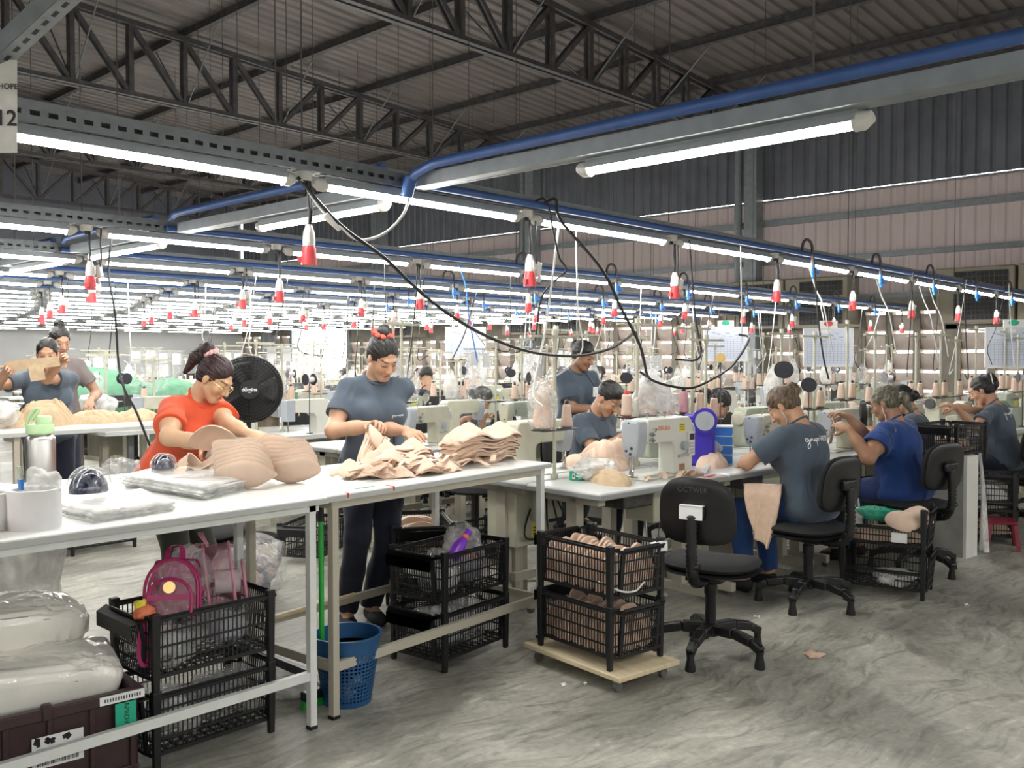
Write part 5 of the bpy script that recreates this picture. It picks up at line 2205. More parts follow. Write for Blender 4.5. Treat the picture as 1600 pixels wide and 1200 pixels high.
tag(bag_mesh('plastic_bag', (.10, .12, .05), M['film_milky'], None, 9.1, .3, 3, 30, 18, .1, (5.87, 2.17, .063)), 'clear bag in the lower open-fronted crate', 'bag')

# white stand with draped film and the crate above
t = thing('concrete_stand', 'pale painted concrete stand by the aisle under a black crate', 'stand', (7.42, 2.30, 0), R(-8))
mb = MB()
mb.bx(-.15, .02, -.14, .16, 0, .765)
mb.build('block', mat('grey cast concrete', (.30, .30, .28), .8, 0, .15, 8, bump=.3, bscale=30), t, bevel=.004)
mb = MB()
mb.bx(-.152, .03, -.165, -.14, 0, .76)
mb.build('white_panel', M['concrete_pale'], t, smooth=False)
CRATE.at((7.42, 2.34, .715), R(-8), 'black basket crate raised on the pale concrete stand by the aisle', 'black basket crates')
pad_row(5, -.02, .14, .065, .16, (7.42, 2.34, .715), R(-8), .2, 'beige folded cup inside the raised crate on the stand, %s along', 'cups in the raised crate')
mb = MB()


def drape(u, v):
    z = .755 * (1 - v) + .004
    x = 7.46 + .05 + .16 * u + .05 * math.sin(v * 3.0) * u + .012 * math.sin(u * 17 + 3 * v)
    y = 2.14 + .06 * u - .04 * v * (1 - u) + .022 * math.sin(u * 11 + v * 2) * (.3 + v)
    x += .05 * math.sin(PI * v) * u + (.05 * v)
    return (x, y, z)


mb.grid(drape, 40, 30)
tag(mb.build('plastic_sheet', M['film_milky'], None, angle=80), 'milky plastic sheet draped down beside the pale concrete stand', 'sheet')
for k in range(2):
    CRATE.at((8.12, 2.32, TIER * k * .98), R(-70), 'black basket crate on the floor beyond the draped stand, %s one' % ('lower', 'upper')[k], 'black basket crates')
    soft('cloth_pile', (8.12, 2.32, TIER * k * .98 + .064), R(-70), .2, .13, .13, M['paper'] if k else M['beige'], 3.1 + k, 'bundled goods in the %s crate beyond the draped stand' % ('lower', 'upper')[k], 'cloth', 6)
t = thing('stool', 'low dark red plastic stool beside the crates beyond the draped stand', 'stool', (7.86, 2.08, 0), R(20))
mb = MB()
mb.bx(-.12, .12, -.1, .1, .20, .225)
mb.build('seat', M['maroon'], t, bevel=.008)
for a in (-1, 1):
    for b in (-1, 1):
        mb = MB()
        mb.bar((a * .10, b * .085, .21), (a * .13, b * .11, 0), .03, .02)
        mb.build('leg', M['maroon'], t)

# chairs
c1 = Kind(make_chair(True)).at((4.04, 2.40, 0), R(-78), 'empty black task chair in the aisle with a white paper label on its back')
CHAIR.at((5.27, 2.46, 0), R(-10), 'black task chair under the seamstress in blue jeans', 'black task chairs')
CHAIR.at((6.62, 2.30, 0), R(-20), 'black task chair under the seamstress in the royal blue shirt', 'black task chairs')
CHAIR.at((8.84, 2.24, 0), R(-24), 'black task chair behind the seamstress with the hair clip', 'black task chairs')
CHAIR.at((9.85, 2.20, 0), R(-15), 'black task chair farthest along the aisle at the edge of the photo', 'black task chairs')
CHAIR.at((2.78, 5.10, 0), R(150), 'black task chair behind the woman in orange, its back towards the fan', 'black task chairs')

# scraps on the floor
for k, (x, y, s, r) in enumerate(((4.39, 2.02, .05, .4), (4.80, 2.55, .018, 1.0), (3.20, 2.66, .012, 2.0), (3.28, 2.6, .01, .3), (5.9, 1.75, .012, 1.3))):
    mb = MB()
    pts = [(s * (1 + .35 * math.sin(5 * a + k)) * math.cos(a) * 1.4, s * (1 + .3 * math.cos(4 * a)) * math.sin(a), .003 + .006 * math.sin(3 * a)) for a in np.linspace(0, 2 * PI, 16)[:-1]]
    mb.add(pts + [(0, 0, .006)], [(i, (i + 1) % 15, 15) for i in range(15)])
    o = mb.build('fabric_scrap', M['beige_edge'] if k == 0 else M['paper'], None, loc=(x, y, 0), solid=.002)
    o.rotation_euler = (0, 0, r)
    tag(o, ('torn beige fabric scrap on the floor near the empty chair', 'white scrap on the floor between the two chairs', 'white scrap on the floor by the basket crates',
            'tiny white scrap near the dolly', 'tiny white scrap by the open-fronted crates')[k], 'scrap')
# ---------------------------------------------------------------- people
def attr_skin(name):
    m = mat(name, (1, 1, 1), .48, 0, .05, 25, attr='col', subs=.12, bump=.04, bscale=200)
    return m


SKIN = attr_skin('skin')
HAIR = {}


def hair_mat(key, c1, c2):
    if key not in HAIR:
        HAIR[key] = mat('hair ' + key, c1, .46, 0, .3, 14, col2=c2, stretch=(5, 5, .8), bump=.35, bscale=40, contrast=(.4, .75))
    return HAIR[key]


CLOTH = {}


def cloth_mat(key, c):
    if key not in CLOTH:
        CLOTH[key] = mat('cloth ' + key, c, .88, 0, .06, 9, sheen=.15, bump=.10, bscale=260)
    return CLOTH[key]


def rot_x(a):
    c, s = math.cos(a), math.sin(a)
    return np.array([[1, 0, 0], [0, c, -s], [0, s, c]])


def rot_z(a):
    c, s = math.cos(a), math.sin(a)
    return np.array([[c, -s, 0], [s, c, 0], [0, 0, 1]])


def rot_y(a):
    c, s = math.cos(a), math.sin(a)
    return np.array([[c, 0, s], [0, 1, 0], [-s, 0, c]])


def ik(a, t, l1, l2, hint):
    d = t - a
    L = min(np.linalg.norm(d), (l1 + l2) * .995)
    dn = unit(d)
    t = a + dn * L
    x = (l1 * l1 - l2 * l2 + L * L) / (2 * L)
    h = math.sqrt(max(l1 * l1 - x * x, 1e-6))
    hh = unit(hint - dn * np.dot(hint, dn))
    return a + dn * x + hh * h, t


def folds(amp, seed):
    def f(P):
        n = fbm(P * np.array([9, 9, 4.]) + seed, 2)
        r = 1 - np.abs(fbm(P * np.array([7, 7, 3.2]) + n[:, None] * .5 + 3 * seed, 2))
        return np.minimum(amp * (n * .6 - (r - .6) * 1.3), .0035)
    return f


def figure(label, loc, heading, S=1., sit=None, lean=8, head=(35, 0, 0), hands=None, elbow=None, feet=None, g=1., ga=1., female=True, skin=(.52, .30, .19),
           hair='black', style='bun', shirt=('slate', (.085, .125, .18)), pants=('navy', (.012, .016, .035)), vox=.007, hide_legs=False, curl=(.8, .8), hdir=(None, None), tie=None, shoe='black_soft',
           roll=0, sleeve=.6, group=None, pn=(None, None), sidelean=0):
    rz = R(heading - 90)
    t = thing('person', label, 'person', loc, rz, group)
    L0 = np.array(loc, float)
    Rw = rot_z(-rz)

    def W(p):
        return Rw @ (np.array(p, float) - L0)
    hp = (.90 * S) if sit is None else sit + .095 * S
    P0 = V(0, 0, hp)
    sd = rot_y(R(sidelean)) @ rot_x(-R(lean)) @ V(0, 0, 1)
    Rt = rot_y(R(sidelean)) @ rot_x(-R(lean))

    def T(x, y, z):
        """torso frame: x right, y forward, z along the spine from the pelvis"""
        return P0 + Rt @ (V(x, y, z) * S)
    nb = T(0, .0, .475)
    hpit = R(head[0])
    Rh = rot_z(R(head[1])) @ rot_x(-hpit) @ rot_y(R(head[2]))
    hb = nb + unit(sd + .45 * (Rh @ V(0, .2, 1))) * .075 * S
    hc = hb + Rh @ V(0, .028, .085) * S

    def H(x, y, z):
        return hc + Rh @ (V(x, y, z) * S)
    sh = {s: T(s * .158 * g ** .5, .0, .418) for s in (-1, 1)}
    hip = {s: P0 + V(s * .088, .0, -.02) * S for s in (-1, 1)}
    B = SDF()

    def torso(D, k=.05, inf=0.):
        D.ell(T(0, -.012, -.01), V(.165 * g + inf, .120 * g + inf, .13) * S, Rt, k)
        D.ell(T(0, .006 * g, .14), V(.140 * g + inf, .108 * g ** 1.3 + inf, .14) * S, Rt, k)
        D.ell(T(0, -.004, .30), V(.152 * g + inf, .108 * g + inf, .17) * S, Rt, k)
        D.cone(T(-.095, -.01, .405), T(.095, -.01, .405), (.058 + inf) * S, (.058 + inf) * S, k)
        if female:
            for s in (-1, 1):
                D.ell(T(s * .074 * g, .082 * g, .285), V(.070 * g + inf, .062 * g + inf, .068 * g + inf) * S, Rt, .03)
        else:
            D.ell(T(0, .045, .32), V(.13 + inf, .07 + inf, .1) * S, Rt, k)
    torso(B)
    # neck and head
    B.cone(nb + Rt @ V(0, -.015, -.02) * S, hb + Rh @ V(0, -.005, .03) * S, .056 * S * (1 if female else 1.08), .050 * S, .025)
    B.ell(H(0, -.012, .032), V(.071, .092, .086) * S, Rh, .03)
    B.ell(H(0, .026, -.032), V(.057, .067, .085) * S, Rh, .03)
    B.ell(H(0, .064, -.103), V(.025, .022, .020) * S, Rh, .022)
    for s in (-1, 1):
        B.cone(H(s * .048, .004, -.062), H(s * .016, .062, -.104), .018 * S, .015 * S, .02)
        B.ell(H(s * .037, .064, -.036), V(.022, .018, .022) * S, Rh, .02)
        B.ell(H(s * .075, -.008, -.012), V(.009, .018, .031) * S, Rh, .006)
        B.cut(H(s * .031, .098, .001), V(.017, .012, .010) * S, Rh, .008)
        B.ell(H(s * .031, .076, -.001), V(.0135, .0135, .0125) * S, Rh, .004)
    B.cone(H(-.028, .080, .020), H(.028, .080, .020), .012 * S, .012 * S, .012)
    B.cone(H(0, .086, .005), H(0, .108, -.036), .008 * S, .0125 * S, .010)
    for s in (-1, 1):
        B.ell(H(s * .012, .098, -.040), V(.008, .010, .008) * S, Rh, .006)
    B.cone(H(-.016, .086, -.063), H(.016, .086, -.063), .0070 * S, .0070 * S, .005)
    B.cone(H(-.013, .085, -.075), H(.013, .085, -.075), .0080 * S, .0080 * S, .005)
    # arms and hands
    wrist, elb, tips = {}, {}, {}
    for i, s in enumerate((-1, 1)):
        hnt = V(s * .6, -.55, -.65) if elbow is None or elbow[i] is None else np.array(elbow[i], float)
        tgt = W(hands[i])
        e, w_ = ik(sh[s], tgt, .285 * S, .245 * S, hnt)
        wrist[s], elb[s] = w_, e
        B.cone(sh[s], e, .046 * S * ga, .038 * S * ga ** .7, .03)
        B.cone(sh[s], sh[s] * .45 + e * .55, .046 * S * ga, .044 * S * ga, .03)
        B.cone(e, w_ * .6 + e * .4, .040 * S * ga ** .7, .034 * S * ga ** .6, .02)
        B.cone(e * .5 + w_ * .5, w_, .036 * S * ga ** .6, .0245 * S, .02)
        fd = unit(w_ - e)
        dr = unit(fd + (V(0, .35, -.35) if hdir[i] is None else np.array(hdir[i], float)))
        pn_ = V(-s * .35, .1, -1.) if pn[i] is None else np.array(pn[i], float)
        n_ = unit(pn_ - dr * np.dot(pn_, dr))
        ac = np.cross(dr, n_) * (1 if s > 0 else -1)       # towards the little finger
        Rm = np.stack([ac, dr, n_], 1)
        B.ell(w_ + dr * .048 * S, V(.041, .052, .017) * S, Rm, .012)
        B.cone(w_, w_ + dr * .03 * S, .024 * S, .023 * S, .015)
        for q, (off, ln) in enumerate(((-.029, .070), (-.0095, .078), (.010, .073), (.028, .058))):
            p = w_ + (dr * .088 + ac * off) * S - dr * abs(off) * .25 * S
            a = .25 + .15 * q * curl[i]
            d = dr + ac * off * 2.2
            for z, (fr, rr) in enumerate(((.44, .0092), (.32, .0083), (.26, .0074))):
                aa = a + z * curl[i] * .62
                dd = unit(d * math.cos(aa) + n_ * math.sin(aa))
                p2 = p + dd * ln * fr * S * 1.05
                B.cone(p, p2, rr * S, rr * .93 * S, .0035)
                p = p2
            tips[(s, q)] = p
        p = w_ + (dr * .028 - ac * .026 + n_ * .004) * S
        for z, (ln, rr) in enumerate(((.042, .0125), (.030, .0100), (.026, .0085))):
            dd = unit(dr * (.55 + .25 * z) - ac * (.75 - .38 * z) + n_ * (.45 + .25 * z * curl[i]))
            p2 = p + dd * ln * S
            B.cone(p, p2, rr * S, rr * .9 * S, .006)
            p = p2
    # legs
    knee, ank = {}, {}
    for s in (-1, 1):
        if feet is None:
            a = V(s * .10, -.03, .085) if sit is None else V(s * .13, .40, .085)
            if sit is not None:
                a = V(s * .13, .38, .10)
        else:
            a = W(feet[(s + 1) // 2])
            a[2] = max(a[2], .085)
        hint = V(s * .06, 1, .25 if sit is not None else 0)
        k_, a_ = ik(hip[s], a, .43 * S, .42 * S, hint)
        knee[s], ank[s] = k_, a_

    def legs(D, inf=0., flare=0.):
        for s in (-1, 1):
            D.cone(hip[s], knee[s], (.088 * g ** .8 + inf) * S, (.058 * g ** .6 + inf) * S, .03)
            D.cone(knee[s], knee[s] * .55 + ank[s] * .45, (.056 * g ** .5 + inf) * S, (.052 * g ** .5 + inf) * S, .02)
            D.cone(knee[s] * .55 + ank[s] * .45, ank[s], (.052 * g ** .5 + inf) * S, (.036 + inf + flare) * S, .02)
    if not hide_legs:
        legs(B)
        for s in (-1, 1):
            B.cone(ank[s], ank[s] + V(s * .02, .12, -.05), .034 * S, .026 * S, .02)
    sk = np.array(skin)

    def colour(P):
        q = ((P - hc) / S) @ Rh
        x, y, z = np.abs(q[:, 0]), q[:, 1], q[:, 2]
        c = np.tile(sk, (len(P), 1))
        near = (np.abs(q).max(1) < .14)
        f = near & (y > .05)

        def put(mask, col, k=1.):
            c[mask] = c[mask] * (1 - k) + np.array(col) * k
        put(f & (((x - .036) / .022) ** 2 + ((z + .034) / .022) ** 2 < 1), sk * np.array([1.06, .86, .82]), .6)
        put(f & (x < .022) & (y > .075) & (np.abs(z + .069) < .0115 - .25 * x), sk * np.array([.92, .62, .62]), .9)
        put(f & (x < .020) & (y > .075) & (np.abs(z + .0690) < .0022), sk * np.array([.45, .3, .3]), .9)
        e_ = ((x - .034) / .019) ** 2 + ((z - .0225 + 6 * (x - .036) ** 2) / .0046) ** 2
        m_ = f & (e_ < 1.6)
        c[m_] = c[m_] * (1 - np.clip(1.9 - 1.3 * e_[m_], 0, .85))[:, None] + np.array((.03, .02, .015)) * np.clip(1.9 - 1.3 * e_[m_], 0, .85)[:, None]
        put(f & (((x - .031) / .0155) ** 2 + ((z + .0075) / .0042) ** 2 < 1), (.03, .02, .018), .9)
        put(f & (((x - .031) / .015) ** 2 + ((z - .0035) / .0058) ** 2 < 1), sk * .8, .6)
        if style == 'crop':
            put(f & (x < .02) & (np.abs(z + .055) < .005), (.05, .035, .03), .45)
        return c
    B.mesh('body', SKIN, t, vox, colour=colour)
    # shirt
    Sh = SDF()
    for s in (-1, 1):
        ax = unit(elb[s] - sh[s])
        e_ = sh[s] + (elb[s] - sh[s]) * sleeve
        Sh.cone(sh[s], e_ - ax * .02, .052 * S * ga, .063 * S * ga, .03)
        Sh.cone(e_ - ax * .04, e_ + ax * .03, .063 * S * ga, .068 * S * ga, .02)
        Rc = np.stack(frame3(ax), 1)
        Sh.cut(e_ + ax * .070 * S, V(.11 * ga, .11 * ga, .07) * S, Rc, .004)
    for s in (-1, 1):
        Sh.cone(T(s * .085, -.006, .425), sh[s], .056 * S, .052 * S * ga ** .5, .03)
    torso(Sh, .04, .016)
    Sh.ell(T(0, .0, -.03), V(.188 * g, .146 * g, .11) * S, Rt, .04)
    Sh.ell(T(0, .0, .05), V(.172 * g, .134 * g, .12) * S, Rt, .04)
    Sh.cut(nb + Rt @ V(0, .030, .065) * S, V(.072, .080, .075) * S, Rt, .01)
    Sh.cut(T(0, 0, -.215), V(.34, .30, .11) * S, Rt, .008)
    so = Sh.mesh('shirt', cloth_mat(*shirt), t, max(vox, .006), disp=folds(.011, sum(map(ord, label)) % 50))
    # neckband
    mb = MB()
    mb.tube([tuple(nb + Rt @ (V(.066 * math.cos(a), .012 + .064 * math.sin(a), .014 - .034 * math.sin(a)) * S)) for a in np.linspace(0, 2 * PI, 28)[:-1]], .0065 * S, 6, closed=True)
    mb.build('neckband', cloth_mat(*shirt), t)
    # trousers and shoes
    if not hide_legs:
        Tr = SDF()
        legs(Tr, .012, .012)
        Tr.ell(P0 + V(0, -.010, -.03) * S, V(.166 * g, .122 * g, .13) * S, None, .05)
        Tr.ell(T(0, -.0, .0), V(.150 * g, .110 * g, .08) * S, Rt, .05)
        for s in (-1, 1):
            dl = unit(ank[s] - knee[s])
            Rc = np.stack(frame3(dl), 1)
            Tr.cut(ank[s] + dl * .045 * S, V(.09, .09, .06) * S, Rc, .004)
        Tr.mesh('trousers', cloth_mat(*pants), t, max(vox, .008), disp=folds(.006, sum(map(ord, label)) % 37))
        for s in (-1, 1):
            F_ = SDF()
            a = ank[s]
            a = V(a[0], a[1], 0)
            F_.ell(a + V(0, -.01, .045), V(.040, .05, .045) * S, None, .03)
            F_.ell(a + V(s * .01, .07, .038), V(.045, .085, .036) * S, None, .03)
            F_.ell(a + V(s * .015, .13, .03), V(.042, .055, .028) * S, None, .03)
            F_.half((0, 0, .004), (0, 0, -1))
            F_.mesh('shoe', M[shoe], t, .007)
    # hair
    Hm = hair
    Hs = SDF()
    if style == 'crop':
        Hs.ell(H(0, -.014, .046), V(.081, .098, .090) * S, Rh, .02)
        Hs.ell(H(0, .055, .088), V(.066, .045, .036) * S, Rh, .03)
        Hs.cut(H(0, .10, -.02), V(.09, .085, .072) * S, Rh, .02)
        Hs.cut(H(0, .03, -.10), V(.12, .14, .075) * S, Rh, .02)
    else:
        Hs.ell(H(0, -.018, .036), V(.081, .100, .092) * S, Rh, .02)
        Hs.ell(H(0, -.055, -.01), V(.070, .052, .065) * S, Rh, .03)
        Hs.cut(H(0, .100, -.040), V(.078, .088, .100) * S, Rh, .02)
        Hs.cut(H(0, .035, -.12), V(.11, .075, .105) * S, Rh, .02)
        if style == 'topbun':
            Hs.ell(H(0, -.052, .135), V(.045, .045, .036) * S, Rh, .012)
        elif style == 'bun':
            Hs.ell(H(0, -.115, .045), V(.046, .038, .046) * S, Rh, .015)
        elif style == 'lowbun':
            Hs.ell(H(0, -.115, -.02), V(.050, .042, .045) * S, Rh, .02)
        elif style == 'pony':
            Hs.cone(H(0, -.085, .088), H(0, -.135, .105), .026 * S, .030 * S, .01)
            Hs.cone(H(0, -.135, .105), H(0, -.165, .03), .034 * S, .036 * S, .02)
            Hs.cone(H(0, -.165, .03), H(0.01, -.165, -.08), .034 * S, .014 * S, .02)
            Hs.cone(H(0, -.14, .115), H(-.02, -.19, .09), .025 * S, .008 * S, .015)
        elif style == 'lowpony':
            Hs.cone(H(0, -.105, .01), H(0, -.14, -.01), .028 * S, .034 * S, .01)
            Hs.cone(H(0, -.14, -.01), H(0, -.155, -.12), .038 * S, .018 * S, .02)
        elif style == 'clip':
            Hs.ell(H(0, -.105, .03), V(.055, .050, .070) * S, Rh, .02)
            Hs.ell(H(0, -.10, .09), V(.05, .04, .03) * S, Rh, .02)

    def strands(P):
        q = ((P - hc) / S) @ Rh
        a = np.arctan2(q[:, 0], q[:, 2] - .03)
        b = np.arctan2(q[:, 1], np.hypot(q[:, 0], q[:, 2]))
        n_ = fbm(np.stack([a * 9, b * 1.6, 0 * a], -1) + 3, 2)
        return .0035 * n_ + .002 * fbm(P * 40, 2)
    ho = Hs.mesh('hair', Hm, t, min(vox, .006), disp=strands)
    if tie:
        mb = MB()
        c, r_, ax = {'topbun': (V(0, -.055, .118), .047, V(0, -.25, 1)), 'pony': (V(0, -.10, .095), .026, V(0, -.9, .4)), 'bun': (V(0, -.095, .045), .034, V(0, -1, 0))}.get(style, (V(0, -.11, .01), .028, V(0, -1, .1)))
        f3 = frame3(ax)
        pts = [tuple(H(*(c + (f3[0] * math.cos(a) + f3[1] * math.sin(a)) * (r_ + .006 * math.sin(9 * a)) + f3[2] * .007 * math.sin(7 * a + 1)))) for a in np.linspace(0, 2 * PI, 60)[:-1]]
        mb.tube(pts, [(.012 + .004 * math.sin(i * 1.3)) * S for i in range(len(pts))], 8, closed=True)
        mb.build('scrunchie', tie, t)
    return dict(root=t, H=H, T=T, Rt=Rt, Rh=Rh, shirt=so, wrist=wrist, elb=elb, S=S, W=W, nb=nb, tips=tips, hc=hc)


def frame3(ax):
    ax = unit(np.array(ax, float))
    o = V(1, 0, 0) if abs(ax[0]) < .8 else V(0, 1, 0)
    a = unit(np.cross(ax, o))
    return a, np.cross(ax, a), ax


def on_cloth(fg, name, build, m, centre, right, up, lift=.002):
    """lay flat lettering on the shirt by projecting each corner along the view of that panel"""
    so = fg['shirt']
    me = so.data
    bv = BVHTree.FromPolygons([v.co for v in me.vertices], [tuple(p.vertices) for p in me.polygons])
    Mx = plane_at(centre, right, up)
    n = Mx.to_3x3() @ Vector((0, 0, 1))
    mb = MB()
    build(mb, Mx)
    out = []
    for v in mb.v:
        p = Vector(v) + n * .12
        hit = bv.ray_cast(p, -n, .4)
        out.append(tuple(hit[0] + n * lift) if hit[0] is not None else tuple(Vector(v)))
    mb.v = out
    return mb.build(name, m, so, smooth=False)


def script_word(mb, Mx, x0, s):
    """the handwritten word in front of the capitals"""
    strokes = [[(0.9, .75), (.55, .95), (.2, .7), (.25, .25), (.6, .2), (.9, .6), (.95, .8), (.9, .1), (.75, -.9), (.35, -1.5), (.1, -1.2), (.3, -.6), (.9, 0), (1.3, .35)],
               [(1.3, .35), (1.45, .75), (1.5, .3), (1.55, .6), (1.8, .75), (1.95, .6)], [(1.95, .75), (1.95, .3), (2.15, .12), (2.4, .4), (2.45, .75), (2.45, .25), (2.6, .15), (2.8, .4)],
               [(2.8, .75), (2.85, -.1), (2.75, -1.0)], [(2.82, .5), (3.05, .8), (3.3, .6), (3.15, .2), (2.85, .25)], [(3.3, .55), (3.6, .78), (3.85, .5), (3.6, .2), (3.4, .45), (3.6, .75), (4.1, .7)]]
    for st in strokes:
        pts = curve_pts([(x0 + x * s, y * s, 0) for x, y in st], 28)
        for a, b in zip(pts[:-1], pts[1:]):
            d = (b - a)
            if d.length < 1e-6:
                continue
            q = Vector((-d.y, d.x, 0)).normalized() * s * .085
            mb.add([Mx @ (a + q), Mx @ (a - q), Mx @ (b - q), Mx @ (b + q)], [(0, 1, 2, 3)])


def back_print(fg, z=.365, size=.026, x=.0):
    c = fg['T'](x, -.10, z)
    r, u = fg['Rt'] @ V(1, 0, 0), fg['Rt'] @ V(0, 0, 1)

    def b(mb, Mx):
        script_word(mb, Mx, -4.3 * size, size)
        vs, fs = text_mesh('HOPE', size * 1.75, size * .06)
        mb.add([Mx @ Vector((v[0] + size * 2.6, v[1] + size * .55, 0)) for v in vs], fs)
    return on_cloth(fg, 'back_print', b, M['white_ink'], c, r, u)


def chest_print(fg, x=-.085, z=.285, size=.0075):
    c = fg['T'](x, .12, z)
    r, u = fg['Rt'] @ V(-1, 0, 0), fg['Rt'] @ V(0, 0, 1)

    def b(mb, Mx):
        script_word(mb, Mx, -4.3 * size, size)
        vs, fs = text_mesh('HOPE', size * 1.75, size * .05)
        mb.add([Mx @ Vector((v[0] + size * 2.6, v[1] + size * .55, 0)) for v in vs], fs)
    return on_cloth(fg, 'chest_print', b, M['white_ink'], c, r, u)


def glasses(fg, m, round_=True):
    H, S, t = fg['H'], fg['S'], fg['root']
    mb = MB()
    for s in (-1, 1):
        mb.tube([tuple(H(s * .033 + .023 * math.cos(a), .102 - .10 * (abs(s * .033 + .023 * math.cos(a)) - .01) ** 2 / .06, -.008 + .020 * math.sin(a))) for a in np.linspace(0, 2 * PI, 24)[:-1]], .0018 * S, 6, closed=True)
        mb.tube([tuple(H(s * .056, .096, -.004)), tuple(H(s * .074, .06, .0)), tuple(H(s * .079, -.005, .004))], .0018 * S, 6)
    mb.tube([tuple(H(-.010, .104, -.006)), tuple(H(0, .108, -.003)), tuple(H(.010, .104, -.006))], .0016 * S, 6)
    g = mb.build('spectacles', m, t)
    mb = MB()
    for s in (-1, 1):
        pts = [tuple(H(s * .033 + .022 * math.cos(a), .1015, -.008 + .019 * math.sin(a))) for a in np.linspace(0, 2 * PI, 20)[:-1]]
        mb.add(pts, [tuple(range(len(pts)))])
    mb.build('lens', M['glass_lens'], g, smooth=False)


def earphone(fg, s, m):
    H, T = fg['H'], fg['T']
    mb = MB()
    mb.tube(curve_pts([tuple(H(s * .078, .004, -.02)), tuple(H(s * .085, .008, -.07)), tuple(fg['nb'] + fg['Rt'] @ V(s * .09, .03, .02)), tuple(T(s * .085, .10, .34))], 20), .0028, 6)
    mb.build('earphone_wire', m, fg['root'])


def badge(fg, x, z):
    c = fg['T'](x, .0, z)
    me = fg['shirt'].data
    bv = BVHTree.FromPolygons([v.co for v in me.vertices], [tuple(p.vertices) for p in me.polygons])
    n = Vector(fg['Rt'] @ V(0, 1, 0))
    h = bv.ray_cast(Vector(c) + n * .4, -n)
    p = (h[0] if h[0] else Vector(c)) + n * .006
    Mx = plane_at(p, fg['Rt'] @ V(-1, 0, 0), fg['Rt'] @ V(0, 0, 1))
    mb = MB()
    mb.add([Mx @ Vector((a * .028, b * .042, c_)) for c_ in (-.003, .001) for a, b in ((-1, -1), (1, -1), (1, 1), (-1, 1))], [(0, 3, 2, 1), (4, 5, 6, 7), (0, 1, 5, 4), (1, 2, 6, 5), (2, 3, 7, 6), (3, 0, 4, 7)])
    b = mb.build('badge', M['paper'], fg['root'], smooth=False)
    mb = MB()
    for k in range(3):
        mb.add([Mx @ Vector((x_, y_, .0015)) for x_, y_ in ((-.02, .028 - .012 * k), (.016 - .006 * k, .028 - .012 * k), (.016 - .006 * k, .034 - .012 * k), (-.02, .034 - .012 * k))], [(0, 1, 2, 3)])
    mb.add([Mx @ Vector((x_, y_, .0015)) for x_, y_ in ((-.008, -.034), (.012, -.034), (.012, -.008), (-.008, -.008))], [(0, 1, 2, 3)])
    mb.build('badge_print', M['board_blue'], b, smooth=False)
    mb = MB()
    mb.tube([tuple(p + Vector((0, 0, .03))), tuple(fg['nb'] + fg['Rt'] @ V(.05 if x > 0 else -.05, .07, -.01)), tuple(fg['nb'] + fg['Rt'] @ V(0, -.06, .02))], .004, 6)
    mb.build('neck_cord', M['ink'], fg['root'])


BLACK = hair_mat('black', (.008, .007, .007), (.03, .026, .024))
REDDISH = hair_mat('black with red tips', (.010, .007, .008), (.06, .012, .016))
BROWN = hair_mat('streaked brown', (.07, .045, .03), (.26, .17, .10))
GREYGREEN = hair_mat('olive grey', (.09, .085, .055), (.28, .25, .17))
SLATE = ('slate', (.068, .092, .125))

p1 = figure('woman in slate tee and coral scrunchie standing behind the bra heap', (3.31, 4.175, 0), 247, 1.0, None, 6, (34, 16, 4), ((3.30, 3.88, 1.09), (3.10, 3.90, 1.13)), ((.8, -.5, -.5), (.9, -.6, -.25)),
            ((3.25, 4.13, .085), (3.09, 4.14, .085)), 1.06, 1.12, True, (.60, .36, .235), BLACK, 'topbun', SLATE, ('navy', (.010, .013, .03)), .0048, tie=mat('coral scrunchie', (.82, .13, .09), .7),
            curl=(.75, .85), hdir=((.3, .3, -.2), (.7, .35, .05)), pn=((-.3, .5, -.6), (.25, .6, -.6)))
chest_print(p1)
mb = MB()
a, b_ = p1['T'](-.065, .155, .25), p1['T'](-.07, .165, .13)
mb.cyl(tuple(a), tuple(b_), .006, 8)
mb.build('chest_pen', M['ink'], p1['root'])

p2 = figure('woman in orange tee, glasses and name badge bending over the foam cups', (2.36, 4.72, 0), 291, .955, None, 24, (36, 8, -4), ((2.46, 4.03, 1.085), (2.24, 4.09, 1.075)), ((.7, -.4, -.6), (.85, -.45, -.35)),
            None, 1.12, 1.22, True, (.62, .39, .24), REDDISH, 'pony', ('orange', (.72, .098, .035)), ('olive', (.02, .022, .012)), .0048, tie=mat('pale pink scrunchie', (.78, .45, .42), .7),
            curl=(.8, .8), hdir=((-.5, .3, -.1), (.8, .3, .0)), pn=((-.3, .5, -.6), (.3, .5, -.7)))
glasses(p2, M['gold'])
badge(p2, -.06, .23)
p3 = figure('woman in slate tee with a white badge standing behind the young man', (6.2, 5.05, 0), 256, 1.0, None, 4, (24, 22, 0), ((6.42, 4.76, 1.06), (6.18, 4.73, 1.05)), None, None, 1.05, 1.08, True,
            (.36, .19, .115), BLACK, 'bun', SLATE, ('navy', (.010, .013, .03)), .0075)
badge(p3, -.09, .31)
p4 = figure('young man with short dark hair sewing behind the big pale pile', (5.42, 4.32, 0), 266, 1.0, .52, 16, (36, 10, 0), ((5.58, 3.96, .90), (5.40, 3.95, .92)), ((.7, -.5, -.3), (.8, -.5, -.3)), None, 1.02, 1.0, False,
            (.50, .285, .18), BLACK, 'crop', SLATE, ('navy', (.010, .013, .03)), .0065)
p5 = figure('seamstress in slate tee and blue jeans with a streaked brown bun, seen from behind', (5.36, 2.50, 0), 82, 1.0, .51, 9, (40, 16, 0), ((5.33, 2.92, .83), (5.54, 2.94, .83)), ((-1, .1, -.5), (.8, -.2, -.5)), None, 1.10, 1.12, True,
            (.58, .33, .205), BROWN, 'bun', SLATE, ('denim', (.020, .062, .20)), .0058, sleeve=.66)
back_print(p5)
earphone(p5, -1, M['cable_white'])
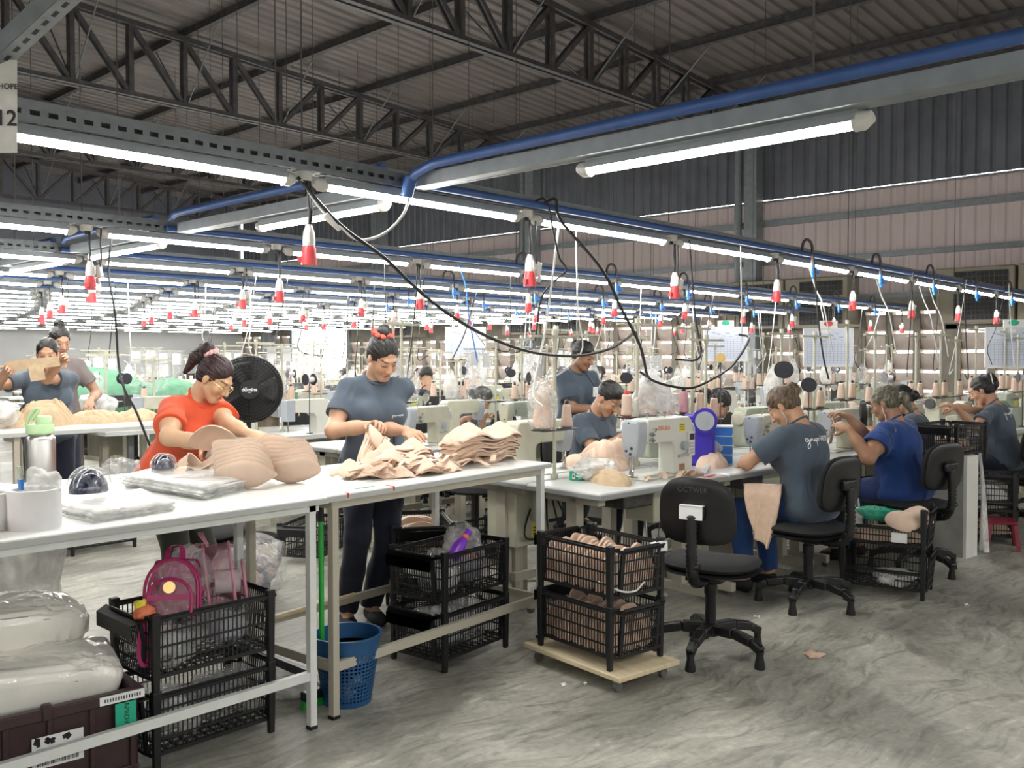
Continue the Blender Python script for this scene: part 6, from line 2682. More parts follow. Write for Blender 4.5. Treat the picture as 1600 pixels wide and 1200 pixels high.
p6 = figure('large seamstress in a royal blue tee and dark-rimmed glasses pulling at beige fabric', (6.68, 2.41, 0), 88, .98, .475, 8, (22, 6, 0), ((6.32, 2.66, .985), (6.55, 2.76, 1.06)), ((-.7, -.2, -.9), (.6, -.3, -.8)), None, 1.30, 1.42, True,
            (.40, .215, .13), GREYGREEN, 'lowpony', ('royal', (.010, .045, .20)), ('denim2', (.012, .03, .11)), .0065, sleeve=.55, pn=((.6, .6, -.3), (-.6, .6, -.3)))
glasses(p6, M['ink'])
earphone(p6, -1, M['cable_white'])
p7 = figure('seamstress with a low dark bun half hidden behind the raised black crate', (7.86, 2.66, 0), 96, .98, .47, 14, (30, 8, 0), ((7.62, 3.02, .88), (7.82, 3.08, .88)), None, None, 1.05, 1.0, True, (.50, .28, .18), BLACK, 'lowbun',
            SLATE, ('navy', (.010, .013, .03)), .0075)
back_print(p7)
p8 = figure('seamstress with a bow clip in her black hair raising her hands to thread a needle', (8.91, 2.33, 0), 92, 1.0, .51, 14, (26, 4, 0), ((8.36, 2.58, 1.06), (8.50, 2.68, 1.07)), ((-.6, -.1, -.9), (.6, -.2, -.8)), None, 1.05, 1.0, True,
            (.50, .28, .18), BLACK, 'clip', SLATE, ('navy', (.010, .013, .03)), .0075)
back_print(p8)
mb = MB()
mb.tube([tuple(p8['H'](-.062 + .012 * math.sin(2 * a), -.125 - .01 * math.cos(a), .055 + .045 * math.cos(a))) for a in np.linspace(0, 2 * PI, 30)[:-1]], .004, 6, closed=True)
mb.build('hair_clip', M['white_plastic'], p8['root'])
p9 = figure('woman in slate tee stretching a strip of beige fabric before her face', (2.86, 7.76, 0), 250, 1.0, None, 6, (12, -6, 0), ((2.80, 7.33, 1.475), (2.45, 7.44, 1.40)), ((.9, -.1, -.6), (.9, -.1, -.6)), None, 1.08, 1.0, True, (.50, .29, .19), BLACK, 'lowbun',
            SLATE, ('navy', (.010, .013, .03)), .0075, pn=((.2, 1, 0), (-.2, 1, 0)))
p10 = figure('woman in a taupe top standing behind the one stretching beige fabric', (3.30, 8.75, 0), 250, 1.08, None, 4, (18, 20, 0), ((3.45, 8.4, 1.1), (3.1, 8.4, 1.1)), None, None, 1.0, 1.0, True, (.45, .26, .17), BLACK, 'topbun',
             ('taupe', (.20, .17, .165)), ('navy', (.010, .013, .03)), .009)
p11 = figure('seated worker in a near-black tee seen from behind, beyond the standing packer', (7.5, 8.38, 0), 62, 1.05, .50, 8, (20, 0, 0), ((7.4, 8.8, .95), (7.75, 8.75, .95)), None, None, 1.0, 1.0, False, (.42, .24, .15), BLACK, 'crop', ('charcoal', (.015, .018, .024)),
             ('navy', (.010, .013, .03)), .009)
back_print(p11)
p12 = figure('worker in slate tee bending low over a machine behind the hanging clear pockets', (6.25, 6.74, 0), 300, .98, .50, 34, (40, 0, 0), ((6.42, 6.36, .9), (6.15, 6.36, .9)), None, None, 1.05, 1.0, True, (.44, .25, .16), BLACK, 'lowbun', SLATE, ('navy', (.010, .013, .03)), .009)
p13 = figure('woman in a mauve-grey top with a dark bun beyond the woman with the white badge', (8.92, 6.82, 0), 130, 1.0, .55, 5, (14, 10, 0), ((8.6, 7.1, .95), (8.85, 7.15, .95)), None, None, 1.0, 1.0, True, (.52, .30, .20), BLACK, 'bun', ('mauve', (.15, .135, .155)),
             ('navy', (.010, .013, .03)), .009)
p14 = figure('seamstress with a black ponytail bending behind the blue drum', (6.36, 4.06, 0), 300, 1.0, .48, 22, (46, 24, 0), ((6.55, 3.72, .86), (6.3, 3.72, .86)), None, None, 1.0, 1.0, True, (.50, .29, .18), BLACK, 'lowpony', SLATE, ('navy', (.010, .013, .03)), .0075)
p15 = figure('worker half hidden behind the big black fan', (5.30, 8.55, 0), 262, 1.0, .58, 14, (30, 0, 0), ((5.45, 8.2, .95), (5.15, 8.2, .95)), None, None, 1.0, 1.0, True, (.50, .29, .18), BLACK, 'lowbun', ('sand', (.36, .30, .22)), ('navy', (.010, .013, .03)), .009)

# what they hold
mb = MB()
ribbon(mb, curve_pts([(2.75, 7.24, 1.465), (2.64, 7.28, 1.452), (2.52, 7.33, 1.44), (2.42, 7.38, 1.42)], 16), .075, .004, up=(-.4, -1, .0))
ribbon(mb, curve_pts([(2.60, 7.29, 1.44), (2.60, 7.28, 1.38), (2.61, 7.28, 1.32)], 10), .10, .004, up=(-.4, -1, .0))
tag(mb.build('fabric_strip', M['khaki'], None, angle=60), 'khaki beige fabric piece stretched between a woman\'s raised hands', 'fabric')
mb = MB()
q6 = [Vector(np.array((6.68, 2.41, 0.)) + rot_z(R(88 - 90)) @ (p6['tips'][(e, 1)] * .75 + p6['wrist'][e] * .25)) for e in (-1, 1)]
mid6 = (q6[0] + q6[1]) / 2 - Vector((0, 0, .03))
ribbon(mb, curve_pts([q6[0] - (q6[1] - q6[0]) * .12, q6[0], mid6, q6[1], q6[1] + (q6[1] - q6[0]) * .12], 24), .045, .004, up=(0, 1, .3), tw=.5)
ribbon(mb, curve_pts([mid6, mid6 + Vector((.02, .03, -.06)), mid6 + Vector((.04, .05, -.13))], 12), .05, .004, up=(0, 1, 0))
tag(mb.build('fabric_strip', M['khaki'], None, angle=60), 'beige fabric pulled taut by the seamstress in royal blue', 'fabric')
mb = MB()


def lapcloth(u, v):
    # over the thigh, then hanging down the near side
    A, B_ = Vector((5.19, 2.86, .70)).lerp(Vector((5.25, 2.62, .715)), u), Vector((5.085, 2.79, .655)).lerp(Vector((5.115, 2.565, .675)), u)
    D_ = Vector((5.035, 2.70, .385)).lerp(Vector((5.05, 2.60, .36)), u)
    p = A.lerp(B_, v / .3) + Vector((0, 0, .025 * math.sin(PI * v / .3))) if v < .3 else B_.lerp(D_, (v - .3) / .7)
    k = max(0, v - .2)
    return p + Vector((-.02 * k * math.sin(14 * u + 4 * v), .02 * k * math.sin(9 * u + 5 * v), .02 * math.sin(6 * u) * v))


mb.grid(lapcloth, 22, 26)
tag(mb.build('lap_cloth', M['beige'], None, angle=70, solid=.002), 'beige cloth hanging over the thigh of the seamstress in jeans', 'cloth')
# ---------------------------------------------------------------- the sewing rows
def make_stand(far=False):
    def make():
        t = thing('thread_stand', 'x', 'thread stand')
        m = M['machine_old']
        mb = MB()
        mb.cyl((0, 0, 0), (0, 0, .95), .011, 6 if far else 10)
        mb.cyl((0, 0, 0), (0, 0, .03), .024, 8 if far else 12)
        mb.build('post', m, t)
        mb = MB()
        mb.bar((-.20, 0, .93), (.20, 0, .93), .022, .016)
        mb.cyl((0, 0, .90), (0, 0, .97), .017, 8)
        if not far:
            for x in (-.17, -.06, .06, .17):
                mb.tube([(x + .008 * math.cos(a), -.02 + .008 * math.sin(a), .93) for a in np.linspace(0, 2 * PI, 9)], .0018, 5)
        mb.build('guide_arm', m, t)
        mb = MB()
        for s in (-1, 1):
            mb.lathe([(0, 0), (.066, 0), (.070, .004), (.070, .008), (0, .008)], (s * .1, 0, .32), 10 if far else 18)
        mb.bar((-.1, 0, .316), (.1, 0, .316), .02, .01)
        mb.build('spool_tray', M['iron'], t)
        return t
    return make


STAND, STANDF = Kind(make_stand()), Kind(make_stand(True))
TZ = .33


def make_far_machine(m, kind):
    def make():
        t = thing('sewing_machine', 'x', 'sewing machine')
        mb = MB()
        if kind == 0:
            mb.prism([(-.165, .315), (-.175, .20), (.035, .185), (.062, .15), (.062, .0), (.222, .0), (.228, .25), (.19, .315)], -.06, .06, Matrix.Rotation(PI / 2, 4, 'X'))
            mb.build('arm', m, t, smooth=False)
            mb = MB()
            mb.bx(-.255, -.17, -.05, .05, .115, .31)
            mb.build('face_cover', M['machine_grey'], t, smooth=False)
            mb = MB()
            mb.cyl((-.215, 0, .12), (-.215, 0, .01), .006, 6)
            mb.build('needle_bar', M['chrome'], t, smooth=False)
            mb = MB()
            mb.cyl((.225, 0, .235), (.25, 0, .235), .055, 12)
            mb.build('hand_wheel', M['chrome'], t, smooth=False)
        else:
            mb.bx(-.14, .17, -.11, .11, 0, .2)
            mb.prism([(-.15, .33), (-.16, .27), (-.02, .20), (.17, .19), (.17, .30), (.0, .35)], -.06, .06, Matrix.Rotation(PI / 2, 4, 'X'))
            mb.build('arm', m, t, smooth=False)
            mb = MB()
            for k in range(4):
                mb.cyl((-.04 + k * .04, -.06, .28), (-.04 + k * .04, -.09, .28), .012, 8)
            mb.build('tension_dials', M['chrome'], t, smooth=False)
            mb = MB()
            mb.cyl((.17, 0, .22), (.2, 0, .22), .055, 12)
            mb.build('hand_wheel', M['iron'], t, smooth=False)
            mb = MB()
            mb.bx(.04, .10, -.064, -.06, .215, .27)
            mb.build('warning_sticker', M['yellow'], t, smooth=False)
        return t
    return Kind(make)


FM = [make_far_machine(M['machine'], 0), make_far_machine(M['machine_old'], 0), make_far_machine(M['machine_green'], 1), make_far_machine(M['machine_old'], 1), make_far_machine(M['grille'], 0)]


def make_far_chair():
    t = thing('task_chair', 'x', 'chair')
    mb = MB()
    mb.lathe([(0, .44), (.2, .44), (.22, .46), (.2, .50), (0, .505)], (0, 0, 0), 16)
    mb.build('seat', M['black_soft'], t)
    mb = MB()
    mb.lathe([(0, -.03), (.17, -.03), (.185, 0), (.17, .03), (0, .03)], (0, -.24, .77), 18, rotm(R(90), 0, 0), 1, .85)
    mb.bar((0, -.1, .42), (0, -.27, .46), .05, .03)
    mb.bar((0, -.27, .45), (0, -.27, .78), .05, .03)
    mb.build('backrest', M['black_soft'], t)
    mb = MB()
    mb.cyl((0, 0, .08), (0, 0, .44), .03, 8)
    for k in range(5):
        a = 2 * PI * k / 5
        mb.bar((0, 0, .1), (.29 * math.cos(a), .29 * math.sin(a), .04), .05, .04)
        mb.cyl((.28 * math.cos(a), .28 * math.sin(a), 0), (.28 * math.cos(a), .28 * math.sin(a), .06), .024, 8)
    mb.build('star_base', M['black_gloss'], t, smooth=False)
    return t


CHAIRF = Kind(make_far_chair)


def make_far_bench():
    t = thing('sewing_bench', 'x', 'table')
    mb = MB()
    mb.bx(-.58, .58, -.28, .28, .742, .78)
    mb.build('tabletop', M['bench_grey'], t, smooth=False)
    for s in (-1, 1):
        mb = MB()
        mb.bx(s * .48 - .03, s * .48 + .03, -.04, .04, .05, .742)
        mb.bx(s * .48 - .025, s * .48 + .025, -.25, .25, 0, .06)
        mb.build('leg', M['cream_enamel'], t, smooth=False)
    mb = MB()
    mb.bx(.1, .36, -.1, .14, .48, .74)
    mb.build('control_box', M['machine_old'], t, smooth=False)
    return t


BENCHF = Kind(make_far_bench)


def make_far_cone():
    t = thing('thread_cone', 'x', 'thread')
    mb = MB()
    mb.lathe([(0, 0), (.038, 0), (.028, .15), (0, .15)], (0, 0, 0), 10)
    mb.build('thread', M['thread'], t)
    mb = MB()
    mb.lathe([(0, .15), (.014, .15), (.012, .168), (0, .168)], (0, 0, 0), 8)
    mb.build('spool', M['spool_black'], t)
    return t


CONEF = Kind(make_far_cone)
bagk = [Kind(lambda s=s: tag(bag_mesh('bagged_cone', (.085, .08, .15), M['film_milky'] if s % 2 else M['film'], None, 2.3 * s + 1, .2, 2.6, 22, 14, .12, pinch=.3), 'x', 'thread')) for s in range(3)]


def make_pocket():
    t = thing('hanging_clear_pocket', 'x', 'pocket')
    mb = MB()
    mb.grid(lambda u, v: ((u - .5) * .34, .012 * math.sin(5 * u + 4 * v), -.46 * v), 10, 10)
    mb.build('clear_sheet', M['film_clear'], t)
    mb = MB()
    mb.bar((-.2, 0, .005), (.2, 0, .005), .012, .012)
    mb.build('rail', M['machine_old'], t, smooth=False)
    mb = MB()
    mb.bx(-.14, -.04, .016, .018, -.16, -.03)
    mb.bx(.02, .12, .016, .018, -.14, -.02)
    mb.build('papers', M['paper'], t, smooth=False)
    return t


POCK = Kind(make_pocket)


def make_reel(r=.055, h=.505, m='spool_black'):
    def make():
        t = thing('tape_reel', 'x', 'reel')
        for y in (-.045, .045):
            mb = MB()
            mb.cyl((0, (y - .002) * r / .055, 0), (0, (y + .002) * r / .055, 0), r, 20)
            mb.build('flange', M[m], t)
        mb = MB()
        mb.cyl((0, -.043 * r / .055, 0), (0, .043 * r / .055, 0), r * .47, 16)
        mb.build('wound_tape', M['paper'], t)
        mb = MB()
        mb.cyl((0, 0, -r * .45), (0, 0, -h), .005, 6)
        mb.cyl((0, 0, -h + .008), (0, 0, -h), .03, 10)
        mb.build('rod', M['iron'], t)
        return t
    return make


REEL = Kind(make_reel())
LIGHTN = ['nearest', 'second', 'third', 'fourth', 'fifth', 'sixth', 'seventh', 'eighth', 'ninth', 'tenth']
heapk = [Kind(lambda s=s: tag(sheet_heap('fabric_pile', .16, .11, .10, [M['beige'], M['khaki'], M['beige_light']][s], None, 2.2 * s, None, 24, 5), 'x', 'fabric')) for s in range(3)]
DIRX, DIRY = math.cos(R(-4)), math.sin(R(-4))


def station(ri, side, k, x, y, rz, near, occupied=False, skip=()):
    """one work place: side -1 has its operator towards the camera aisle"""
    nm = '%s place of the %s-lights %s row' % (ORD[k], LIGHTN[min(ri, 9)], 'front' if side < 0 else 'back')
    c, s = math.cos(rz), math.sin(rz)
    f = PI if side > 0 else 0

    def P(a, b, z):
        a, b = (-a, -b) if side > 0 else (a, b)
        return (x + c * a - s * b, y + s * a + c * b, z)
    (BENCH if near else BENCHF).at(P(0, 0, 0), rz + f, 'grey sewing bench, ' + nm, 'grey sewing benches')
    if 'machine' not in skip:
        kd = rng.randrange(4)
        if ri > 0 and not near and rng.random() < .22:
            kd = 4
        nm2 = ('ivory', 'cream', 'pale green', 'old cream', 'black')[kd] + (' overlock' if kd in (2, 3) else ' lockstitch') + ' sewing machine, ' + nm
        mk = ([MACH_B, MACH_B, MACH_G, OVER] if near else FM)[kd]
        if near and kd < 2:
            nm2 = nm2.replace('ivory', 'cream')
        mk.at(P(rng.uniform(.02, .12), -.02, .78), rz + f + rng.uniform(-.1, .1), nm2, 'sewing machines on the benches')
    if 0 < ri < 6 and rng.random() < .55 and not (side > 0 and ri == 1 and k == 1) and not (side < 0 and (ri, k) in ((3, 2), (3, 3), (2, 3))) and not (side > 0 and (ri, k) == (2, 0)):
        CHAIRF.at(P(rng.uniform(-.15, .15), -.52, 0), rz + f + rng.uniform(-.5, .5), 'black work chair at the bench, ' + nm, 'black work chairs at the benches')
    if 'stand' not in skip:
        a = rng.uniform(-.25, .3)
        h = rng.uniform(.86, 1.08) if ri < 2 else rng.uniform(.7, .95)
        (STAND if near else STANDF).at(P(a, .21, .78), rz + f, 'cream thread stand on the bench, ' + nm, 'thread stands', (1, 1, h))
        for q, e in enumerate((-1, 1)):
            r = rng.random()
            sd = ('left', 'right')[q]
            if r < .62:
                ck = CONE if near and r > .06 else CONE_PINK if near else CONEF
                ck.at(P(a + e * .1, .21, .78 + TZ * h), 0, '%s thread cone on the stand\'s %s peg, %s' % ('pink' if ck is CONE_PINK else 'peach', sd, nm), 'thread cones on the stands', 1.0)
            elif r < .88:
                bagk[rng.randrange(3)].at(P(a + e * .1, .21, .78 + TZ * h), rng.uniform(0, 6), 'bagged thread cone on the stand\'s %s peg, %s' % (sd, nm), 'bagged thread cones')
    if ri < 5 and rng.random() < .6:
        heapk[rng.randrange(3)].at(P(rng.uniform(-.35, -.2), rng.uniform(-.12, .05), .78), rng.uniform(0, 6), 'small skin-tone fabric pile, ' + nm, 'small fabric piles', rng.uniform(.7, 1.15))
    if 0 < ri < 6 and rng.random() < .45:
        POCK.at(P(rng.uniform(-.3, .3), .26, rng.uniform(1.42, 1.62)), rz + f + rng.uniform(-.25, .25), 'clear pocket hanging with papers, ' + nm, 'clear hanging pockets')
    if (0 < ri < 5 or (ri == 0 and k > 3)) and rng.random() < .4:
        REEL.at(P(rng.uniform(-.4, .4), -.16, 1.285), rng.uniform(0, 3), 'black-sided tape reel on a rod, ' + nm, 'black tape reels')
    if ri < 6 and rng.random() < .7:
        mb = MB()
        a = rng.uniform(-.4, .4)
        p0, p3 = Vector(P(a, .28 if side < 0 else .24, 2.3)), Vector(P(a + rng.uniform(-.4, .4), .2, rng.uniform(1.2, 1.6)))
        mid = p0.lerp(p3, .6) + Vector((rng.uniform(-.25, .25), rng.uniform(-.1, .1), -rng.uniform(.1, .45)))
        mb.tube(curve_pts([p0, p0.lerp(mid, .5) + Vector((0, 0, -.1)), mid, p3], 16), rng.choice((.005, .007)), 5)
        tag(mb.build('hanging_power_cable', M[rng.choice(('cable_black', 'cable_black', 'cable_white'))], None), 'drooping power cable, ' + nm, 'cable', 'drooping power cables')


# nearest double row, slightly askew like the aisle
for k in range(10):
    for side, off in ((-1, .285), (1, .865)):
        x = 3.82 + DIRX * (.59 + 1.185 * k) - DIRY * off
        y = 2.93 + DIRY * (.59 + 1.185 * k) + DIRX * off
        sk = ('machine', 'stand') if k == 0 else ('machine',) if (k == 1 and side < 0) else ()
        station(0, side, k, x, y, R(-4), k < 5, skip=sk)
rows = [(1, -1, 5.62, 4.9), (1, 1, 6.20, 4.9), (2, -1, 7.38, 5.0), (2, 1, 7.96, 5.0), (3, -1, 9.0, 4.3), (3, 1, 9.58, 4.3), (4, 1, 10.7, 4.3), (5, 1, 12.0, 4.6), (6, 1, 13.5, 5.1), (7, 1, 15.2, 5.7), (8, 1, 17.6, 6.3), (9, 1, 20.6, 7.4)]
for ri, side, y, x0 in rows:
    k, x = 0, x0
    while x < 16.6:
        station(ri, side, k, x, y, 0, ri == 1 and k < 4, skip=('machine',) if (ri == 1 and side > 0 and k == 0) else ())
        x += 1.19
        k += 1

# ---- the bench nearest the aisle, item by item
c_, s_ = math.cos(R(-4)), math.sin(R(-4))
mc = MACH.at((4.655, 3.125, .78), R(-4), 'ivory sewing machine with a grey face cover and orange lettering on the nearest grey bench', None, 1.12)
MACH_B.at((4.24, 3.74, .78), R(176), 'old cream sewing machine at the near end of the back bench', None, 1.05)
MACH_B.at((5.98, 3.08, .78), R(-6), 'cream sewing machine with a round grey face before the seamstress in jeans')
tag(bag_mesh('plastic_bag', (.17, .12, .062), M['film_milky'], None, 21.0, .32, 3, 44, 26, .1, (4.27, 3.30, .78)), 'crumpled milky bag on the nearest grey bench left of the ivory machine', 'bag')
tag(bag_mesh('plastic_bag', (.16, .13, .12), M['film_milky'], None, 22.4, .3, 3, 44, 26, .1, (5.42, 3.30, .78)), 'milky bag of pale goods on the bench behind the ivory machine', 'bag')
tag(bag_mesh('plastic_bag', (.13, .10, .17), M['film'], None, 23.8, .3, 3, 44, 26, .1, (5.03, 3.45, .99), pinch=.4), 'clear bag bunched up behind the top of the ivory machine', 'bag')
for k, (x, y, w_, l_, r) in enumerate(((4.60, 2.96, .035, .20, .2), (4.68, 2.99, .05, .16, -.5), (4.52, 2.99, .03, .16, .9), (4.74, 2.95, .03, .14, .1), (4.36, 3.02, .02, .22, .3), (4.30, 3.08, .018, .16, 1.2))):
    mb = MB()
    ribbon(mb, curve_pts([(x, y, .785), (x + .33 * l_ * math.cos(r), y + .33 * l_ * math.sin(r), .80 + .02 * (k < 4)), (x + .7 * l_ * math.cos(r + .3), y + .7 * l_ * math.sin(r + .3), .79), (x + l_ * math.cos(r), y + l_ * math.sin(r), .785)], 15), w_, .004, tw=.8)
    tag(mb.build('fabric_strip', M['beige'] if k % 2 else M['beige_light'], None, angle=60), 'beige strip on the nearest grey bench by the ivory machine', 'fabric', 'beige strips by the ivory machine')
t = thing('tweezers', 'red tweezers lying on the bench under the dial of the ivory machine', 'tool', (4.80, 2.87, .782), R(6))
mb = MB()
mb.bar((-.07, 0, .004), (.07, .004, .006), .010, .004)
mb.bar((-.07, 0, .004), (.07, -.010, .006), .010, .004)
mb.build('arms', M['red'], t)
t = thing('paper_roll', 'thin white roll lying on the bench right of the ivory machine', 'roll', (5.02, 3.02, .797), R(25))
mb = MB()
mb.cyl((-.11, 0, 0), (.11, 0, 0), .017, 14)
mb.build('roll', M['paper'], t)
o = sheet_heap('fabric_pile', .26, .16, .20, M['beige_light'], None, 31, (4.92, 3.72, .78), 56, 8)
tag(o, 'big pile of pale beige pieces on the back bench in front of the young man', 'fabric')
o = sheet_heap('fabric_pile', .17, .12, .08, M['beige'], None, 33, (4.70, 3.56, .78), 40, 7)
tag(o, 'low spill of beige pieces on the back bench beside the big pale pile', 'fabric')
st = [((4.12, 3.50), R(-4), 'cream thread stand at the near end of the benches by the bra table', .9), ((4.98, 3.52), R(-4), 'cream thread stand right behind the ivory machine', 1.0)]
for (x, y), rz, lb, h in st:
    STAND.at((x, y, .78), rz, lb, 'thread stands', (1, 1, h))
BCONE.at((4.02, 3.505, .78 + TZ * .9), 0, 'large thread cone in a clear bag at the near end stand by the bra table')
CONE.at((4.22, 3.49, .78 + TZ * .9), 0, 'peach thread cone beside the bagged cone on the near end stand')
CONE_RED.at((4.88, 3.53, .78 + TZ), 0, 'peach thread cone with a red core on the stand behind the ivory machine')
CONE_BIG.at((5.09, 3.51, .78 + TZ), 0, 'big peach thread cone with a black core behind the ivory machine')
tag(bag_mesh('plastic_bag', (.13, .12, .14), M['film_milky'], None, 25.1, .25, 2.6, 40, 24, .12, (5.12, 3.50, .78 + TZ), pinch=.3), 'milky bag slipped over the big peach cone behind the ivory machine', 'bag')
BCONE.at((5.34, 3.52, .98), 1, 'bagged thread cone between the big peach cone and the violet spool case')
t = thing('spool_case', 'violet-blue plastic case with a round grey end standing behind the ivory machine', 'case', (5.30, 3.24, .98))
d = Vector((-.85, -.52, 0)).normalized()
mb = MB()
mb.box((0, 0, -.03), (.14, .20, .34), rotm(0, 0, R(31)))
mb.build('case_body', M['royal'], t, bevel=.02)
mb = MB()
mb.cyl(d * .04 + Vector((0.03, -.02, .10)), d * .13 + Vector((0.03, -.02, .10)), .075, 24)
mb.build('round_housing', M['royal'], t, bevel=.006)
mb = MB()
mb.cyl(d * .13 + Vector((.03, -.02, .10)), d * .14 + Vector((.03, -.02, .10)), .062, 24)
mb.cyl(d * .14 + Vector((.03, -.02, .10)), d * .147 + Vector((.03, -.02, .10)), .018, 12)
mb.build('grey_end', M['machine_grey'], t)
mb = MB()
mb.cyl((0, 0, -.20), (0, 0, -.198), .05, 12)
mb.build('foot', M['iron'], t)
t = thing('drawer_tower', 'bright blue box with white bands beside the violet case', 'box', (5.53, 3.20, .78))
for k in range(4):
    mb = MB()
    mb.box((0, 0, .03 + .062 * k), (.17, .13, .056), rotm(0, 0, R(28)))
    mb.build('drawer', M['blue_valve'], t, bevel=.004)
mb = MB()
for k in range(5):
    mb.box((0, 0, .0 + .062 * k), (.176, .136, .007), rotm(0, 0, R(28)))
mb.build('band', M['paper'], t, smooth=False)
REEL.at((6.62, 3.10, 1.285), R(-60), 'black-sided tape reel on a rod just right of the streaked brown bun')
Kind(make_reel(.065, .62)).at((6.45, 3.22, 1.40), R(-55), 'large black-sided tape reel on a rod above the streaked brown bun')
Kind(make_reel(.034, .71, 'gold')).at((5.84, 3.40, 1.49), R(-60), 'small gold-sided reel on a tall thin rod behind the violet case')
OVER.at((4.92, 5.95, .78), R(90), 'old cream overlock machine at the left end of the benches under the second lights')
t = thing('tape_roll', 'green and white tape roll with red hearts on the back bench end', 'roll', (4.17, 3.53 - .16, .78))
mb = MB()
mb.lathe([(.03, 0), (.045, 0), (.045, .05), (.03, .05), (.03, 0)], (0, 0, 0), 24)
mb.build('tape', M['green'], t)
mb = MB()
for a in (3.4, 4.2, 5.0):
    mb.box((.0455 * math.cos(a), .0455 * math.sin(a), .025), (.003, .018, .03), rotm(0, 0, a))
mb.build('white_patch', M['paper'], t, smooth=False)
mb = MB()
for a in (3.4, 4.2, 5.0):
    mb.box((.0475 * math.cos(a), .0475 * math.sin(a), .027), (.003, .010, .012), rotm(R(0), 0, a))
mb.build('red_heart', M['red'], t, smooth=False)

# stools and chairs for the seated workers further in
for x, y, h, lb in ((5.42, 4.36, 0, 'under the young man'), (6.36, 4.02, 60, 'under the seamstress behind the blue box'), (7.86, 2.64, 8, 'under the seamstress behind the raised crate'), (8.85, 2.36, 2, None),
                    (7.5, 8.42, -20, 'under the worker in the near-black tee'), (6.25, 6.75, 180, 'behind the hanging clear pockets'), (8.92, 6.78, 60, 'under the woman in mauve-grey')):
    if lb:
        CHAIR.at((x, y, 0), R(h + (180 if 'young' in lb else 0)), 'black task chair ' + lb, 'black task chairs')
for k, (x, y, h) in enumerate(((7.3, 4.75, 160), (9.0, 4.7, 190))):
    CHAIR.at((x, y, 0), R(h), 'empty black task chair beyond the nearest benches, %s from the young man' % ORD[k], 'black task chairs')
for k, (x, y) in enumerate(((4.75, 4.75), (7.0, 4.72), (8.2, 4.75), (4.0, 5.75))):
    CRATE.at((x, y, 0), R(10 * k), 'black basket crate on the floor between the sewing rows, %s one' % ORD[k], 'black basket crates')
t = thing('control_cabinet', 'grey-beige motor control cabinet with a yellow warning sticker under the bench end', 'cabinet', (4.18, 3.78, .36))
mb = MB()
mb.bx(-.20, .10, -.10, .14, .0, .335)
mb.build('housing', M['machine_old'], t, bevel=.008)
mb = MB()
mb.bx(-.2025, -.20, -.03, .05, .05, .13)
mb.bx(-.06, .02, -.1025, -.10, .05, .13)
mb.build('warning_sticker', M['yellow'], t, smooth=False)
mb = MB()
for k in range(3):
    mb.bx(-.05, .01, -.1035, -.1025, .065 + .018 * k, .073 + .018 * k)
mb.build('sticker_print', M['ink'], t, smooth=False)
mb = MB()
mb.bx(-.16, -.12, -.06, -.02, -.36, 0)
mb.bx(.04, .08, .06, .10, -.36, 0)
mb.build('support', M['cream_enamel'], t, smooth=False)
# loose cables under the bench end
for k in range(5):
    mb = MB()
    y = 3.45 + .07 * k
    mb.tube(curve_pts([(4.05 + .05 * k, y, .72), (4.12 - .03 * k, y - .1, .45), (4.25, y - .05, .2 + .04 * k), (4.35 + .1 * k, y + .05, .03), (4.7 + .12 * k, y + .1, .015)], 22), .006, 5)
    tag(mb.build('trailing_cable', M['cable_black'], None), 'black cord looping down to the floor under the bench end', 'cord', 'black cords under the bench end')

# ---- long cables of the foreground
def cable(pts, r, m, lb):
    mb = MB()
    mb.tube(curve_pts(pts, 60), r, 8)
    tag(mb.build('hanging_cable', m, None), lb, 'cable')


cable([(2.336, 3.47, 2.29), (2.487, 3.373, 2.091), (2.684, 3.303, 1.953), (2.88, 3.307, 1.824), (3.083, 3.304, 1.71), (3.423, 3.375, 1.607), (3.805, 3.402, 1.525), (4.208, 3.409, 1.504), (4.524, 3.40, 1.547), (4.783, 3.45, 1.62), (4.93, 3.50, 1.66), (4.975, 3.515, 1.60)],
      .0085, M['cable_black'], 'thick black cable sagging from the nearest lights across to the ivory machine\'s stand')
cable([(3.93, 3.43, 2.36), (3.964, 3.36, 2.38), (4.02, 3.37, 2.27), (4.161, 3.187, 1.996), (4.393, 3.223, 1.789), (4.631, 3.252, 1.566), (4.87, 3.37, 1.40), (5.03, 3.46, 1.36)], .009, M['cable_black'], 'thick black cable dropping steeply from the nearest lights to the big peach cone')
cable([(6.03, 3.36, 1.66), (5.992, 3.262, 1.624), (5.73, 3.241, 1.442), (5.445, 3.248, 1.34), (5.255, 3.303, 1.29), (5.042, 3.40, 1.33), (4.985, 3.50, 1.40)], .0085, M['cable_black'], 'black cable looping low between two thread stands over the violet case')
cable([(2.62, 6.0, 2.3), (2.60, 6.02, 2.048), (2.587, 5.9, 1.78), (2.549, 5.773, 1.468), (2.51, 5.60, 1.293), (2.56, 5.5, 1.1), (2.7, 5.45, .6), (2.75, 5.5, .02)], .0075, M['cable_black'], 'black cable hanging left of the woman in orange from the second lights')
cable([(3.86, 3.45, 2.36), (3.90, 3.38, 2.37), (3.95, 3.36, 2.18), (4.02, 3.38, 2.06), (4.128, 3.42, 2.0), (4.267, 3.659, 1.937), (4.375, 3.832, 1.851), (4.4, 3.9, 1.6)], .006, M['cable_black'], 'thin black cable looped over the tray above the young man')
cable([(2.345, 3.459, 2.28), (2.43, 3.437, 2.162), (2.487, 3.373, 2.085), (2.575, 3.35, 2.026), (2.75, 3.384, 2.075), (2.879, 3.397, 2.18), (2.978, 3.46, 2.30)], .0065, M['cable_white'], 'white cable in a slack loop under the nearest lights')
t = thing('hanging_cable_coupler', 'white cable coupler clipped in the slack loop under the nearest lights', 'coupler', (2.467, 3.394, 2.10))
mb = MB()
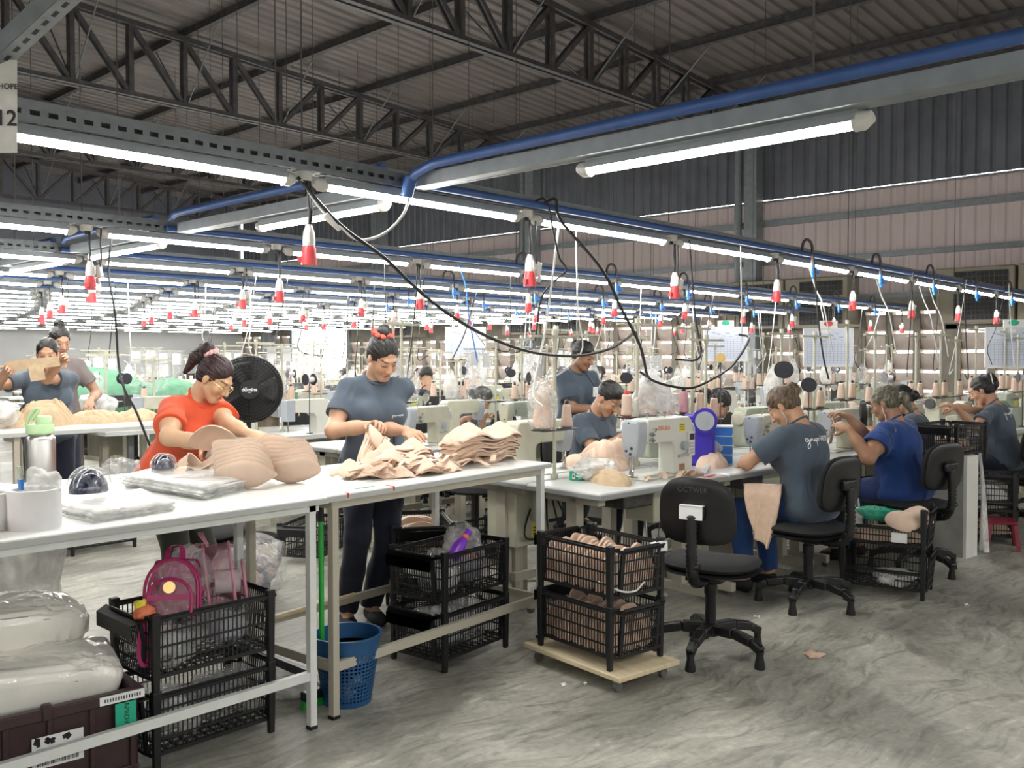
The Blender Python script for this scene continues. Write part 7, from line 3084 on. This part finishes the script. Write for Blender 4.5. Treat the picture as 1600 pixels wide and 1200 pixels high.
mb.bar((-.035, .012, .03), (.035, -.012, -.03), .03, .028)
mb.build('body', M['white_plastic'], t, bevel=.005)
for k, (x, y, z0, z1) in enumerate(((7.35, 3.3, 2.26, 1.55), (8.5, 3.2, 2.26, 1.5), (9.3, 3.1, 2.26, 1.45), (9.9, 3.2, 2.26, 1.5), (5.6, 5.7, 2.3, 1.45))):
    cable([(x, y + .15, z0), (x + .03, y + .1, z0 - .2), (x - .04, y, (z0 + z1) / 2), (x + .02, y - .05, z1)], .006, M['cable_white'] if k < 4 else M['blue_valve'],
          ('white cable hanging straight down, %s along the nearest lights' % ORD[k]) if k < 4 else 'light blue air hose hanging from the second lights')

# ---- planning boards, fan, coolers, signs
def board(x, y, z, rz, lb, arch=M['red']):
    t = thing('planning_board', lb, 'board', (x, y, 0), rz)
    mb = MB()
    mb.bx(-.29, .29, -.01, .01, z - .22, z + .22)
    mb.build('sheet', M['board_blue'], t, smooth=False)
    mb = MB()
    for a in ((-.30, .30, z + .22, z + .235), (-.30, .30, z - .235, z - .22), (-.30, -.285, z - .235, z + .235), (.285, .30, z - .235, z + .235)):
        mb.bx(a[0], a[1], -.014, .014, a[2], a[3])
    mb.build('frame', M['white_plastic'], t, smooth=False)
    mb = MB()
    r = random.Random(3)
    for k in range(11):
        mb.bx(-.25, .26, -.0118, -.0105, z - .19 + .028 * k, z - .187 + .028 * k)
    for k in range(12):
        mb.bx(-.25 + .045 * k, -.247 + .045 * k, -.0118, -.0105, z - .19, z + .06)
    for k in range(16):
        a, b = r.uniform(-.2, .2), r.uniform(.07, .17)
        mb.bx(a, a + r.uniform(.02, .06), -.0118, -.0105, z + b, z + b + .008)
    mb.build('print', mat('grey blue ink', (.30, .34, .46), .6), t, smooth=False)
    mb = MB()
    mb.bx(-.14, .02, -.016, -.0125, z + .17, z + .21)
    mb.bx(-.11, .11, -.006, .006, z + .235, z + .32)
    mb.build('header_card', M['paper'], t, smooth=False)
    mb = MB()
    mb.lathe([(0, -.002), (.055, -.002), (.055, .002), (0, .002)], (0, -.009, z + .285), 18, rotm(R(90), 0, 0), 1, .6)
    mb.build('emblem', arch, t)
    for s in (-1, 1):
        mb = MB()
        mb.cyl((s * .27, .02, .0), (s * .27, .02, z + .2), .012, 8)
        mb.build('post', M['white_enamel'], t)


board(10.72, 4.78, 1.61, R(-48), 'planning board with a red emblem card, left of the empty louvre bay')
board(11.15, 6.42, 1.67, R(-48), 'planning board with a green emblem card, farther in, before the louvre wall', M['green'])
board(11.60, 2.98, 1.60, R(-58), 'planning board with a green emblem card at the edge of the photo', M['green'])
board(9.45, 9.75, 1.70, R(-40), 'planning board farthest in, behind the woman with the white badge', M['green'])

t = thing('pedestal_fan', 'large black pedestal fan with white lettering behind the woman in orange', 'fan', (3.98, 6.62, 0), R(-28))
mb = MB()
Rf = rotm(R(90), 0, 0)
for k in range(9):
    r = .05 + .2 * k / 8
    mb.tube([(r * math.cos(a), -.09 + .0 * r + .03 * (r / .25) ** 2, 1.235 + r * math.sin(a)) for a in np.linspace(0, 2 * PI, 40)[:-1]], .0022, 5, closed=True)
for k in range(60):
    a = 2 * PI * k / 60
    mb.tube([(.05 * math.cos(a), -.09, 1.235 + .05 * math.sin(a)), (.16 * math.cos(a + .12), -.08, 1.235 + .16 * math.sin(a + .12)), (.25 * math.cos(a + .2), -.06, 1.235 + .25 * math.sin(a + .2)), (.262 * math.cos(a + .2), 0, 1.235 + .262 * math.sin(a + .2))], .0018, 4)
mb.tube([(.262 * math.cos(a), -.0, 1.235 + .262 * math.sin(a)) for a in np.linspace(0, 2 * PI, 48)[:-1]], .012, 8, closed=True)
mb.build('front_grille', M['black_gloss'], t)
mb = MB()
mb.lathe([(.262, 0), (.25, .05), (.12, .12), (0, .13)], (0, 0, 1.235), 32, rotm(R(-90), 0, 0))
mb.build('rear_guard', M['black_plastic'], t)
for k in range(3):
    mb = MB()
    a0 = 2 * PI * k / 3
    mb.grid(lambda u, v: ((.05 + .18 * u) * math.cos(a0 + (v - .5) * 1.1), -.03 + .05 * (v - .5), 1.235 + (.05 + .18 * u) * math.sin(a0 + (v - .5) * 1.1)), 8, 8)
    mb.build('blade', M['black_gloss'], t, solid=.004)
mb = MB()
mb.cyl((0, -.10, 1.235), (0, -.085, 1.235), .075, 28)
hb_ = mb.build('hub_disc', M['black_gloss'], t)
mb = MB()
write(mb, 'dōmina', plane_at((0, -.1012, 1.235), (1, 0, 0), (0, 0, 1)), .04, .0008)
mb.tube([(.016 * math.cos(a), -.1015, 1.222 + .012 * math.sin(a)) for a in np.linspace(PI * 1.15, PI * 1.85, 9)], .0012, 4)
mb.build('hub_lettering', M['white_ink'], hb_, smooth=False)
mb = MB()
mb.cyl((0, .06, .03), (0, .06, 1.2), .02, 12)
mb.lathe([(0, 0), (.24, 0), (.23, .03), (.05, .05), (0, .05)], (0, .06, 0), 28)
mb.build('stand', M['black_gloss'], t)


def cooler(y, z0, lb):
    t = thing('wall_cooler', lb, 'cooler', (XW, y, 0), 0, 'beige wall coolers')
    mb = MB()
    mb.bx(-.62, -.06, -.64, .64, z0, z0 + .98)
    mb.build('casing', M['ac_body'], t, bevel=.02)
    for a, b, c, d in ((-.54, .32, z0 + .62, z0 + .9), (-.54, .32, z0 + .06, z0 + .52)):
        mb = MB()
        mb.bx(-.624, -.618, a, b, c, d)
        g = mb.build('grille', M['grille'], t, smooth=False)
        mb = MB()
        n = int((b - a) / .07)
        for k in range(n + 1):
            y_ = a + (b - a) * k / n
            mb.bx(-.632, -.624, y_ - .006, y_ + .006, c, d)
        n = int((d - c) / .07)
        for k in range(n + 1):
            z_ = c + (d - c) * k / n
            mb.bx(-.632, -.624, a, b, z_ - .006, z_ + .006)
        mb.build('lattice', M['steel_dark'], g, smooth=False)


for k, (y, z) in enumerate(((9.25, 2.06), (7.93, 2.06), (5.05, 2.08), (3.72, 2.08), (15.75, 2.05), (14.4, 2.05), (20.5, 2.05))):
    cooler(y, z, 'beige wall cooler with black grilles, ' + ('just behind the nearer pillar', 'right half of the pair by the nearer pillar', 'left half of the pair nearest the camera', 'right half of the pair nearest the camera', 'at the second pillar', 'right of the second pillar', 'far back near the bright doorway')[k])

t = thing('hanging_sign', 'white hanging row sign with dark lettering at the left edge under a pale strut', 'sign', (0, 0, 0))
Pa, Pb, Pc, Pd = Vector((.835, 2.955, 2.345)), Vector((.966, 2.815, 2.338)), Vector((.961, 2.81, 2.077)), Vector((.83, 2.95, 2.075))
mb = MB()
nrm = Vector((-.33, -.94, 0)).normalized() * .004
mb.add([Pa, Pb, Pc, Pd, Pa - nrm, Pb - nrm, Pc - nrm, Pd - nrm], [(3, 2, 1, 0), (4, 5, 6, 7), (0, 1, 5, 4), (1, 2, 6, 5), (2, 3, 7, 6), (3, 0, 4, 7)])
mb.build('plate', M['white_plastic'], t, smooth=False)
rt = (Pb - Pa).normalized()
mb = MB()
nn = rt.cross(Vector((0, 0, 1)))
mid = (Pa + Pb + Pc + Pd) / 4
write(mb, 'H12', plane_at(mid + rt * .045 + nn * .006 + Vector((0, 0, -.035)), rt, (0, 0, 1)), .062, .001)
write(mb, 'grupo HOPE', plane_at(mid + rt * .045 + nn * .006 + Vector((0, 0, .055)), rt, (0, 0, 1)), .022, .0004)
mb.build('lettering', M['ink'], t, smooth=False)
t = thing('hanging_strut', 'pale perforated steel strut slanting up from the hanging sign', 'strut', (0, 0, 0))
a, b = Vector((.925, 2.88, 2.315)), Vector((1.20, 2.02, 2.735))
mb = MB()
dd, ss, uu = frame_from(b - a)
mb.bar(a, b, .052, .004)
mb.bar(a - ss * .026 + uu * .026, b - ss * .026 + uu * .026, .004, .052)
mb.bar(a + ss * .026 + uu * .026, b + ss * .026 + uu * .026, .004, .052)
mb.build('channel', M['galv'], t, smooth=False)
mb = MB()
n = int((b - a).length / .042)
for k in range(n):
    p = a + (b - a) * (k + .5) / n - uu * .0024
    mb.bar(p - dd * .011, p + dd * .011, .012, .001, up=uu)
stuff_o = mb.build('slots', M['ink'], t, smooth=False)

# ---- the packing benches further left, with khaki goods
t = thing('packing_table', 'white packing table under the khaki pieces at the left, behind the front benches', 'table', (0, 0, 0))
mb = MB()
mb.bx(.9, 3.75, 6.98, 7.46, .955, .985)
mb.build('tabletop', M['laminate'], t, bevel=.003)
mb = MB()
mb.bx(.9, 3.752, 6.976, 7.0, .93, .957)
mb.build('apron', M['laminate_edge'], t, smooth=False)
for x in (2.36, 3.68, 1.0):
    for y in (7.02, 7.42):
        mb = MB()
        mb.bx(x - .018, x + .018, y - .018, y + .018, 0, .955)
        mb.build('leg', M['cream_enamel'], t, smooth=False)
mb = MB()
mb.bx(1, 3.68, 7.01, 7.03, .42, .46)
mb.build('foot_rail', M['cream_enamel'], t, smooth=False)
for k, (x, y, sx, sy, h, s) in enumerate(((2.62, 7.20, .22, .16, .21, 41), (3.00, 7.18, .22, .12, .12, 43), (3.32, 7.20, .20, .11, .10, 45), (2.40, 7.15, .14, .1, .12, 47))):
    tag(sheet_heap('fabric_pile', sx, sy, h, M['khaki'], None, s, (x, y, .985), 48, 8), ('tall pile of khaki beige pieces before the woman stretching fabric', 'low khaki pile in the middle of the left white table', 'khaki pile at the right end of the left white table', 'small khaki heap at the left edge of the left white table')[k], 'fabric')
tag(bag_mesh('plastic_bag', (.16, .13, .10), M['film_milky'], None, 51, .3, 3, 36, 22, .1, (2.25, 7.12, .985)), 'white plastic bag at the left end of the left white table', 'bag')
t = thing('packing_table', 'white packing table farther back behind the left workers', 'table', (0, 0, 0))
mb = MB()
mb.bx(2.6, 4.15, 8.95, 9.6, .87, .9)
mb.build('tabletop', M['laminate'], t, bevel=.003)
for x in (2.7, 4.08):
    for y in (9.0, 9.55):
        mb = MB()
        mb.bx(x - .025, x + .025, y - .025, y + .025, 0, .87)
        mb.build('leg', M['steel_grey'], t, smooth=False)
tag(sheet_heap('fabric_pile', .20, .14, .14, M['beige'], None, 61, (3.45, 9.2, .9), 36, 7), 'peach pile on the white table farther back', 'fabric')
tag(bag_mesh('plastic_bag', (.18, .14, .12), M['film_milky'], None, 62, .3, 3, 30, 20, .1, (3.85, 9.25, .9)), 'white bag on the white table farther back', 'bag')
for k, (x, y, z, sx, sz) in enumerate(((4.35, 10.45, .78, .55, .62), (5.25, 10.45, .78, .42, .52))):
    tag(bag_mesh('machine_cover', (sx, .22, sz * .5), M['green_cover'], None, 71 + k, .14, 1.6, 36, 20, .1, (x, y, z)), 'green cloth cover over a machine far left, %s one' % ('left', 'right')[k], 'cover', 'green machine covers')
for k in range(2):
    CRATE.at((3.0 + .9 * k, 7.25, 0), R(20 * k), 'black basket crate on the floor under the left white table, %s one' % ('left', 'right')[k], 'black basket crates')
